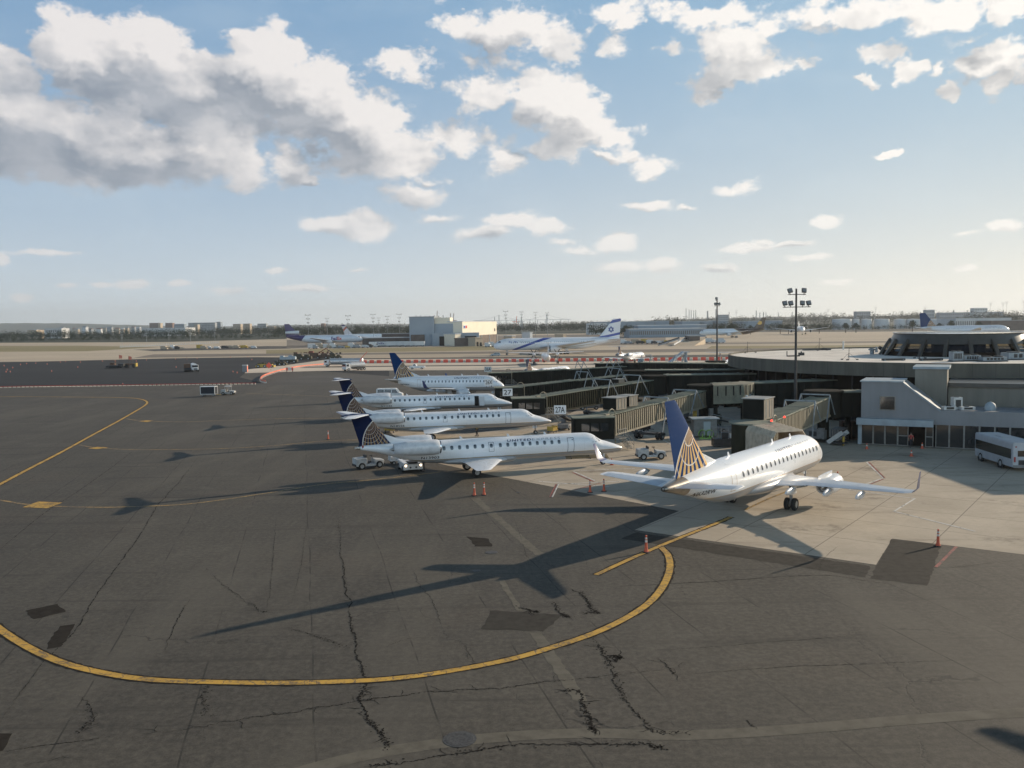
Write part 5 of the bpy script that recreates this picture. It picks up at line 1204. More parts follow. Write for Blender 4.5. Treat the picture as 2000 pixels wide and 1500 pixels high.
def make_delineator(label, loc, h=1.15, group='striped delineators on the stand', lean=0.0):
    r = thing('delineator_post', label, 'traffic cone', loc, rnd.uniform(0, 1), group)
    MB().lathe([(0, .26), (.05, .26), (.06, .22), (.06, .001)], n=8).build('rubber_foot', 'rubber_base', r)
    b_ = MB().lathe([(.05, .16), (h * .25, .1), (h * .95, .055), (h * .97, .07), (h, .05), (h, .001)], n=12).build('post', 'cone_orange', r, smooth=True, auto=40)
    MB().lathe([(h * .6, .083), (h * .72, .074)], n=12).build('reflective_band', 'cone_white', b_, smooth=True); MB().lathe([(h * .78, .073), (h * .88, .066)], n=12).build('reflective_band', 'cone_white', b_, smooth=True)
    r.rotation_euler = (lean, 0, 0); return r
DL = [(926.5, 968, 'left one of the delineator pair in front of the nearest T-tail jet'), (945.5, 967, 'right one of the delineator pair in front of the nearest T-tail jet'), (1152.5, 962, 'left delineator of the two by the tailplane of the large jet'), (1179.5, 960, 'right delineator of the two by the tailplane of the large jet'),
      (1262, 1079, 'delineator standing on the straight yellow line, closest to the camera'), (1832, 1067, 'delineator on the dark patch at the far right'), (641, 858, 'lone orange post left of the second T-tail jet'), (1636, 945, 'orange post partly behind the engine of the large jet')]
dp = make_delineator(DL[0][2], G(DL[0][0], DL[0][1]))
for px, py, l in DL[1:]: copy_tree(dp, G(px, py), rnd.uniform(0, 3), l, 'traffic cone')
def make_cone(label, loc, h=.7):
    r = thing('traffic_cone', label, 'traffic cone', loc, 0, 'small traffic cones')
    MB().box((0, 0, .025), (.38, .38, .05)).build('base_plate', 'cone_orange', r); c = MB().lathe([(.05, .15), (h, .035), (h, .001)], n=14).build('cone_body', 'cone_orange', r, smooth=True, auto=40)
    MB().lathe([(h * .5, .098), (h * .72, .073)], n=14).build('reflective_collar', 'cone_white', c, smooth=True); return r
cn = make_cone('small orange cone by the nose wheel of the nearest T-tail jet', G(1195, 908))
for px, py, l in [(1780, 891, 'small cone standing alone before the annex doors'), (1693, 877, 'small dark cone near the left corner of the annex'), (1801, 876, 'small cone beside the right annex door')]:
    copy_tree(cn, G(px, py), 0, l, 'traffic cone')

# ---------------------------------------------------------------- vehicles
def wheels(r, pts, rad, w, ax=(0, 1, 0)):
    for p in pts: MB().wheel(p, rad, w, ax, 20).build('wheel', ['rubber', 'wheel_hub'], r, smooth=True, auto=40)
def make_tractor(label, loc, rz, canopy=False, driver=False):
    """open baggage tractor, drives towards +x"""
    r = thing('baggage_tractor', label, 'tractor', loc, rz, 'baggage tractors')
    mb = MB().loft([[(-1.55, y, z) for y, z in ((-.72, .35), (.72, .35), (.72, 1.15), (-.72, 1.15))], [(-.35, y, z) for y, z in ((-.72, .3), (.72, .3), (.72, 1.2), (-.72, 1.2))]])
    mb.box((.1, 0, .42), (.95, 1.4, .25)); mb.loft([[(.5, y, z) for y, z in ((-.68, .3), (.68, .3), (.68, 1.0), (-.68, 1.0))], [(1.55, y, z) for y, z in ((-.6, .35), (.6, .35), (.55, .88), (-.55, .88))]])
    mb.build('body', 'veh_offwhite', r, bevel=.05)
    MB().box((-.1, 0, .72), (.55, 1.0, .16)).box((-.38, 0, 1.15), (.12, 1.0, .6)).build('seat', 'veh_dark', r, bevel=.03)
    MB().tube((.5, 0, .95), (.3, 0, 1.3), .03, n=8).lathe([(-.02, .2), (.02, .2), (.02, .17), (-.02, .17)], o=(.3, 0, 1.32), n=18).build('steering_wheel', 'veh_dark', r)
    MB().box((1.58, 0, .42), (.08, 1.2, .22)).box((-1.6, 0, .45), (.1, 1.2, .2)).build('bumper', 'veh_dark', r)
    for s in (-1, 1): MB().box((1.57, s * .42, .72), (.06, .16, .12)).build('headlight', 'lamp_glass', r)
    wheels(r, [(x, y, .36 if x < 0 else .4) for x in (-.95, 1.0) for y in (-.66, .66)], .38, .26)
    if canopy:
        mb = MB()
        for x in (-.5, .45):
            for y in (-.62, .62): mb.tube((x, y, .9), (x, y, 1.95), .035, n=6)
        mb.box((0, 0, 1.98), (1.3, 1.4, .08)); mb.build('canopy', 'veh_white', r)
    return r
tA = make_tractor('white open baggage tractor parked in front of the striped tunnel', G(1271, 896.5), R(4))
tB = copy_tree(tA, G(720, 914), R(28), 'white baggage tractor below the tail cone of the nearest T-tail jet', 'tractor')
tC = make_tractor('white canopied tractor towing a dark container across the left apron', G(446, 771), R(-4), canopy=True)
def make_container_cart(label, loc, rz):
    r = thing('container_cart', label, 'cart', loc, rz)
    MB().box((0, 0, .5), (3.4, 1.6, .12)).build('deck', 'veh_grey', r); MB().box((0, 0, 1.35), (3.1, 1.5, 1.5)).build('curtain', 'cloth_dark', r)
    mb = MB(); 
    for x in (-1.62, 1.62):
        for y in (-.8, .8): mb.box((x, y, 1.35), (.1, .1, 1.7))
    mb.box((0, 0, 2.2), (3.4, 1.7, .12)); mb.box((0, -.8, .55), (3.4, .06, .1)); mb.box((0, .8, .55), (3.4, .06, .1)); mb.build('frame', 'veh_white', r)
    wheels(r, [(x, y, .22) for x in (-1.2, 1.2) for y in (-.62, .62)], .22, .14); MB().bar((1.7, 0, .4), (2.7, 0, .35), .08).build('drawbar', 'veh_yellow', r); return r
make_container_cart('dark curtained baggage container cart with white frame, behind the canopied tractor', G(408.5, 774), R(-4))
def make_loader(label, loc, rz):
    r = thing('belt_loader', label, 'loader', loc, rz)
    MB().box((0, -.75, .62), (3.2, .5, .75)).box((0, .75, .62), (3.2, .5, .75)).box((-1.35, 0, .55), (.5, 1.1, .6)).build('chassis', 'veh_white', r, bevel=.06)
    MB().box((.3, 0, .7), (3.0, .9, .16), M=Matrix.Translation((.3, 0, 1.0)) @ Matrix.Rotation(R(-7), 4, 'Y') @ Matrix.Translation((-.3, 0, -.8))).build('conveyor_belt', 'rubber', r)
    MB().box((1.68, 0, .6), (.14, 2.0, .6)).build('front_panel', 'veh_white', r, bevel=.04)
    for s in (-1, 1): MB().lathe([(0, .12), (.05, .1), (.06, .001)], o=(1.75, s * .78, .75), axis='X', n=12).build('headlight', 'lamp_lit', r)
    for s in (-1, 1): MB().lathe([(0, .1), (.03, .1), (.03, .001)], o=(1.75, s * .3, .55), axis='X', n=12).build('tow_eye', 'veh_dark', r)
    wheels(r, [(x, y, .34) for x in (-1.05, 1.1) for y in (-.95, .95)], .34, .22); return r
make_loader('low white loader with both headlights on under the rear of the nearest T-tail jet', G(801, 918), R(-72))
def make_cart(label, loc, rz, load='wood', group='flat carts', mats=('veh_yellow',)):
    r = thing('flat_cart', label, 'cart', loc, rz, group)
    MB().box((0, 0, .45), (2.6, 1.4, .1)).bar((1.3, 0, .4), (2.1, 0, .3), .07).build('deck', mats[0], r); MB().box((-1.25, 0, .8), (.06, 1.35, .7)).box((1.25, 0, .8), (.06, 1.35, .7)).build('end_rack', mats[0], r)
    mb = MB(); 
    for i in range(6): mb.box((-.8 + .32 * i, rnd.uniform(-.3, .3), .68 + .08 * (i % 3)), (.55, .8, .35), rz=rnd.uniform(-.3, .3))
    mb.build('load', load, r); wheels(r, [(x, y, .2) for x in (-.9, .9) for y in (-.6, .6)], .2, .12); return r
make_cart('yellow cart with freight standing between the two nearest T-tail jets', G(765, 844), R(80), 'wood')
make_cart('small white topped cart left of the lit loader', G(783, 905), R(20), 'veh_white', mats=('veh_white',))
make_cart('dark flat cart parked under the striped tunnel', G(1250, 844), R(15), 'veh_dark', mats=('veh_dark',))
yc = make_cart('yellow step cart at the nose of the second T-tail jet', G(1079, 845), R(60), 'veh_yellow'); yc.scale = (.55, .7, .8)
def make_car(name, label, cat, loc, rz, L, W, H, kind='car', body='veh_white', group=None):
    """kinds: car, pickup, van; drives towards +x"""
    r = thing(name, label, cat, loc, rz, group); h = H
    if kind == 'pickup': pr = [(-.5, .5), (-.5, .62), (.02, .62), (.03, .64), (.08, .97), (.2, 1.0), (.3, .66), (.47, .58), (.5, .45)]
    elif kind == 'van': pr = [(-.5, .3), (-.5, .92), (-.47, 1), (.25, 1), (.36, .62), (.48, .52), (.5, .35)]
    else: pr = [(-.5, .35), (-.49, .62), (-.4, .95), (-.1, 1), (.12, .98), (.25, .66), (.46, .56), (.5, .4)]
    pr = [(pr[0][0], .2)] + pr[0:] + [(pr[-1][0], .2)]
    out = [(x * L, z * h) for x, z in pr]; k = len(out); mb = MB()
    def ring(y, ins): return [Vector((x, y * (1 - ins * max(0, (z / h - .6))), z)) for x, z in out]
    mb.add(ring(-W / 2, .28) + ring(W / 2, .28), [tuple(range(k)), tuple(range(2 * k - 1, k - 1, -1))] + [(i, (i + 1) % k, k + (i + 1) % k, k + i) for i in range(k)])
    mb.build('body', body, r, bevel=.06)
    def sp(x, z, s): return Vector((x * L, s * (W / 2 * (1 - .28 * max(0, z - .6)) + .015), z * h))
    for s in (-1, 1):
        if kind == 'pickup': gl = [[(.05, .68), (.1, .93), (.19, .94), (.26, .68)]]
        elif kind == 'van': gl = [[(.1, .6), (.1, .9), (.24, .9), (.33, .6)], [(-.18, .62), (-.18, .9), (.07, .9), (.07, .62)], [(-.45, .62), (-.45, .9), (-.21, .9), (-.21, .62)]]
        else: gl = [[(-.42, .66), (-.37, .92), (-.16, .95), (-.16, .66)], [(-.13, .66), (-.13, .95), (.1, .94), (.2, .66)]]
        for g in gl: MB().add([sp(x, z, s) for x, z in g], [tuple(range(len(g)))]).build('side_window', 'dark_glass', r)
    fa, fb = {'pickup': ((.21, .98), (.295, .68)), 'van': ((.26, .97), (.355, .65)), 'car': ((.13, .95), (.245, .68))}[kind]
    y0, y1 = W / 2 * .8, W / 2 * .88
    MB().add([Vector((fa[0] * L + .03, -y0, fa[1] * h)), Vector((fa[0] * L + .03, y0, fa[1] * h)), Vector((fb[0] * L + .03, y1, fb[1] * h)), Vector((fb[0] * L + .03, -y1, fb[1] * h))], [(0, 1, 2, 3)]).build('windscreen', 'windscreen', r)
    for s in (-1, 1):
        MB().box((L / 2 + .005, s * W * .36, h * .46), (.06, .26, .14)).build('headlight', 'lamp_glass', r); MB().box((-L / 2 - .005, s * W * .42, h * .5), (.05, .14, .22)).build('tail_light', 'text_red', r)
    MB().box((L / 2 + .03, 0, h * .27), (.12, W * .96, .18)).box((-L / 2 - .03, 0, h * .27), (.12, W * .96, .18)).build('bumper', 'veh_grey', r)
    if kind == 'pickup': MB().box((-.25 * L, 0, .62 * h + .012), (.42 * L, W * .8, .02)).build('cargo_bed', 'veh_dark', r)
    rr = .36 if kind != 'car' else .32
    wheels(r, [(x * L, y, rr) for x in (-.3, .31) for y in (-W / 2 + .1, W / 2 - .1)], rr, .24); return r
make_car('pickup_truck', 'white pickup truck driving on the pale taxiway behind the farther blue fin', 'pickup', G(815, 721), R(178), 5.4, 1.95, 1.85, 'pickup')
make_car('passenger_van', 'white van with side windows parked between the low-tail jet and third T-tail jet', 'van', G(762, 779), R(0), 5.4, 2.0, 2.2, 'van')
make_car('suv', 'small grey blue car on the taxiway ahead of the big airliner nose', 'car', G(968, 695.5), R(180), 4.6, 1.85, 1.65, 'car', body='panel_trim')
def make_tanker(label, loc, rz, L=8.5, R_=.95, group='fuel tankers', tilt=False):
    r = thing('fuel_tanker', label, 'truck', loc, rz, group)
    mb = MB().box((L * .5 - 1.0, 0, 1.55), (1.9, 2.3, 1.9)).box((L * .5 - .1, 0, .8), (.3, 2.3, .6)); mb.build('cab', 'veh_white', r, bevel=.12)
    MB().box((L * .5 - .02, 0, 1.95), (.05, 2.0, .8)).build('windscreen', 'windscreen', r)
    for s in (-1, 1): MB().box((L * .5 - .8, s * 1.165, 1.9), (.9, .04, .7)).build('side_window', 'dark_glass', r); MB().box((L * .5 + .06, s * .85, .85), (.05, .35, .2)).build('headlight', 'lamp_glass', r)
    MB().lathe([(-L * .5, .001), (-L * .5 + .02, R_ * .7), (-L * .5 + .2, R_), (L * .5 - 2.5, R_), (L * .5 - 2.3, R_ * .7), (L * .5 - 2.28, .001)], o=(0, 0, 1.95), axis='X', n=22).build('tank', 'tank_silver', r, smooth=True, auto=40)
    MB().box((-.6, 0, .85), (L - 1.2, 1.0, .25)).box((-1.2, -1.1, .75), (2.2, .4, .6)).box((-1.2, 1.1, .75), (2.2, .4, .6)).build('chassis', 'veh_dark', r)
    wheels(r, [(x, y, .48) for x in (L * .5 - 1.2, -L * .28, -L * .28 - 1.15) for y in (-1.05, 1.05)], .48, .34); return r
worn('tank_silver', (0.55, 0.56, 0.57), 0.3, metal=0.4, amt=0.15)
make_tanker('long fuel tanker with silver barrel seen from the side', G(672, 715.5), R(176), L=15.0, R_=1.15)
make_tanker('nearer white tanker turned towards the camera with a raised orange boom', G(692, 723.5), R(226), L=8.5)
p = G(704, 716); MB().tube((0, 0, 2.6), (2.6, .6, 5.6), .16, .1, 8).box((0, 0, 1.3), (.4, .4, 2.6)).build('orange_boom', 'orange_net', loc=p); tag(bpy.data.objects['orange_boom'], 'slanting orange boom post behind the nearer tanker', 'boom')
def make_bus(label, a, b, H=2.9, W=2.5):
    """a -> b is the near side lower edge, b the end nearest the camera"""
    d = (b - a); L = d.length; rz = math.atan2(d.y, d.x); n = Vector((-d.y, d.x, 0)).normalized(); c = (a + b) / 2 + n * W / 2
    r = thing('apron_bus', label, 'bus', c, rz)
    prof = [(-W / 2, .45), (W / 2, .45), (W / 2, H * .92), (W / 2 - .03, H * .97), (W / 2 - .12, H), (-W / 2 + .12, H), (-W / 2 + .03, H * .97), (-W / 2, H * .92)]
    MB().loft([[Vector((x, y * k, z)) for y, z in prof] for x, k in ((-L / 2, .97), (-L / 2 + .12, 1), (L / 2 - .12, 1), (L / 2, .97))]).build('body', 'bus_white', r, bevel=.04)
    for s in (-1, 1): MB().box((-.05, s * (W / 2 + .012), H * .6), (L * .93, .03, H * .33)).build('side_glazing', 'bus_glass', r)
    MB().box((L / 2 + .012, 0, H * .62), (.03, W * .62, H * .2)).build('rear_window', 'bus_glass', r); MB().box((L / 2 + .05, 0, .55), (.12, W * .95, .25)).build('bumper', 'veh_grey', r)
    MB().box((-.5, 0, H + .04), (1.4, 1.0, .08)).build('roof_hatch', 'bus_white', r, bevel=.03); MB().box((L / 2 + .02, 0, H * .32), (.03, W * .55, H * .16)).build('engine_grille', 'veh_dark', r)
    for s in (-1, 1):
        MB().box((L / 2 + .02, s * W * .42, H * .42), (.05, .16, .5)).build('tail_light', 'text_red', r); MB().box((L / 2 + .02, s * W * .38, H * .85), (.05, .14, .12)).build('marker_lamp', 'text_red', r)
        MB().bar((-L / 2 - .1, s * (W / 2 + .1), H * .8), (-L / 2 - .35, s * (W / 2 + .35), H * .7), .05).box((-L / 2 - .38, s * (W / 2 + .38), H * .62), (.08, .2, .4)).build('mirror', 'veh_dark', r)
    for x in (-L * .33, L * .2):
        for s in (-1, 1): MB().lathe([(0, .62), (.03, .62), (.03, .5)], o=(x, s * (W / 2 + .0) - .015, .5), axis='Y', n=20).build('wheel_arch', 'veh_dark', r)
    wheels(r, [(x, y, .48) for x in (-L * .33, L * .2) for y in (-W / 2 + .12, W / 2 - .12)], .48, .28)
    return r
worn('bus_white', (0.42, 0.44, 0.47), 0.5, amt=0.15); glass('bus_glass', (0.02, 0.018, 0.015), 0.12)
make_bus('white apron bus with dark side windows standing at the right edge by the annex', G(1903, 897), G(1977, 922))
# ground service kit in the shade under the bridges
def kit(name, label, cat, px, py, parts, rz=0.0, group='ground equipment under the bridges'):
    r = thing(name, label, cat, G(px, py), rz, group)
    for nm, mt, fn in parts:
        if nm == 'wheels':
            for (x, y, rr_, w_) in fn: MB().wheel((x, y, rr_), rr_, w_).build('wheel', ['rubber', 'wheel_hub'], r)
        else: mb = MB(); fn(mb); mb.build(nm, mt, r)
    return r
kit('ground_power_unit', 'grey service shelter with flat pale roof behind the blue fin', 'shelter', 1375, 853, [('shell', 'veh_grey', lambda m: m.box((0, 0, 1.3), (3.0, 1.8, 2.2))), ('roof_sheet', 'panel_trim', lambda m: m.box((0, 0, 2.48), (3.6, 2.4, .12))), ('door', 'panel_trim', lambda m: m.box((.2, -.92, 1.2), (.9, .05, 1.8)))])
kit('hose_reel', 'bright green hose frame standing by the service shelter', 'hose reel', 1379, 858, [('frame', 'safety_green', lambda m: [m.lathe([(-.12, .55), (.12, .55), (.12, .45), (-.12, .45)], o=(x, 0, .7), axis='Y', n=16) for x in (-.45, .45)] + [m.bar((-.9, 0, .1), (.9, 0, .1), .1), m.bar((-.45, 0, .1), (-.45, 0, .7), .08), m.bar((.45, 0, .1), (.45, 0, .7), .08)]), ('hose', 'veh_dark', lambda m: m.lathe([(-.1, .4), (.1, .4)], o=(-.45, 0, .7), axis='Y', n=14))])
kit('service_platform', 'dark railed work platform left of the round olive cab', 'platform', 1413, 872, [('deck', 'dark_steel', lambda m: m.box((0, 0, .55), (2.6, 1.5, .9))), ('railing', 'galv', lambda m: railing(m, [(-1.3, -.7, 1), (1.3, -.7, 1), (1.3, .7, 1), (-1.3, .7, 1), (-1.3, -.7, 1)], 1.4, .65)), ('control_box', 'plastic_white', lambda m: m.box((.9, -.3, 1.35), (.5, .4, .5))), ('hydraulic_pack', 'veh_dark', lambda m: m.box((0.2, .1, 1.4), (.8, .8, .9)))])
kit('yellow_bollard', 'yellow post standing behind the blue fin in the shade', 'bollard', 1357, 838, [('post', 'veh_yellow', lambda m: m.tube((0, 0, 0), (0, 0, 3.0), .3, n=12)), ('cap', 'veh_grey', lambda m: m.tube((0, 0, 3.0), (0, 0, 3.1), .34, n=12))])
kit('yellow_bollard', 'yellow bollard left of the annex corner', 'bollard', 1647, 870, [('post', 'veh_yellow', lambda m: m.tube((0, 0, 0), (0, 0, 1.1), .14, n=12)), ('cap', 'veh_grey', lambda m: m.tube((0, 0, 1.1), (0, 0, 1.16), .16, n=12))])
kit('signal_post', 'pale pole with a white camera globe behind the round olive cab', 'pole', 1465, 845, [('pole', 'galv', lambda m: m.tube((0, 0, 0), (0, 0, 5.2), .09, n=8)), ('camera_globe', 'plastic_white', lambda m: m.lathe([(-.2, .001), (-.15, .14), (0, .2), (.15, .14), (.2, .001)], o=(-.45, 0, 4.9), n=14)), ('bracket', 'dark_steel', lambda m: [m.box((.2, 0, z), (.4, .12, .14)) for z in (4.3, 4.6, 4.9, 5.2)])])
kit('utility_cabinet', 'dark brown cabinet row in the shade left of the annex', 'cabinet', 1660, 858, [('case', 'rust_brown', lambda m: m.box((0, 0, 1.2), (2.4, 1.0, 2.4))), ('door', 'bronze_wall', lambda m: [m.box((x, -.52, 1.2), (1.0, .04, 2.0)) for x in (-.6, .6)])])
kit('stair_truck', 'pale mobile stair tip showing right of the large jet nose', 'stairs', 1622, 868, [('steps', 'galv', lambda m: [m.box((k * .28, 0, .2 + k * .2), (.3, 1.2, .08)) for k in range(7)]), ('side_panel', 'plastic_white', lambda m: [m.bar((0, s * .65, .3), (1.9, s * .65, 1.7), .05, .5) for s in (-1, 1)]), ('chassis', 'veh_dark', lambda m: m.box((.8, 0, .35), (2.4, 1.1, .2)))], R(-50))
kit('chock_rack', 'low yellow and dark rack on the shaded concrete below the nearest jet nose', 'rack', 1160, 893, [('rails', 'wood', lambda m: [m.bar((-3.2, y, .08), (1.6, y + .3, .08), .1) for y in (-.9, 0, .9)]), ('feet', 'veh_dark', lambda m: [m.box((x, 0, .05), (.12, 2.2, .09)) for x in (-2.6, -.5, 1.2)])])

# more kit crowded in the shade between the bridge legs
gk = random.Random(21)
for i, (px, py, what, where) in enumerate([(1205, 838, 'g', 'under the bright striped tunnel near its cab'), (1290, 822, 'c', 'beneath the far end of the striped tunnel'), (1318, 832, 'g', 'right behind the blue fin'), (1345, 824, 'b', 'below the pale curved hood'), (1372, 818, 'c', 'in front of the curved hood column'), (1398, 832, 'g', 'left of the camera pole'), (1428, 846, 'b', 'beside the camera pole foot'),
    (1230, 800, 'c', 'between the two striped tunnels'), (1150, 800, 'b', 'beneath the gate 27 tunnel, left part'), (1190, 790, 'g', 'beneath the gate 27 tunnel, middle'), (1500, 858, 'b', 'behind the round olive cab'), (1596, 862, 'g', 'behind the large jet nose'), (1640, 862, 'c', 'left of the cabinet row'), (1060, 800, 'g', 'under the gate 27 cab'), (1105, 838, 'b', 'under the gate 27A cab')]):
    if what == 'g': kit('ground_generator', 'dark wheeled generator ' + where, 'generator', px, py, [('housing', gk.choice(['veh_grey', 'dark_steel', 'far_olive']), lambda m: m.box((0, 0, .95), (2.2, 1.2, 1.1)).box((.6, 0, 1.6), (.7, .9, .25))), ('grille', 'veh_dark', lambda m: m.box((-.3, -.62, 1.0), (1.0, .04, .6))), ('wheels', 'rubber', [(x, y, .3, .2) for x in (-.7, .7) for y in (-.5, .5)]), ('drawbar', 'veh_dark', lambda m: m.bar((1.1, 0, .4), (1.9, 0, .2), .07))], gk.uniform(0, 6))
    elif what == 'c': kit('baggage_dolly', 'flat dark baggage dolly ' + where, 'cart', px, py, [('deck', 'veh_grey', lambda m: m.box((0, 0, .45), (3.0, 1.5, .12)).bar((1.5, 0, .4), (2.4, 0, .25), .07)), ('side_frame', 'dark_steel', lambda m: [m.bar((x, -.7, .5), (x, -.7, 1.6), .06).bar((x, .7, .5), (x, .7, 1.6), .06) for x in (-1.4, 0, 1.4)]), ('curtain_roof', 'veh_grey', lambda m: m.box((0, 0, 1.63), (3.0, 1.5, .06))), ('wheels', 'rubber', [(x, y, .22, .14) for x in (-1.1, 1.1) for y in (-.6, .6)])], gk.uniform(0, 6))
    else: kit('belt_loader', 'dark belt loader ' + where, 'loader', px, py, [('chassis', 'veh_grey', lambda m: m.box((0, 0, .6), (3.6, 1.6, .5)).box((-1.0, -.5, 1.1), (.7, .6, .6))), ('belt', 'rubber', lambda m: m.bar((-2.6, .25, .9), (2.8, .25, 2.1), .75, .18)), ('handrail', 'galv', lambda m: m.bar((-1.0, .7, 1.7), (2.7, .7, 2.7), .05)), ('wheels', 'rubber', [(x, y, .35, .24) for x in (-1.2, 1.2) for y in (-.75, .75)])], gk.uniform(0, 6))
# ---------------------------------------------------------------- people
def make_person(label, loc, rz, pose, mats):
    """pose: joint name -> (x, y, z); one skinned body, clothes as thin shells"""
    r = thing('person', label, 'person', loc, rz)
    J = dict(pel=(0, 0, .95), sp=(0, 0, 1.15), ch=(0, .0, 1.36), nk=(0, 0, 1.5), hd=(0.02, 0, 1.62), tp=(0.02, 0, 1.74),
             ls=(0, .19, 1.42), le=(.02, .26, 1.14), lw=(.12, .24, .9), rs=(0, -.19, 1.42), re=(.02, -.26, 1.14), rw=(.12, -.24, .9),
             lh=(0, .09, .92), lk=(.03, .1, .5), la=(-.02, .1, .09), lt=(.16, .11, .04), rh=(0, -.09, .92), rk=(.03, -.1, .5), ra=(-.02, -.1, .09), rt=(.16, -.11, .04))
    J.update(pose)
    E_ = [('pel', 'sp'), ('sp', 'ch'), ('ch', 'nk'), ('nk', 'hd'), ('hd', 'tp'), ('ch', 'ls'), ('ls', 'le'), ('le', 'lw'), ('ch', 'rs'), ('rs', 're'), ('re', 'rw'), ('pel', 'lh'), ('lh', 'lk'), ('lk', 'la'), ('la', 'lt'), ('pel', 'rh'), ('rh', 'rk'), ('rk', 'ra'), ('ra', 'rt')]
    RR = dict(pel=(.14, .11), sp=(.13, .1), ch=(.16, .11), nk=(.055, .055), hd=(.085, .1), tp=(.05, .06), ls=(.065, .065), le=(.045, .045), lw=(.032, .032), lh=(.09, .09), lk=(.06, .06), la=(.045, .045), lt=(.04, .035))
    for k in list(RR):
        if k[0] == 'l': RR['r' + k[1:]] = RR[k]
    def skin(name, keys, edges, mat, parent, grow=0.0):
        me = bpy.data.meshes.new(name); idx = {k: i for i, k in enumerate(keys)}
        me.from_pydata([J[k] for k in keys], [(idx[a], idx[b_]) for a, b_ in edges], []); me.materials.append(MATS[mat])
        o = bpy.data.objects.new(name, me); COL.objects.link(o); o.parent = parent
        bm = bmesh.new(); bm.from_mesh(me); sk = bm.verts.layers.skin.verify(); bm.verts.ensure_lookup_table()
        for k, i in idx.items(): bm.verts[i][sk].radius = (RR[k][0] + grow, RR[k][1] + grow); bm.verts[i][sk].use_root = (i == 0)
        bm.to_mesh(me); bm.free()
        s = o.modifiers.new('skin', 'SKIN'); s.use_smooth_shade = True; u = o.modifiers.new('sub', 'SUBSURF'); u.levels = 1; u.render_levels = 1; return o
    # fingers grow out of each wrist
    for h, w_, e_ in (('l', 'lw', 'le'), ('r', 'rw', 're')):
        W = Vector(J[w_]); d = (W - Vector(J[e_])).normalized(); side = Vector((0, 1, 0)) if h == 'l' else Vector((0, -1, 0)); f = Vector((1, 0, 0))
        J[h + 'p'] = tuple(W + d * .09); RR[h + 'p'] = (.038, .018); E_.append((w_, h + 'p'))
        for i, (o2, ln) in enumerate(((-.03, .07), (-.01, .08), (.01, .077), (.03, .06))):
            k1, k2 = f'{h}f{i}', f'{h}g{i}'; P0 = W + d * .1 + f * o2; J[k1] = tuple(P0 + d * ln * .5); J[k2] = tuple(P0 + d * ln - side * .02); RR[k1] = RR[k2] = (.009, .009); E_ += [(h + 'p', k1), (k1, k2)]
        J[h + 't1'] = tuple(W + d * .05 + f * .045); J[h + 't2'] = tuple(W + d * .09 + f * .065); RR[h + 't1'] = RR[h + 't2'] = (.011, .011); E_ += [(h + 'p', h + 't1'), (h + 't1', h + 't2')]
    keys = ['pel'] + [k for k in J if k != 'pel']
    body = skin('body', keys, E_, 'skin', r)
    hd = Vector(J['hd'])
    MB().lathe([(-.02, .001), (-.02, .1), (.05, .108), (.11, .08), (.135, .001)], o=hd + Vector((-.015, 0, .03)), n=14).build('hair', mats.get('hair', 'cloth_dark'), body, smooth=True)
    for s in (-1, 1): MB().lathe([(-.01, .001), (0, .012), (.01, .001)], o=hd + Vector((.085, s * .035, .01)), axis='X', n=8).build('eye', 'text_black', body); MB().box(hd + Vector((0, s * .09, 0)), (.03, .02, .06)).build('ear', 'skin', body)
    MB().loft([[hd + Vector((.085, y, z)) for y, z in ((-.015, -.03), (.015, -.03), (0, .02))], [hd + Vector((.11, y, z)) for y, z in ((-.008, -.028), (.008, -.028), (0, -.01))]]).build('nose', 'skin', body); MB().box(hd + Vector((.083, 0, -.055)), (.012, .05, .01)).build('mouth', 'text_red', body)
    skin('shirt', ['sp', 'ch', 'ls', 'le', 'rs', 're', 'pel'], [('sp', 'ch'), ('ch', 'ls'), ('ls', 'le'), ('ch', 'rs'), ('rs', 're'), ('sp', 'pel')], mats['top'], r, .02)
    skin('trousers', ['pel', 'lh', 'lk', 'la', 'rh', 'rk', 'ra'], [('pel', 'lh'), ('lh', 'lk'), ('lk', 'la'), ('pel', 'rh'), ('rh', 'rk'), ('rk', 'ra')], mats['leg'], r, .018)
    for k, t_ in (('la', 'lt'), ('ra', 'rt')):
        a, b_ = Vector(J[k]), Vector(J[t_]); MB().bar((a.x - .06, a.y, .05), (b_.x + .03, b_.y, .045), .1, .09).build('boot', 'veh_dark', r, bevel=.02)
    return r
make_person('person in a yellow green safety vest standing beneath the second T-tail jet', G(932, 852), R(200), dict(la=(-.12, .12, .09), lt=(.06, .12, .04), rk=(.08, -.1, .5), ra=(.1, -.1, .09), rt=(.28, -.1, .04)), dict(top='vest', leg='cloth_dark'))
make_person('person in dark work clothes standing at the right side of the lit loader', G(827, 921), R(250), dict(le=(.1, .24, 1.16), lw=(.3, .14, 1.2), re=(.1, -.24, 1.16), rw=(.3, -.14, 1.15)), dict(top='cloth_dark', leg='cloth_dark'))
make_person('person in a red shirt walking out of the open annex doorway', G(1779, 874), R(250), dict(la=(-.22, .1, .12), lt=(-.05, .1, .05), lk=(-.02, .1, .5), ra=(.2, -.1, .09), rt=(.38, -.1, .04), rk=(.14, -.1, .5)), dict(top='cloth_red', leg='cloth_dark'))

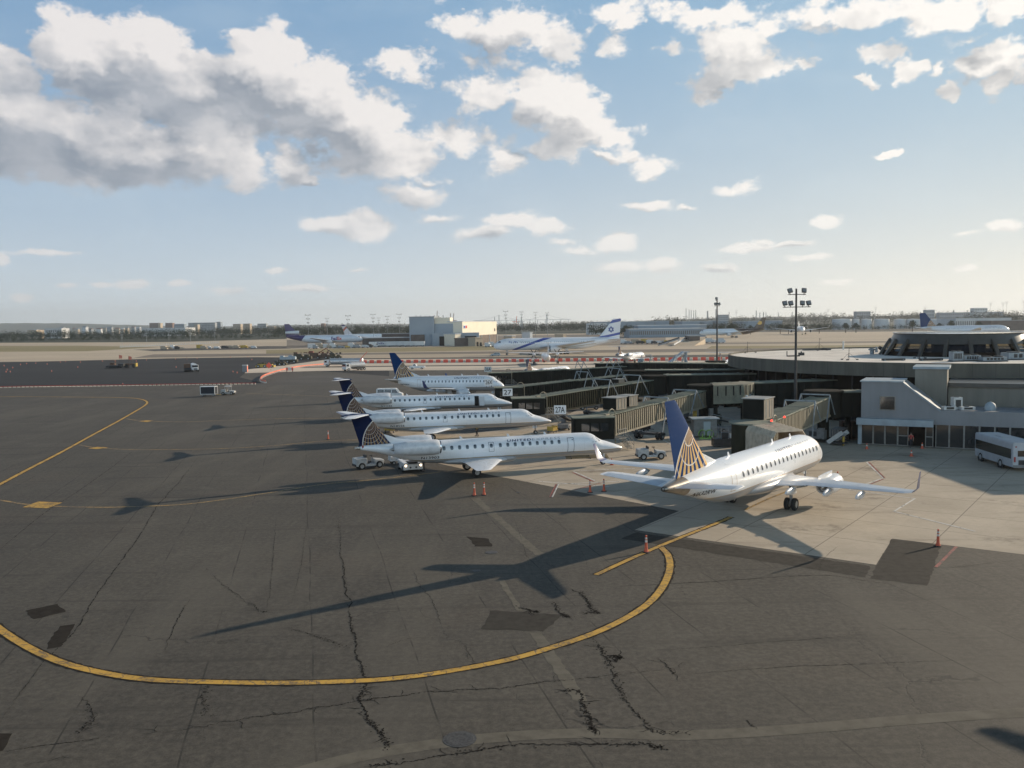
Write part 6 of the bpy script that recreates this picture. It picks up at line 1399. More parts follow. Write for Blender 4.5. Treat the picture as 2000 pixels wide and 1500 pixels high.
# ---------------------------------------------------------------- barriers
def row_barrier(px0, py0, px1, py1): pass
worn('barrier_red', (0.72, 0.10, 0.06), 0.5, amt=0.15, scale=4); worn('barrier_pale', (0.5, 0.44, 0.37), 0.6, amt=.2); worn('barrier_white', (0.66, 0.62, 0.56), 0.5, amt=0.15, scale=4)
def barrier_mesh(L, H, W, arrow=False):
    return MB().loft([[Vector((x, y, z)) for y, z in ((-W / 2, 0), (W / 2, 0), (W / 2, H * .25), (W * .22, H * .5), (W * .2, H), (-W * .2, H), (-W * .22, H * .5), (-W / 2, H * .25))] for x in (-L / 2, L / 2)]).box((0, 0, H + .03), (L * .2, W * .15, .06))
a, b_ = G(712, 709.5), G(2010, 698.5); d = b_ - a; L = d.length; N = int(L / 3.05); rz = math.atan2(d.y, d.x)
pr = barrier_mesh(1.9, 1.25, .6).build('water_barrier', 'barrier_red'); pw = barrier_mesh(1.0, .85, .5).build('water_barrier', 'barrier_pale')
tag(pr, 'red plastic water barrier in the long row across the taxiway', 'barrier', 'red barriers of the long row'); tag(pw, 'white plastic water barrier between red ones in the long row', 'barrier', 'white barriers of the long row')
for i in range(N):
    p = a + d * (i / N)
    for k, (pp, off) in enumerate(((pr, 0), (pw, 1.5))):
        o = pp if i == 0 else pp.copy()
        if i: COL.objects.link(o)
        o.location = p + d.normalized() * off; o.rotation_euler = (0, 0, rz + rnd.uniform(-.05, .05))
def barrier_run(px, name, label, group, mat, Lm, Hm, step, cat='barrier'):
    P = [G(*q) for q in px]; P = catmull(P, 40); acc = 0; out = []; last = P[0]; pm = MB().box((0, 0, Hm * .6), (Lm, .12, Hm * .5)).box((-Lm * .38, 0, Hm * .2), (.08, .5, Hm * .4)).box((Lm * .38, 0, Hm * .2), (.08, .5, Hm * .4))
    pm.m = [0] * 6 + [1] * 12
    proto = None
    for i in range(1, len(P)):
        seg = P[i] - P[i - 1]; acc += seg.length
        while acc >= step:
            acc -= step; q = P[i] - seg.normalized() * acc if seg.length else P[i]
            if proto is None: proto = o = tag(pm.build(name, [mat, 'barrier_white']), label, cat, group)
            else: o = proto.copy(); COL.objects.link(o)
            o.location = q; o.rotation_euler = (0, 0, math.atan2(seg.y, seg.x) + rnd.uniform(-.08, .08))
barrier_run([(-120, 763), (0, 757.5), (240, 754), (400, 751.5), (498, 750.5)], 'low_barricade', 'low red barricade along the near edge of the black paving', 'low red barricades along the black paving', 'veh_red_dull', .95, .55, 1.15)
barrier_run([(520, 748.5), (509, 745), (513, 738), (530, 731), (555, 724), (590, 717.5), (640, 713)], 'orange_barricade', 'bright orange barricade in the curved run round the paving corner', 'orange barricades in the curved run', 'orange_net', .95, .9, 1.0)
# marker lights and small drums along the far edge of the black paving
dm = tag(MB().lathe([(0, .2), (.05, .2), (.07, .12), (.55, .09), (.55, .001)], n=8).build('edge_marker', 'orange_net'), 'small pink orange edge marker standing on the black paving', 'marker', 'edge markers on the black paving')
spots = [(8, 715), (14, 723), (25, 719), (40, 713), (52, 711), (70, 710), (92, 712), (118, 708), (157, 708), (152, 718), (101, 726), (200, 706), (266, 706), (286, 704), (343, 702), (344, 718), (385, 701), (450, 698.5), (484, 697.5), (20, 727), (12, 727), (128, 707), (225, 706), (240, 752), (492, 703), (455, 727), (463, 729), (476, 727)]
for i, (px, py) in enumerate(spots):
    o = dm if i == 0 else dm.copy()
    if i: COL.objects.link(o)
    o.location = G(px, py)
# ---------------------------------------------------------------- construction plant on the new paving
def flag(r, x, y, h): 
    MB().tube((x, y, 0), (x, y, h), .04, n=6).build('flag_pole', 'veh_dark', r); MB().add([(x, y, h), (x + 1.2, y, h - .3), (x + 1.1, y + .05, h - 1.5), (x, y, h - 1.4)], [(0, 1, 2, 3)]).build('flag', 'orange_net', r)
r = thing('paving_machine', 'dark asphalt paver with orange flag on the black paving', 'paver', G(225, 719), R(5), 'road building machines')
MB().box((0, 0, .8), (5.5, 2.4, .7)).box((2.6, 0, 1.3), (2.0, 2.8, .9)).box((-2.4, 0, .6), (1.2, 3.4, .6)).build('hopper', 'veh_dark', r); MB().box((-.8, 0, 1.7), (1.8, 1.8, .9)).tube((.2, .5, 1.8), (.2, .5, 3.0), .1, n=8).box((-1.2, 0, 3.0), (2.2, 2.2, .1)).build('operator_station', 'rust_brown', r)
MB().box((0, -1.1, .4), (4.2, .45, .75)).build('crawler_track', 'rubber', r); MB().box((0, 1.1, .4), (4.2, .45, .75)).build('crawler_track', 'rubber', r); flag(r, 1.5, .5, 5.2)
r = thing('road_roller', 'dark road roller with yellow drum guard beside the paver', 'roller', G(255, 718), R(8), 'road building machines')
MB().lathe([(-1, .001), (-1, .75), (1, .75), (1, .001)], o=(1.5, 0, .75), axis='Y', n=20).build('front_drum', 'veh_dark', r, auto=30); MB().lathe([(-1, .001), (-1, .75), (1, .75), (1, .001)], o=(-1.5, 0, .75), axis='Y', n=20).build('rear_drum', 'veh_dark', r, auto=30)
MB().box((0, 0, 1.3), (2.8, 1.6, .8)).box((0, 0, 2.7), (1.7, 1.6, .1)).bar((-.7, .7, 1.6), (-.7, .7, 2.7), .08).bar((.7, -.7, 1.6), (.7, -.7, 2.7), .08).build('body', 'rust_brown', r); MB().box((2.2, 0, 1.1), (.5, 2.1, 1.4)).build('drum_guard', 'veh_yellow', r); flag(r, -.6, 0, 4.6)
r = thing('water_truck', 'white tank truck facing the camera on the black paving', 'truck', G(379, 725.5), R(-62), 'road building machines')
MB().box((2.0, 0, 1.5), (1.6, 2.3, 1.9)).box((3.1, 0, 1.05), (1.0, 2.1, .9)).build('cab', 'veh_white', r, bevel=.12); MB().box((2.83, 0, 1.95), (.05, 2.0, .7)).build('windscreen', 'windscreen', r); MB().box((3.63, 0, 1.0), (.05, 1.2, .6)).build('grille', 'veh_grey', r)
MB().lathe([(-2.6, .001), (-2.6, 1.1), (1.0, 1.1), (1.0, .001)], o=(0, 0, 1.85), axis='X', n=20).build('tank', 'veh_white', r, smooth=True, auto=40); wheels(r, [(x, y, .5) for x in (2.9, -1.0, -2.2) for y in (-1.05, 1.05)], .5, .32); MB().box((0, 0, .75), (5.6, 1, .25)).build('chassis', 'veh_dark', r)
r = thing('road_roller', 'dark compactor with an orange flag left of the white tank truck', 'roller', G(366, 725.5), R(-70), 'road building machines')
MB().box((0, 0, 1.6), (3.0, 2.2, 2.2)).build('body', 'rust_brown', r, bevel=.1); MB().lathe([(-1, .001), (-1, .7), (1, .7), (1, .001)], o=(1.3, 0, .7), axis='Y', n=18).build('front_drum', 'veh_dark', r, auto=30); MB().lathe([(-1, .001), (-1, .7), (1, .7), (1, .001)], o=(-1.3, 0, .7), axis='Y', n=18).build('rear_drum', 'veh_dark', r, auto=30); flag(r, 0, 0, 5.4)
def plant(name, label, cat, px, py, L, H, mats, seed, rz=0.0, boom=None):
    q = random.Random(seed); r = thing(name, label, cat, G(px, py), rz, 'machines at the edge of the works')
    MB().box((0, 0, H * .3), (L, 2.6, H * .35)).box((-L * .2, 0, H * .6), (L * .4, 2.2, H * .35)).box((L * .25, 0, H * .55), (L * .25, 2.0, H * .3)).build('machine_body', mats[0], r, bevel=.08)
    MB().box((-L * .3, -.1, H * .88), (L * .18, 1.8, H * .22)).build('operator_cab', mats[1], r); mb = MB()
    for k in range(5): mb.box((q.uniform(-L * .4, L * .4), q.uniform(-.8, .8), H * q.uniform(.7, .95)), (q.uniform(.4, 1.4), .5, q.uniform(.3, .9)))
    mb.build('hoses_and_filters', mats[1], r); wheels(r, [(x, y, .6) for x in (-L * .35, 0, L * .35) for y in (-1.2, 1.2)], .6, .4)
    if boom: MB().bar((0, 0, H * .7), (boom, 0, H * 1.35), .3, .3).bar((boom, 0, H * 1.35), (boom * 1.3, 0, H * .6), .25, .25).build('boom_arm', mats[1], r)
    return r
plant('crusher', 'dark brown crushing machine, left one of the two behind the works', 'machine', 590, 703, 9, 3.6, ('mud', 'rust_brown'), 1)
plant('crusher', 'reddish brown screening machine, right of the dark crusher', 'machine', 622, 701, 11, 3.8, ('rust_brown', 'brick_red'), 2, boom=4)
plant('wheel_loader', 'dark wheel loader at the right end of the works machines', 'loader', 655, 702, 6, 3.2, ('mud', 'veh_dark'), 3, boom=-3)
plant('paving_machine', 'yellow green dirty machine at the left end of the works', 'machine', 519, 718, 7, 1.8, ('veh_yellow', 'mud'), 4)
plant('dump_truck', 'pale bodied dump truck behind the curved orange barricades', 'truck', 563, 709, 8, 3.2, ('mud', 'panel_trim'), 5)
MB().box((0, 0, 1.6), (6.5, 2.3, 2.0)).build('dump_body', 'panel_trim', bpy.data.objects['dump_truck'])
plant('wheel_loader', 'small dark loader right of the dump truck', 'loader', 548, 714, 5, 2.0, ('mud', 'veh_dark'), 6)
kit('toilet_cabin', 'blue grey toilet cabin at the tip of the pale taxiway', 'cabin', 479, 727, [('cabin', 'panel_blue', lambda m: m.box((0, 0, 1.2), (1.6, 1.2, 2.3))), ('roof', 'plastic_white', lambda m: m.box((0, 0, 2.4), (1.7, 1.3, .15))), ('door', 'orange_net', lambda m: m.box((.82, 0, 1.1), (.04, 1.0, 2.0)))], group=None)
kit('barrier_sign', 'white board with orange stripes on the pale taxiway', 'sign', 566, 727, [('board', 'barrier_white', lambda m: m.box((0, 0, 1.1), (2.6, .1, 1.0))), ('stripe', 'barrier_red', lambda m: [m.box((x, -.07, 1.1), (.5, .03, 1.0)) for x in (-.9, .9)]), ('leg', 'veh_dark', lambda m: [m.box((x, 0, .3), (.08, .8, .6)) for x in (-1, 1)])], group=None)
o = MB().box((0, 0, .9), (1.5, .1, 1.5), M=Matrix.Translation((0, 0, 1.6)) @ Matrix.Rotation(R(45), 4, 'Y') @ Matrix.Translation((0, 0, -.9))).tube((0, 0, 0), (0, 0, .6), .06, n=6).build('works_sign', 'barrier_red', loc=G(529, 724)); tag(o, 'red diamond works sign on the pale taxiway', 'sign')

# ---------------------------------------------------------------- airliners farther out
worn('blue_mark', (0.02, 0.06, 0.30), .4, amt=.05); worn('purple_mark', (0.05, 0.015, 0.16), .4, amt=.05); worn('red_mark', (0.6, 0.05, 0.03), .4, amt=.05)
def stretched(F, L, zt, zb, w, nose=1.0, tail=.33, tz=.72):
    """generic airliner body; L length, zt/zb crown and keel, w half width"""
    H = zt - zb; n = H * nose; t0 = L * (1 - tail)
    return Fus([(0, zb + H * .36, zb + H * .34, .03), (n * .08, zb + H * .52, zb + H * .2, w * .3), (n * .35, zb + H * .74, zb + H * .07, w * .62), (n * .8, zb + H * .93, zb + H * .01, w * .88), (n * 1.4, zt, zb, w), (L * .4, zt, zb, w), (t0, zt, zb, w),
      (t0 + L * tail * .45, zt - H * .02, zb + H * .28, w * .8), (t0 + L * tail * .8, zt - H * .07, zb + H * .55, w * .42), (L * .985, zt - H * .15, zb + H * tz, w * .14), (L, zt - H * .18, zb + H * (tz + .03), w * .08)])
def airliner(label, nose, rz, L, span, dia, keel, fintop, skin, finmat, wingmat='wing_grey', engines=((.34, .32),), er=1.7, sweep=.52, hs=.33, windows=True, tri=False, winglet=False, wheels_n=True, name='jet_airliner', finc=.14, group=None, rootc=.17, htail='tail_white', windcol='cabin_glass'):
    r = thing(name, label, 'airplane', nose, rz, group); w = dia / 2; F = stretched(None, L, keel + dia, keel, w)
    F.mesh(28, 60).build('fuselage', skin, r, smooth=True)
    zr = keel + dia * .22; s0 = L * .33; c0 = L * rootc * 1.25
    ws = [(s0, w * .6, zr, c0, .12, 5), (s0 + span * .17 * sweep * 1.1, span * .17, zr + span * .012, c0 * .62, .11, 5), (s0 + span * .5 * sweep * 1.05, span * .485, zr + span * .05, c0 * .22, .09, 6), (s0 + span * .5 * sweep * 1.12, span * .5, zr + span * .055 + (span * .03 if winglet else 0), c0 * .12, .08, 30)]
    for q in (ws, mirror(ws)): wing_mesh(q).build('wing', wingmat, r, smooth=True, auto=50)
    ft = [(L * .80, keel + dia * .75, L * finc * 1.25, .1), (L * .80 + (fintop - keel - dia) * 1.0, fintop, L * finc * .42, .08)]
    if tri:
        zc = keel + dia * 1.38; sb = L * .82
        MB().lathe([(-sb, er * .9), (-sb - .8, er), (-sb - 3, er), (-sb - 8, er * .85), (-sb - 11, er * .6)], o=(0, 0, zc), axis='X', n=24).build('tail_engine', 'engine_white', r, smooth=True)
        MB().lathe([(-sb + .02, er * .9), (-sb + .04, er * .78), (-sb - .8, er * .74), (-sb - .8, .001)], o=(0, 0, zc), axis='X', n=24).build('intake_lip', 'fan_dark', r, smooth=True, auto=50)
        MB().box((-sb - 4.5, 0, keel + dia * .95), (7, .7, dia * .5)).build('engine_pylon', finmat, r)
    fin_mesh(ft).build('fin', finmat, r, smooth=True, auto=50)
    hh = [(L * .86, .2, keel + dia * .72, L * .085, .1, 5), (L * .86 + span * hs * .5 * .6, span * hs * .5, keel + dia * .72 + .8, L * .03, .08, 5)]
    for q in (hh, mirror(hh)): wing_mesh(q).build('tailplane', htail, r, smooth=True, auto=50)
    for (fs, fy) in engines:
        for sg in (-1, 1):
            y = sg * span * .5 * fy; se = s0 + abs(y) * sweep * 1.05 - er * 1.1
            nacelle(r, (-se, y, zr - er * .75 + span * .01), er * 3.2, er, 'engine_white', .6)
            MB().box((-se - er * 2.2, y, zr + .1), (er * 2.6, .3, er * .8)).build('engine_pylon', 'engine_white', r)
    gear(r, L * .53, (dia * .9, -dia * .9), keel + .6, .68, .45, tandem=True); gear(r, L * .1, (0,), keel + .5, .5, .35)
    if windows:
        # window rows as one inset band of small panes each side
        for sd in (1, -1):
            mb = MB(); n = int(L * .62 / 1.0)
            for i in range(n):
                s = L * .12 + i * 1.0
                if (i % 17) in (4,): continue
                q = surf_quad(F, s, s + .3, keel + dia * .6, keel + dia * .6 + .45, sd, .02, 1, 1); mb.add(q.v, q.f)
            mb.build('window_row', windcol, r)['kind'] = 'stuff'
    for sd in (1, -1):
        MB().add([F.at(dia * .32, keel + dia * .66, sd, .03), F.at(dia * .52, keel + dia * .64, sd, .03), F.at(dia * .55, keel + dia * .76, sd, .03), F.at(dia * .42, keel + dia * .76, sd, .03)], [(0, 1, 2, 3)]).build('cockpit_window', 'windscreen', r)
    for s in (L * .14, L * .3, L * .58, L * .74): 
        for sd in (1, -1): door_outline(F, s, s + 1.1, keel + dia * .42, keel + dia * .75, sd, .07).build('door', 'text_grey', r)
    return r, F
# wide-body with blue swoosh
def swoosh(nt, c, s, y, z):
    k = (s - 13.0) * 0.235
    up = z - (s - 15.0) * 0.30 - 3.0          # lower edge
    lo = z - (s - 9.5) * 0.30 - 3.0
    curve = (s - 14) * (s - 14) * 0.0042
    e1 = z - (3.1 + (s - 13.0) * 0.36 - curve); e2 = z - (3.1 + (s - 9.8) * 0.36 - curve)
    ins = e1.gt(0) * e2.lt(0) * s.gt(9.0) * s.lt(33.0)
    c = mixc(nt, ins, c, (0.02, 0.06, 0.30))
    g = (z - (3.2 + (s - 36) * .10)).ab().lt(.12) * s.gt(34) * s.lt(52)
    return mixc(nt, g, c, (0.42, 0.35, 0.22))
fus_mat('swoosh_skin', lambda s: s * 0.0 + 1.0, swoosh, white=(0.72, 0.74, 0.78))
def starfin(nt, v, s, y, z):
    c = (0.68, 0.70, 0.74); k = z - (s - 59) * 0.18
    c = mixc(nt, (k - 15.1).ab().lt(.75) , c, (0.02, 0.06, 0.30)); c = mixc(nt, (k - 8.4).ab().lt(.6), c, (0.02, 0.06, 0.30))
    return c
expr_mat('striped_fin', starfin, 0.35, dirt=.04)
a, b_ = G(989, 693.5), G(1092, 691); rz = math.atan2(a.y - b_.y, a.x - b_.x); n_ = Vector((math.cos(rz), math.sin(rz), 0))
ea, EF = airliner('big white airliner with blue swoosh and a six pointed star on its fin, taxiing', a + n_ * 6.3, rz, 66.5, 60, 5.9, 2.2, 17.0, 'swoosh_skin', 'striped_fin', engines=((.34, .33),), er=1.75, winglet=False, finc=.145)
# six pointed star on both fin faces
for sd in (1, -1):
    mb = MB()
    for fl in (0, 1):
        for k in range(3):
            a0 = R(90 + 180 * fl + 120 * k); a1 = a0 + R(120); P0 = Vector((-60.6 + math.cos(a0) * 1.5, sd * .42, 11.6 + math.sin(a0) * 1.5)); P1 = Vector((-60.6 + math.cos(a1) * 1.5, sd * .42, 11.6 + math.sin(a1) * 1.5)); mb.bar(P0, P1, .28, .28)
    mb.build('star_emblem', 'blue_mark', ea)
    surf_text(EF, 'airline_name', 'EL AL', 11.6, 6.9, 6.0, .75, sd, 'blue_mark', ea, .02, 1.1, .12); surf_text(EF, 'airline_name', 'ISRAEL AIRLINES', 17.5, 12.2, 6.0, .6, sd, 'text_grey', ea, .0, 1.0, .1)
# purple tailed freighter with three engines
PUR = (0.035, 0.02, 0.11)
fus_mat('freighter_skin', lambda s: s * 0.0 + .5, lambda nt, c, s, y, z: mixc(nt, (s - (z - 6) * -0.75).gt(46.5), c, PUR), white=(0.66, 0.7, 0.76))
expr_mat('purple_fin', lambda nt, v, s, y, z: mixc(nt, z.gt(99), PUR, PUR), .35, dirt=.03)
pF = G(708, 674.0); pF = at_depth(708, 690)
fx, FF = airliner('purple tailed three engined freighter with big lettering, parked at left', pF, R(2), 60.5, 51.6, 6.0, 2.5, 17.6, 'freighter_skin', 'purple_fin', er=1.45, windows=False, tri=True, htail='purple_fin', finc=.15)
for sd in (1, -1):
    for txt, a0, a1, mt in (('Fed', 24.3, 19.7, 'purple_mark'), ('Ex', 19.5, 16.0, 'red_mark')):
        if sd > 0: a0, a1 = (40.3 - a1, 40.3 - a0)
        surf_text(FF, 'livery_lettering', txt, max(a0, a1), min(a0, a1), 4.5, 2.5, sd, mt, fx, .03, 1.0)
sign_text('fin_lettering', 'FedEx', 3.6, 1.3, 'sign_white', fx, Matrix.Translation((-53.3, -.62, 10.2)) @ Matrix.Rotation(math.pi / 2, 4, 'X'))
# second freighter, nose away, only the tail shows over the sheds
expr_mat('stripe_fin', lambda nt, v, s, y, z: mixc(nt, (z - (s - 40) * -.9 - 20.5).ab().lt(1.3), mixc(nt, z.gt(15.3), (0.6, 0.58, 0.6), PUR), (0.45, 0.1, 0.05)), .35, dirt=.03)
fus_mat('freighter_plain', lambda s: s * 0.0 + .5)
f2, _ = airliner('freighter tail with orange and purple stripe showing above the low sheds', at_depth(766, 840), R(-12), 50, 44, 5.2, 2.3, 16.8, 'freighter_plain', 'stripe_fin', er=1.3, windows=False)
# brown tailed freighter
BR = (0.04, 0.025, 0.018)
fus_mat('brown_tail_skin', lambda s: s * 0.0 + .4, lambda nt, c, s, y, z: mixc(nt, (s + (z - 3.5) * 1.6 * 1.0).gt(38.0), c, mixc(nt, (s + (z - 3.5) * 1.6).gt(38.6), (0.5, .33, .08), BR)), white=(0.6, 0.66, 0.72))
expr_mat('brown_fin', lambda nt, v, s, y, z: mixc(nt, ((s - 55.0) * (s - 55.0) * .6 + (z - 12.8) * (z - 12.8)).lt(3.0), BR, (0.55, 0.33, 0.04)), .35, dirt=.03)
ups, _ = airliner('freighter with dark brown tail and yellow shield, left of the tall light mast', at_depth(1366, 770), R(186), 60, 48, 5.4, 2.6, 17.6, 'brown_tail_skin', 'brown_fin', er=1.4, windows=False, htail='brown_fin')
wb, _ = airliner('white wide body facing the camera, wings spread right of the tall light mast', at_depth(1568, 862), R(-104), 58, 58, 5.6, 2.8, 13.5, 'freighter_plain', 'tail_white', er=1.5, winglet=True, windows=False)
globe_mat('far_globe_fin', (61, 15.5), (-.1, -.99), (55.5, 8.0), 6.8, 22, 1.2)
fus_mat('widebody_skin', lambda s: s * 0.0 + 4.6, white=(0.6, 0.64, 0.7))
ua_, UF = airliner('long white airliner with blue globe tail parked behind the lounge drum', at_depth(1972, 640), R(3), 68, 61, 6.2, 2.9, 18.6, 'widebody_skin', 'far_globe_fin', er=1.8, finc=.15)
for sd in (1, -1): surf_text(UF, 'airline_name', 'UNITED', 20, 11.5, 7.0, .95, sd, 'text_grey', ua_, .02, 1.2)
# straight-winged turboprop seen from behind
fus_mat('prop_skin', lambda s: s * 0.0 + 1.3)
r = thing('turboprop', 'white high winged twin propeller plane seen from behind, right of the gate 26A bridge', 'airplane', G(1064, 712) + Vector((.4, 19, 0)), R(91))
PF = stretched(None, 32.0, 3.9, 1.25, 1.3, 1.3, .38, .75); PF.mesh(24, 50).build('fuselage', 'prop_skin', r, smooth=True)
ws = [(13.2, .0, 4.05, 2.9, .13, 0), (13.4, 4.4, 4.1, 2.8, .13, 2), (14.2, 14.1, 4.5, 1.3, .1, 3)]
for q in (ws, mirror(ws)): wing_mesh(q).build('wing', 'tail_white', r, smooth=True, auto=50)
fin_mesh([(26.2, 3.5, 5.2, .1), (28.4, 8.2, 3.0, .1)]).build('fin', 'tail_white', r, smooth=True, auto=50)
hs_ = [(28.6, 0, 8.2, 2.4, .1, 0), (29.2, 4.7, 8.25, 1.4, .09, 0)]
for q in (hs_, mirror(hs_)): wing_mesh(q).build('tailplane', 'tail_white', r, smooth=True, auto=50)
for sg in (-1, 1):
    e = MB().lathe([(-10.6, .2), (-10.9, .45), (-12.5, .62), (-15.5, .6), (-18.3, .12)], o=(0, sg * 4.4, 3.6), axis='X', n=18).build('engine', 'tail_white', r, smooth=True)
    mb = MB()
    for k in range(6): a_ = k * math.pi / 3; mb.bar((-10.7, sg * 4.4, 3.6), (-10.7, sg * 4.4 + math.cos(a_) * 2.0, 3.6 + math.sin(a_) * 2.0), .05, .28)
    mb.lathe([(-10.1, .01), (-10.7, .25)], o=(0, sg * 4.4, 3.6), axis='X', n=12).build('propeller', 'veh_dark', e)
gear(r, 14.3, (4.4, -4.4), 3.2, .5, .3); gear(r, 1.9, (0,), 1.5, .3, .2)
# three more T-tail jets partly hidden by the bridges
k = G(1225, 708.5); copy_tree(jetA, k + Vector((9, 16, 0)), R(62), 'T-tail regional jet seen from behind on the pale taxiway, both rear engines visible', 'airplane', group=GA)
copy_tree(jetA, Vector((16.5, 240, 0)), R(63), 'T-tail regional jet whose white tailplane rises over the dark gate 26A bridge', 'airplane', group=GA)
copy_tree(jetA, Vector((67.0, 266, 0)), R(70), 'T-tail regional jet whose tailplane shows just left of the slimmer light mast', 'airplane', group=GA)
# one more T-tail jet stands outside the frame at the right; its tail shades the bottom right corner
P1, P2 = G(178, 1020), G(1917, 1424)
copy_tree(jetA, Vector((11.78, 92.85, 0)) + (P2 - P1) + (G(1915, 1422) - G(1650, 1240)), HA, 'T-tail regional jet just outside the right edge, its tail shadow falls in the bottom corner', 'airplane', group=GA)
cn_ = thing('terminal_connector', 'plain tall connector building past the right edge shading the stand', 'building', (64, 92, 0))
MB().box((14, 4, 4.4), (26, 16, 8.8)).build('wall', 'block_beige', cn_); MB().box((14, 4, 8.95), (26.6, 16.6, .3)).build('roof', 'roof_grey', cn_)

# ---------------------------------------------------------------- far vehicles, sheds and terminals
def far_box_building(name, label, cat, px0, px1, depth, h, mats, thick=20, windows=None, roof=None, rz=0.0, group=None, floor_h=3.4, base=0.0, door=None):
    a, b_ = at_depth(px0, depth), at_depth(px1, depth); W = (b_ - a).length; c = (a + b_) / 2
    r = thing(name, label, cat, (c.x, c.y, base), rz, group)
    MB().box((0, thick / 2, h / 2), (W, thick, h)).build('wall', mats[0], r); MB().box((0, thick / 2, h + .25), (W + .6, thick + .6, .5)).build('roof', mats[1], r)
    if windows:
        nx, nz = windows; pw, ph = W / nx, (h - 1) / nz; proto = None
        for j in range(nz):
            for i in range(nx):
                x = -W / 2 + pw * (i + .5); z = 1 + ph * (j + .5)
                if proto is None: proto = o = MB().box((0, 0, 0), (pw * .55, .1, ph * .5)).build('window', 'far_glass', r)
                else: o = proto.copy(); COL.objects.link(o)
                o.location = (x, -.06, z)
    if door:
        for (fx_, w_, h_) in door: MB().box((-W / 2 + W * fx_, -.08, h_ / 2), (w_, .12, h_)).build('door', 'black_void', r)
    return r, W
glass('far_glass', (0.06, 0.065, 0.07), .3)
worn('hangar_blue', (0.30, 0.34, 0.385), 0.7, amt=.12, scale=.1); worn('hangar_cream', (0.74, 0.66, 0.53), 0.7, amt=.1, scale=.1); worn('shed_white', (0.55, 0.56, 0.56), .6, amt=.15, scale=.1); worn('shed_brown', (0.13, 0.1, 0.085), .8, amt=.3, scale=.2)
worn('far_grey', (0.28, 0.30, 0.32), .8, amt=.2, scale=.05); worn('far_tan', (0.40, 0.33, 0.25), .8, amt=.2, scale=.05); worn('far_white', (0.55, 0.56, 0.57), .7, amt=.15, scale=.05); worn('far_brick', (0.2, 0.13, 0.11), .8, amt=.25, scale=.05); worn('far_bluegrey', (0.24, 0.29, 0.34), .8, amt=.2, scale=.05)
D0 = 640
h1, W1 = far_box_building('cargo_hangar', 'large blue grey cargo hangar with stepped roof and dark bays', 'hangar', 799.5, 848, D0, 21.0, ('hangar_blue', 'far_grey'), 60)
MB().box((W1 / 2 + 9, 31, 8.0), (18, 58, 16)).build('lower_wing', 'hangar_blue', h1); MB().box((W1 / 2 + 27, 25, 4.9), (62, 40, 9.8)).build('front_wing', 'hangar_blue', h1) if False else None
MB().box((W1 / 2 + 16, -3, 4.6), (34, 8, 9.2)).build('bay_block', 'hangar_blue', h1)
for k in (3.5, 22): MB().box((W1 / 2 + k + 5, -7.1, 3.4), (8.5, .4, 6.8)).build('bay_door', 'black_void', h1)
MB().box((-W1 / 2 + 6, -.3, 5.5), (10, .6, 5.5)).build('loading_recess', 'shed_brown', h1); MB().box((W1 / 2 + 5.5, 18, 18.2), (12, 30, 4.6)).build('penthouse', 'hangar_cream', h1)
for k in range(7): MB().box((-W1 / 2 + 3 + k * 3.4, 20, 21.6), (.6, .6, rnd.uniform(.6, 2.2))).build('roof_vent', 'far_grey', h1)
hA, hB = at_depth(903, 640), at_depth(970, 722); hR = math.atan2(hB.y - hA.y, hB.x - hA.x); W2 = (hB - hA).length; hc = (hA + hB) / 2
h2 = thing('cargo_hangar', 'sunlit cream hangar hall with a small red and blue logo on its corner', 'hangar', (hc.x, hc.y, 0), hR)
MB().box((0, 20, 12.0), (W2, 40, 10.4)).build('wall', 'hangar_cream', h2); MB().box((0, 20, 17.4), (W2 + .6, 40.6, .5)).build('roof', 'far_white', h2); MB().box((0, 22, 3.4), (W2, 36, 6.8)).build('lower_wall', 'far_tan', h2)
MB().box((-W2 / 2 + 6.2, -.1, 13.6), (8.6, .2, 2.8)).build('logo_panel', 'sign_white', h2); MB().box((-W2 / 2 + 4.2, -.25, 13.3), (3.0, .1, 1.8)).build('logo_mark', 'blue_mark', h2); MB().box((-W2 / 2 + 8.2, -.25, 13.4), (3.4, .1, 2.0)).build('logo_mark', 'red_mark', h2)
MB().box((W2 / 2 - 5.6, -.1, 10.5), (2.4, .2, 2.4)).build('window', 'far_glass', h2); MB().box((0, -.3, 3.4), (W2 * .98, .5, 6.8)).build('open_undercroft', 'shed_brown', h2)
for k in range(5): MB().box((-W2 / 2 + 2 + k * (W2 - 4) / 4, -.8, 3.4), (.5, .5, 6.8)).build('column', 'far_white', h2)
far_box_building('hangar_annex', 'blue grey middle section linking the two cargo hangars', 'hangar', 862, 904, 648, 15.0, ('hangar_blue', 'far_grey'), 30)
far_box_building('cream_shed', 'low cream wall stepping down between the two hangars', 'shed', 886, 902, 628, 8.2, ('hangar_cream', 'far_white'), 26, rz=R(50))
far_box_building('cargo_shed', 'dark brown open shed in front of the cream hangar', 'shed', 887, 925, 612, 5.2, ('shed_brown', 'shed_brown'), 8)
far_box_building('guard_house', 'small tan house with dark doorway by the cream hangar', 'house', 926, 944, 604, 5.6, ('far_tan', 'far_tan'), 8, rz=R(42), door=[(.3, 1.4, 3), (.75, 1.4, 2.6)])
far_box_building('low_canopy', 'long low pale canopy left of the cargo hangar', 'canopy', 707, 800, 690, 5.4, ('shed_brown', 'far_white'), 14)
far_box_building('cargo_shed', 'low dark shed behind the canopy under the striped freighter tail', 'shed', 745, 800, 720, 8.2, ('shed_brown', 'far_grey'), 14)
far_box_building('tan_block', 'small tan block right of the cream hangar', 'building', 998, 1008, 610, 6.5, ('far_tan', 'far_white'), 8, rz=R(45))
far_box_building('tan_block', 'small orange tan block behind the swoosh airliner roof', 'building', 1098, 1107, 640, 6.5, ('far_tan', 'far_tan'), 8, rz=R(45))
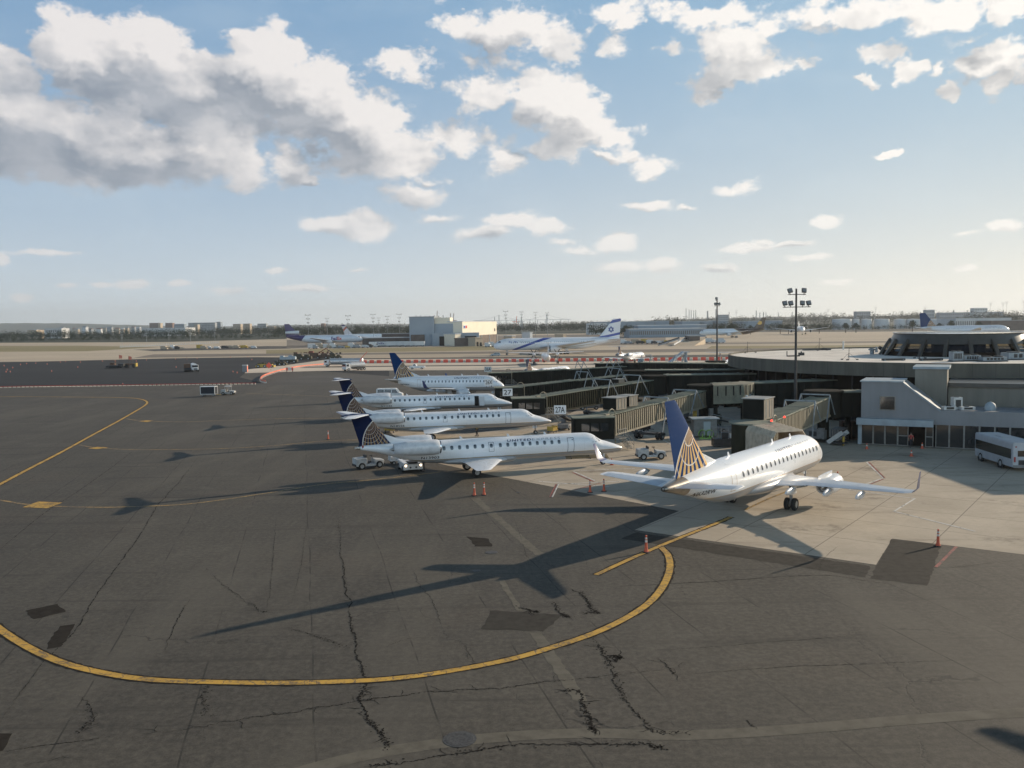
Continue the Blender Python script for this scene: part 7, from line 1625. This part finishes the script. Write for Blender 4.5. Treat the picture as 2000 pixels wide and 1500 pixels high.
far_box_building('tan_block', 'narrow pale block immediately right of the cream hangar', 'building', 1034, 1041, 640, 8.5, ('far_white', 'far_white'), 8, rz=R(45))
q = random.Random(3)
def truck_box(label, px, depth, L, H, mat, group, name='box_trailer', rz=0.0):
    r = thing(name, label, 'trailer', at_depth(px, depth), rz, group)
    MB().box((0, 0, .9 + H / 2), (L, 2.5, H)).build('cargo_box', mat, r); MB().box((0, 0, .75), (L * .9, 1.2, .3)).build('chassis', 'veh_dark', r); wheels(r, [(x, y, .5) for x in (-L * .35, L * .3) for y in (-1, 1)], .5, .3); return r
tr = truck_box('white box trailer with purple and red lettering, first of the row by the canopy', 749, 628, 13, 2.8, 'shed_white', 'box trailers by the cargo hangar')
sign_text('lettering', 'FedEx', 5, 1.3, 'purple_mark', tr, Matrix.Translation((-2, -1.28, 2.6)) @ Matrix.Rotation(math.pi / 2, 4, 'X'))
for i, px in enumerate((771, 786, 797, 808, 819)):
    truck_box(f'white box trailer, {["second", "third", "fourth", "fifth", "sixth"][i]} of the row by the canopy', px, 626 - i * 2, [13, 7, 6, 6, 7][i], 2.9, 'shed_white', 'box trailers by the cargo hangar')
adj = ['low grey', 'tall white', 'squat tan', 'dark boxy', 'pale blue', 'small yellow', 'stubby white', 'long dark']
def service_clutter(pxs, depth0, labelend, group, seed, hmax=2.6):
    q = random.Random(seed)
    for i, px in enumerate(pxs):
        m_ = q.choice(['shed_white', 'far_tan', 'veh_dark', 'far_grey', 'veh_white', 'shed_white', 'veh_yellow', 'far_white']); L = q.uniform(2, 5.5); H = q.uniform(1.2, hmax); r = thing('service_vehicle', f'{q.choice(["boxy", "low", "short", "tall"])} ground vehicle number {i + 1} from the left {labelend}', 'vehicle', at_depth(px, depth0 + q.uniform(-12, 12)), q.uniform(-.4, .4), group)
        MB().box((0, 0, .5 + H / 2), (L, 2.0, H)).box((L * .5 + .5, 0, .5 + H * .35), (1.1, 1.9, H * .7)).build('body', m_, r, bevel=.08); MB().box((L * .5 + 1.07, 0, .5 + H * .5), (.05, 1.6, H * .25)).build('windscreen', 'dark_glass', r); wheels(r, [(x, y, .4) for x in (-L * .3, L * .4) for y in (-.9, .9)], .4, .25)
service_clutter([607, 614, 622, 633, 640, 648, 656, 664, 676, 684, 696, 702, 712, 720, 727], 606, 'below the three engined freighter', 'vehicles by the three engined freighter', 11, 3.4)
service_clutter([951, 958, 966, 975, 985, 1000, 1010, 1021, 1030, 1047, 1056, 1066, 1075, 1085, 1094, 1112, 1122, 1131, 1142, 1150], 585, 'behind the swoosh airliner', 'vehicles behind the swoosh airliner', 12, 3.6)
service_clutter([1216, 1226, 1234, 1240, 1249, 1258, 1268, 1276, 1284, 1292, 1300, 1330, 1345, 1352, 1368, 1376, 1384, 1395, 1408], 600, 'right of the star fin', 'vehicles right of the star fin', 13, 3.0)
service_clutter([318, 326, 335, 343, 350, 388, 396, 404, 422, 430, 437, 447, 460, 473, 493], 640, 'in the left distance beyond the fence', 'vehicles in the left distance', 14, 2.6)
# airfield posts fence at left: individually small white posts
fz = tag(MB().box((0, 0, 1.1), (.35, .2, 2.2)).box((0, -.3, .25), (1.6, .8, .5)).build('fence_panel', 'far_white'), 'white based post of the long fence in the left distance', 'fence', 'fence posts in the left distance')
for i in range(46):
    o = fz if i == 0 else fz.copy()
    if i: COL.objects.link(o)
    t_ = i / 45; o.location = G(236 + t_ * 190, 678.5 - t_ * 8.5)
r = thing('access_ramp', 'long pale sloping ramp right of the star fin', 'ramp', G(1316, 676)); 
MB().add([(0, 0, .05), (12, -2, .05), (27, 34, 3.6), (15, 36, 3.6), (15, 36, 0), (27, 34, 0)], [(0, 1, 2, 3), (3, 2, 5, 4), (0, 3, 4), (1, 5, 2)]).build('ramp_slab', 'concrete_far', r); MB().bar((0, 0, .9), (15, 36, 4.4), .25, .9).build('parapet', 'far_white', r)
r = thing('loading_ramp', 'dark edged sloping loader left of the pale ramp', 'ramp', G(1286, 676)); MB().bar((0, 0, .6), (14, 6, 4.2), 1.6, .6).build('ramp_slab', 'far_grey', r); MB().bar((0, -.9, 1.4), (14, 5.1, 5.0), .1, .7).build('side_rail', 'veh_dark', r)
far_box_building('dark_shed', 'dark tented shed with lit front left of the slimmer light mast', 'shed', 1346, 1367, 560, 5.4, ('shed_brown', 'far_grey'), 14)
r = thing('mobile_stairs', 'white aircraft stairs behind the red barriers near the bridges', 'stairs', G(1320, 712), R(20)); MB().bar((-3, 0, .5), (3, 0, 4.4), 1.8, .5).build('stair_flight', 'far_white', r); MB().box((4, 0, 4.3), (2.4, 2, .3)).box((4, 0, 2.2), (.3, 1.6, 4)).box((0, 0, .6), (7, 1.9, .4)).build('platform', 'hangar_blue', r); wheels(r, [(x, y, .4) for x in (-2.5, 2.5) for y in (-.9, .9)], .4, .25)

# ---------------------------------------------------------------- distant masts
def far_mast(px, py_top, depth, label, arms=3, group='distant airfield masts', w=.2):
    p = at_depth(px, depth); hor = 632.5 - (px - 1000) * .01484; h = CAMH + (hor - py_top) * depth / FPX
    r = thing('airfield_mast', label, 'mast', p, 0, group); MB().tube((0, 0, 0), (0, 0, h), w, w * .6, 8).build('pole', 'far_grey', r)
    mb = MB()
    for k in range(arms): z = h - .3 - k * 3.2; ww = (4.6, 2.6, 1.6)[min(k, 2)]; mb.box((0, 0, z), (ww, .3, .3)).box((-ww * .4, 0, z + .4), (.6, .6, .6)).box((ww * .4, 0, z + .4), (.6, .6, .6))
    mb.build('lamp_arms', 'far_grey', r); return r
for i, (px, t_, d_, l) in enumerate([(602, 615, 700, 'mast rising just right of the purple tail'), (639, 622, 980, 'thinner mast in the middle of the three engined freighter'), (680, 616.5, 700, 'mast before the nose of the three engined freighter'), (729, 614, 760, 'mast left of the striped freighter tail'), (740, 621, 1100, 'thin mast touching the striped freighter tail'), (757, 618, 900, 'mast immediately right of the striped freighter tail'), (780, 613.5, 760, 'mast left of the cargo hangar'),
    (988, 608, 760, 'mast right of the cream hangar'), (1019, 609, 950, 'mast among the cranes'), (1046, 610, 1000, 'mast second right of the cranes'), (1069, 611, 1000, 'mast fourth along behind the swoosh airliner'),
    (237, 648, 900, 'thin mast at the left end of the white fence'), (285, 640, 1000, 'thin mast left of the white warehouse'), (329, 642, 900, 'thin mast in the middle of the white fence'), (371, 645, 1000, 'thin mast left of the tan apartment towers'), (419, 640, 1100, 'thin mast below the tan apartment towers'),
    (1438, 607, 1500, 'small twin lamp mast above the brown tailed freighter'), (1617, 604, 1500, 'small lamp mast above the white wide body wingtip'), (1710, 600, 1500, 'twin lamp mast above the storage tanks'), (1806, 599.5, 1500, 'twin lamp mast above the blue globe tail'), (1934, 592, 1400, 'twin lamp mast above the office block at right'), (1958, 592, 1400, 'mast with stacked lamps near the right edge'), (1965, 590, 1500, 'thin reddish mast near the right edge'), (1998, 588, 1500, 'mast at the extreme right edge')]):
    far_mast(px, t_, d_, 'distant ' + l, 2 if px > 1400 else 3, w=.22 if d_ > 900 else .14)

# ---------------------------------------------------------------- far city and industry
hy = lambda px: 632.5 - (px - 1000) * .01484
def fb(name, label, px0, px1, top, depth, mats, windows=None, thick=18, cat='building', group='far buildings on the skyline'):
    h = CAMH + (hy((px0 + px1) / 2) - top) * depth / FPX
    return far_box_building(name, label, cat, px0, px1, depth, h, mats, thick, windows, group=group)
fb('warehouse', 'long white warehouse in the left distance', 277, 362, 641, 1900, ('far_white', 'far_white'), None, 60)
fb('apartment_block', 'small dark apartment block with a pale side, farthest left of the tower group', 292, 309, 631, 2600, ('far_brick', 'far_grey'), (8, 6)); fb('sunlit_side', 'sunlit right side of the farthest left block, drawn as a pale slab', 309, 313.5, 631.5, 2590, ('far_tan', 'far_tan'), None)  # narrow tan slab stands in for the block's sunlit side
fb('apartment_block', 'dark apartment block second from the left on the skyline', 323, 337, 631, 2700, ('far_brick', 'far_grey'), (7, 6)); fb('apartment_block', 'long low dark block right of the second tower', 340, 360, 633, 2600, ('far_bluegrey', 'far_grey'), (9, 4))
fb('apartment_block', 'wide grey apartment slab among trees, left centre skyline', 368, 420, 630.5, 2500, ('far_grey', 'far_bluegrey'), (18, 5)); fb('apartment_block', 'narrow tan block before the wide grey slab', 379, 386, 634, 2300, ('far_tan', 'far_grey'), (3, 6))
fb('apartment_block', 'dark high block at the right end of the grey slab', 421, 431, 629, 2600, ('far_bluegrey', 'far_grey'), (4, 6)); fb('apartment_block', 'sunlit tan apartment tower, left of a pair', 455, 470, 633, 2100, ('far_tan', 'far_grey'), (6, 7)); fb('apartment_block', 'sunlit tan apartment tower, right of a pair', 475, 488, 632.5, 2150, ('far_tan', 'far_grey'), (5, 7))
fb('apartment_block', 'grey block right of the tan pair', 503, 520, 632.5, 2300, ('far_grey', 'far_grey'), (7, 5)); fb('apartment_block', 'low beige block left of the purple tail', 522, 536, 638, 2300, ('far_tan', 'far_tan'), (6, 3))
fb('warehouse', 'white building in the trees at far left', 88, 120, 642, 1700, ('far_white', 'far_white'), (9, 2), 30); fb('warehouse', 'small tan building in the trees at the far left edge', 53, 70, 645, 1700, ('far_tan', 'far_tan'), None, 30)
fb('church', 'dark twin gabled roof on the horizon left of centre', 627, 634, 632, 2600, ('far_brick', 'far_brick'), None)
fb('terminal_hall', 'long pale blue cargo terminal right of the star fin', 1229, 1378, 642.5, 840, ('far_bluegrey', 'far_white'), (40, 1), 40); fb('terminal_hall', 'upper pale storey of the long cargo terminal', 1246, 1380, 635.5, 880, ('far_bluegrey', 'far_white'), (36, 1), 30)
fb('warehouse', 'white and glass warehouse left of the star fin', 1150, 1185, 632, 1100, ('far_white', 'far_white'), (10, 2), 40); fb('warehouse', 'long light roofed hall behind the star fin', 1160, 1278, 628.5, 1300, ('far_bluegrey', 'far_white'), None, 60); fb('warehouse', 'pale hall right behind the long cargo terminal', 1280, 1307, 627, 1350, ('far_bluegrey', 'far_white'), None, 60)
fb('warehouse', 'light roofed hall left of the slimmer light mast', 1332, 1392, 627.5, 1300, ('far_bluegrey', 'far_white'), None, 60); fb('warehouse', 'pale hall right of the slimmer light mast', 1402, 1420, 626, 1300, ('far_bluegrey', 'far_white'), None, 60); fb('warehouse', 'pale hall behind the brown tail', 1450, 1528, 627, 1350, ('far_bluegrey', 'far_white'), None, 60)
fb('office_block', 'grey office block on the skyline right of the slimmer mast', 1405, 1423, 615, 2400, ('far_bluegrey', 'far_grey'), (6, 6)); fb('office_block', 'dark block on the skyline left of the storage tanks', 1672, 1700, 608.5, 2300, ('far_bluegrey', 'far_grey'), (8, 4)); fb('office_block', 'flat topped dark block above the blue globe tail', 1809, 1825, 605.5, 2200, ('far_bluegrey', 'far_grey'), (5, 4)); fb('office_block', 'pale blue office block at the right on the skyline', 1902, 1928, 602, 2000, ('far_white', 'far_white'), (8, 5))
fb('office_block', 'wide grey office slab low on the right skyline', 1835, 1960, 610, 2100, ('far_bluegrey', 'far_white'), (30, 3)); fb('warehouse', 'dark long shed behind the nose of the far right airliner', 1935, 2050, 626, 950, ('shed_brown', 'far_grey'), None, 30)
fb('warehouse', 'long light roofed terminal behind the far right airliner', 1866, 1975, 622, 1150, ('far_white', 'far_white'), (30, 1), 50)
for i, (x0, x1) in enumerate(((1626, 1662), (1664, 1678), (1682, 1702), (1708, 1736), (1746, 1768), (1768, 1797), (1812, 1848))):
    a, b_ = at_depth(x0, 1250), at_depth(x1, 1250); w_ = (b_ - a).length / 2; c = (a + b_) / 2; h = CAMH + (hy(x0) - 624) * 1250 / FPX
    r = thing('storage_tank', ['widest pale storage tank, leftmost of the row', 'narrow storage tank second from the left', 'storage tank third from the left', 'wide storage tank fourth from the left', 'storage tank just left of the blue globe tail', 'storage tank touching the blue globe tail', 'storage tank right of the blue globe tail'][i], 'storage tank', (c.x, c.y, 0), 0, 'storage tanks on the right')
    MB().lathe([(0, w_), (h, w_)], n=32).build('shell', 'far_white', r, smooth=True); MB().lathe([(h, w_ * 1.01), (h + .3, w_ * 1.0), (h + 1.0, .01)], n=32).build('roof', 'far_white', r, auto=20)
for i, (px, t_, w_) in enumerate([(1477, 607, 2.2), (1484, 611, 2), (1491, 610, 2.4), (1496, 611, 1.6), (1547, 610, 1.8), (1520, 611, 1.6), (1590, 612, 2.4), (1603, 611, 2), (1382, 608, 3.5), (1398, 604, 2), (1424, 610, 1.6), (1340, 603, 1.5), (1346, 605, 1.5), (1350, 606, 1.5), (1355, 607, 1.5), (1359, 606, 1.5), (1862, 606, 3)]):
    p = at_depth(px, 3400); h = CAMH + (hy(px) - t_) * 3400 / FPX; tag(MB().tube((0, 0, 0), (0, 0, h), w_ * 1.1, w_ * .8, 10).tube((0, 0, h), (0, 0, h + 1), w_ * .95, n=10).build('chimney_stack', 'far_grey', loc=p), f'distant industrial stack number {i + 1}, at {["the refinery", "the refinery", "the refinery", "the refinery", "the steaming pair", "the steaming pair", "the dark group", "the dark group", "the power station", "the power station", "the power station", "the bridge group", "the bridge group", "the bridge group", "the bridge group", "the bridge group", "the right skyline"][i]}', 'chimney', 'distant chimney stacks')
# port cranes and the far bridge
for i, (px, t_, col_) in enumerate([(853, 607, 'far_brick'), (879, 612, 'far_brick'), (885, 612, 'far_brick'), (965, 619, 'far_bluegrey'), (1008, 618, 'cone_orange'), (1017, 619, 'far_bluegrey')]):
    p = at_depth(px, 3000); h = CAMH + (hy(px) - t_) * 3000 / FPX; r = thing('port_crane', ['distant crane jib above the hangar penthouse', 'left one of two leaning crane jibs right of the penthouse', 'right one of two leaning crane jibs right of the penthouse', 'blue portal crane at the left end of the far bridge', 'orange portal crane under the far bridge', 'blue portal crane right of the orange one'][i], 'crane', p, 0, 'distant port cranes')
    MB().bar((-1, 0, 0), (3, 0, h), 2.2).build('jib', col_, r); MB().bar((-8, 0, 0), (-6, 0, h * .55), 1.4).bar((8, 0, 0), (6, 0, h * .55), 1.4).box((0, 0, h * .55), (26, 2, 2)).build('portal_frame', col_, r)
r = thing('far_bridge', 'long thin bridge with towers on the horizon behind the hangars', 'bridge', at_depth(1020, 6500)); k = 6500 / FPX
MB().box((0, 0, 42), (190 * k, 8, 3)).build('deck', 'far_bluegrey', r)
for x in (-45, 48): MB().box((x * k, 0, 42), (6, 8, 84)).build('tower', 'far_bluegrey', r)
mb = MB()
for x in (-45, 48):
    for j in range(10):
        x0, x1 = x + (j - 5) * 8, x + (j - 4) * 8; z = lambda u: 44 + 38 * max(0, 1 - abs(u - x) / 44) ** 1.7; mb.bar((x0 * k, 0, z(x0)), (x1 * k, 0, z(x1)), 1.4)
mb.build('suspension_cable', 'far_bluegrey', r)
for x in range(-90, 95, 15): MB().box((x * k, 0, 20), (4, 6, 40)).build('pier', 'far_bluegrey', r)
# ---------------------------------------------------------------- woods and trees
def mat_leaf(name, c1, c2):
    m, nt, b = new_mat(name, .95, spec=.1); v = coords(nt); n = noise(nt, v, .22, 4, .65); n2 = noise(nt, v, 1.4, 3, .6)
    c = mixc(nt, n.step(.35, .65), c1, c2); setc(nt, b, mixc(nt, n2.step(.45, .7) * .5, c, tuple(k * .6 for k in c1))); return m
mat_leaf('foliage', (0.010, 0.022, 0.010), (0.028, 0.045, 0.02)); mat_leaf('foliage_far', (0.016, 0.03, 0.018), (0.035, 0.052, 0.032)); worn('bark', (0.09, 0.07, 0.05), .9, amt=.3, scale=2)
def crown(mb, c, rx, rz, n, q, s=1.0):
    for _ in range(n):
        u, v_, w_ = q.gauss(0, .45), q.gauss(0, .45), q.gauss(0, .42); L = math.sqrt(u * u + v_ * v_ + w_ * w_) or 1
        if L > 1: u, v_, w_ = u / L, v_ / L, w_ / L
        p = Vector((c[0] + u * rx, c[1] + v_ * rx, c[2] + w_ * rz)); a = s * q.uniform(.5, 1.1)
        t = [Vector((q.gauss(0, 1), q.gauss(0, 1), q.gauss(0, .8))) for _ in range(4)]
        t = [p + x.normalized() * a for x in t]; mb.add(t, [(0, 1, 2), (0, 2, 3), (0, 3, 1), (1, 3, 2)])
def wood(name, label, px0, px1, depth, top, seed, mat='foliage', dens=1.0, jag=1.0, deep=3):
    q = random.Random(seed); mb = MB(); a, b_ = at_depth(px0, depth), at_depth(px1, depth); W = abs(b_.x - a.x); hmean = CAMH + (hy((px0 + px1) / 2) - top) * depth / FPX; n = int(W / (hmean * .42) * dens) + 1
    for i in range(n):
        for k in range(deep):
            x = a.x + (b_.x - a.x) * (i + q.uniform(-.5, .5)) / max(1, n); y = depth + k * hmean * .9 + q.uniform(-4, 4); h = hmean * q.uniform(.62, 1.06 + .14 * jag); rx = hmean * q.uniform(.3, .55)
            crown(mb, (x, y, h * .56), rx, h * .46, 105, q, hmean * .06)
    return tag(mb.build(name, mat), label, 'trees', None, 'stuff')
wood('wood', 'dark belt of trees along the left horizon', -120, 372, 1480, 645.5, 1); wood('wood', 'darker hedge line in front of the left tree belt', -200, 560, 1180, 655, 2, 'foliage', .6, .6, 2)
wood('wood', 'trees around the apartment blocks on the left', 355, 560, 1650, 640, 3); wood('wood', 'tree belt behind the three engined freighter', 540, 810, 1350, 637, 4); wood('wood', 'farther hazy trees behind the freighter', 420, 800, 2300, 634.5, 5, 'foliage_far')
wood('wood', 'hazy low woodland behind the swoosh airliner', 968, 1160, 1500, 629.5, 6, 'foliage_far', 1, .4); wood('wood', 'trees behind the star fin', 1155, 1250, 980, 634, 7); wood('wood', 'clump of trees left of the slimmer light mast', 1282, 1345, 1700, 618.5, 8); wood('wood', 'trees between the pale halls by the slimmer mast', 1376, 1460, 1150, 630, 9)
wood('wood', 'tree row behind the brown tailed freighter', 1500, 1640, 1200, 630, 10); wood('wood', 'rising wooded skyline to the right of the tall mast', 1560, 1830, 2300, 611.5, 11, 'foliage_far', 1, .8); wood('wood', 'bushes in front of the storage tanks', 1600, 1860, 1120, 634, 12, 'foliage', .7, 1.0, 2); wood('wood', 'trees at the far right skyline', 1900, 2080, 1500, 607, 13, 'foliage_far')
wood('wood', 'hazy skyline trees between the masts', 1360, 1580, 2600, 617, 14, 'foliage_far', 1, .7); wood('wood', 'hazy skyline trees left of the slim mast', 1090, 1360, 2400, 625, 15, 'foliage_far', 1, .5); wood('wood', 'broad skyline trees behind the lounge drum', 1780, 1990, 2500, 608, 16, 'foliage_far', 1, .8)
def tree_proto():
    r = thing('broadleaf_tree', '', 'tree'); q = random.Random(5); MB().tube((0, 0, 0), (.2, .1, 4.5), .35, .2, 8).bar((0.2, .1, 4), (2, .5, 6.5), .18).bar((.2, .1, 4), (-1.6, -.6, 6.6), .16).build('trunk', 'bark', r)
    mb = MB(); 
    for c, a, b2 in (((0, 0, 6.6), 3.2, 2.8), ((1.8, .3, 6.2), 2.0, 1.9), ((-1.7, -.4, 6.4), 2.1, 2.0), ((.3, .2, 8.4), 2.0, 1.6)): crown(mb, c, a, b2, 130, q, .5)
    mb.build('crown', 'foliage', r); return r
tp = tree_proto()
TL = [(1428, 900, 'tree left of the brown freighter nose beside the pale hall'), (1408, 905, 'tree just right of the slimmer light mast'), (1466, 930, 'dark tree above the brown freighter body'), (1524, 940, 'tree immediately right of the brown tail'), (1540, 935, 'second tree right of the brown tail'), (1600, 930, 'tree above the wide body right wing'), (1652, 950, 'low tree before the widest storage tank'), (1672, 945, 'tree second from the left before the tanks'), (1782, 900, 'low round tree just left of the blue globe tail'), (1834, 930, 'brownish tree above the far right fuselage, left one'), (1858, 930, 'tree above the far right fuselage, middle one'), (1912, 925, 'rounded tree above the far right fuselage, right one'), (1190, 880, 'tree by the star fin leading edge'), (1222, 870, 'dark tree right behind the star fin')]
for i, (px, d_, l) in enumerate(TL):
    o = tp if i == 0 else copy_tree(tp, _kids=None); o.location = at_depth(px, d_); o.rotation_euler = (0, 0, i * 1.3); s_ = rnd.uniform(.9, 1.3); o.scale = (s_ * 1.2, s_ * 1.2, s_); tag(o, l, 'tree', 'trees between the far halls')
# hills
def hill(name, px0, px1, depth, top, seed, mat='hill'):
    q = random.Random(seed); mb = MB(); n = 60; a, b_ = at_depth(px0, depth), at_depth(px1, depth); rows = []
    for j, (dy, f) in enumerate(((0, 0), (400, .75), (900, 1.0), (2500, .6))):
        row = []
        for i in range(n + 1):
            t_ = i / n; x = a.x + (b_.x - a.x) * t_; hm = CAMH + (hy(px0 + (px1 - px0) * t_) - top(t_)) * depth / FPX; e = math.sin(math.pi * t_) ** .35
            row.append(Vector((x, depth + dy, max(-2, hm * f * e + (q.uniform(-3, 3) if j else 0)))))
        rows.append(row)
    mb.loft(rows, closed=False, cap0=False, cap1=False); return struct(mb.build(name, mat, smooth=True))
hill('hills', -400, 420, 7000, lambda t: 633.5 - 3.0 * math.sin(t * 5.0) * (1 if t < .8 else .5) , 1); hill('hills', 300, 1300, 8000, lambda t: 634.5 - 4 * t, 2); hill('hills', 1250, 2400, 4200, lambda t: 619 - 9 * t, 3)
# scattered roofs below the hills on the left
q = random.Random(9)
for i in range(26):
    px = 70 + i * 12 + q.uniform(-4, 4); d_ = q.uniform(2600, 3600); p = at_depth(px, d_); r = thing('house', f'tiny pale roofed house below the hills, number {i + 1} from the left', 'house', p, q.uniform(-.3, .3), 'houses below the left hills')
    w_ = q.uniform(9, 18); h_ = 16 + q.uniform(0, 8); MB().box((0, 0, h_ / 2), (w_, 12, h_)).build('wall', q.choice(['far_tan', 'far_white', 'far_grey']), r); MB().loft([[(x, -6.5, h_), (x, 6.5, h_), (x, 0, h_ + 4)] for x in (-w_ / 2, w_ / 2)]).build('roof', q.choice(['far_grey', 'far_white', 'far_brick']), r)
# ---------------------------------------------------------------- the summer haze
hb = MB().box((0, 7900, 180), (30000, 17600, 370)).build('haze', bpy.data.materials.new('haze')); hb['kind'] = 'stuff'
m = hb.data.materials[0]; m.use_nodes = True; nt = m.node_tree; nt.nodes.clear(); o = nt.nodes.new('ShaderNodeOutputMaterial'); pv = nt.nodes.new('ShaderNodeVolumePrincipled')
pv.inputs['Color'].default_value = (0.88, 0.94, 1.0, 1); pv.inputs['Density'].default_value = 0.00007; pv.inputs['Anisotropy'].default_value = 0.3; nt.links.new(pv.outputs[0], o.inputs['Volume'])
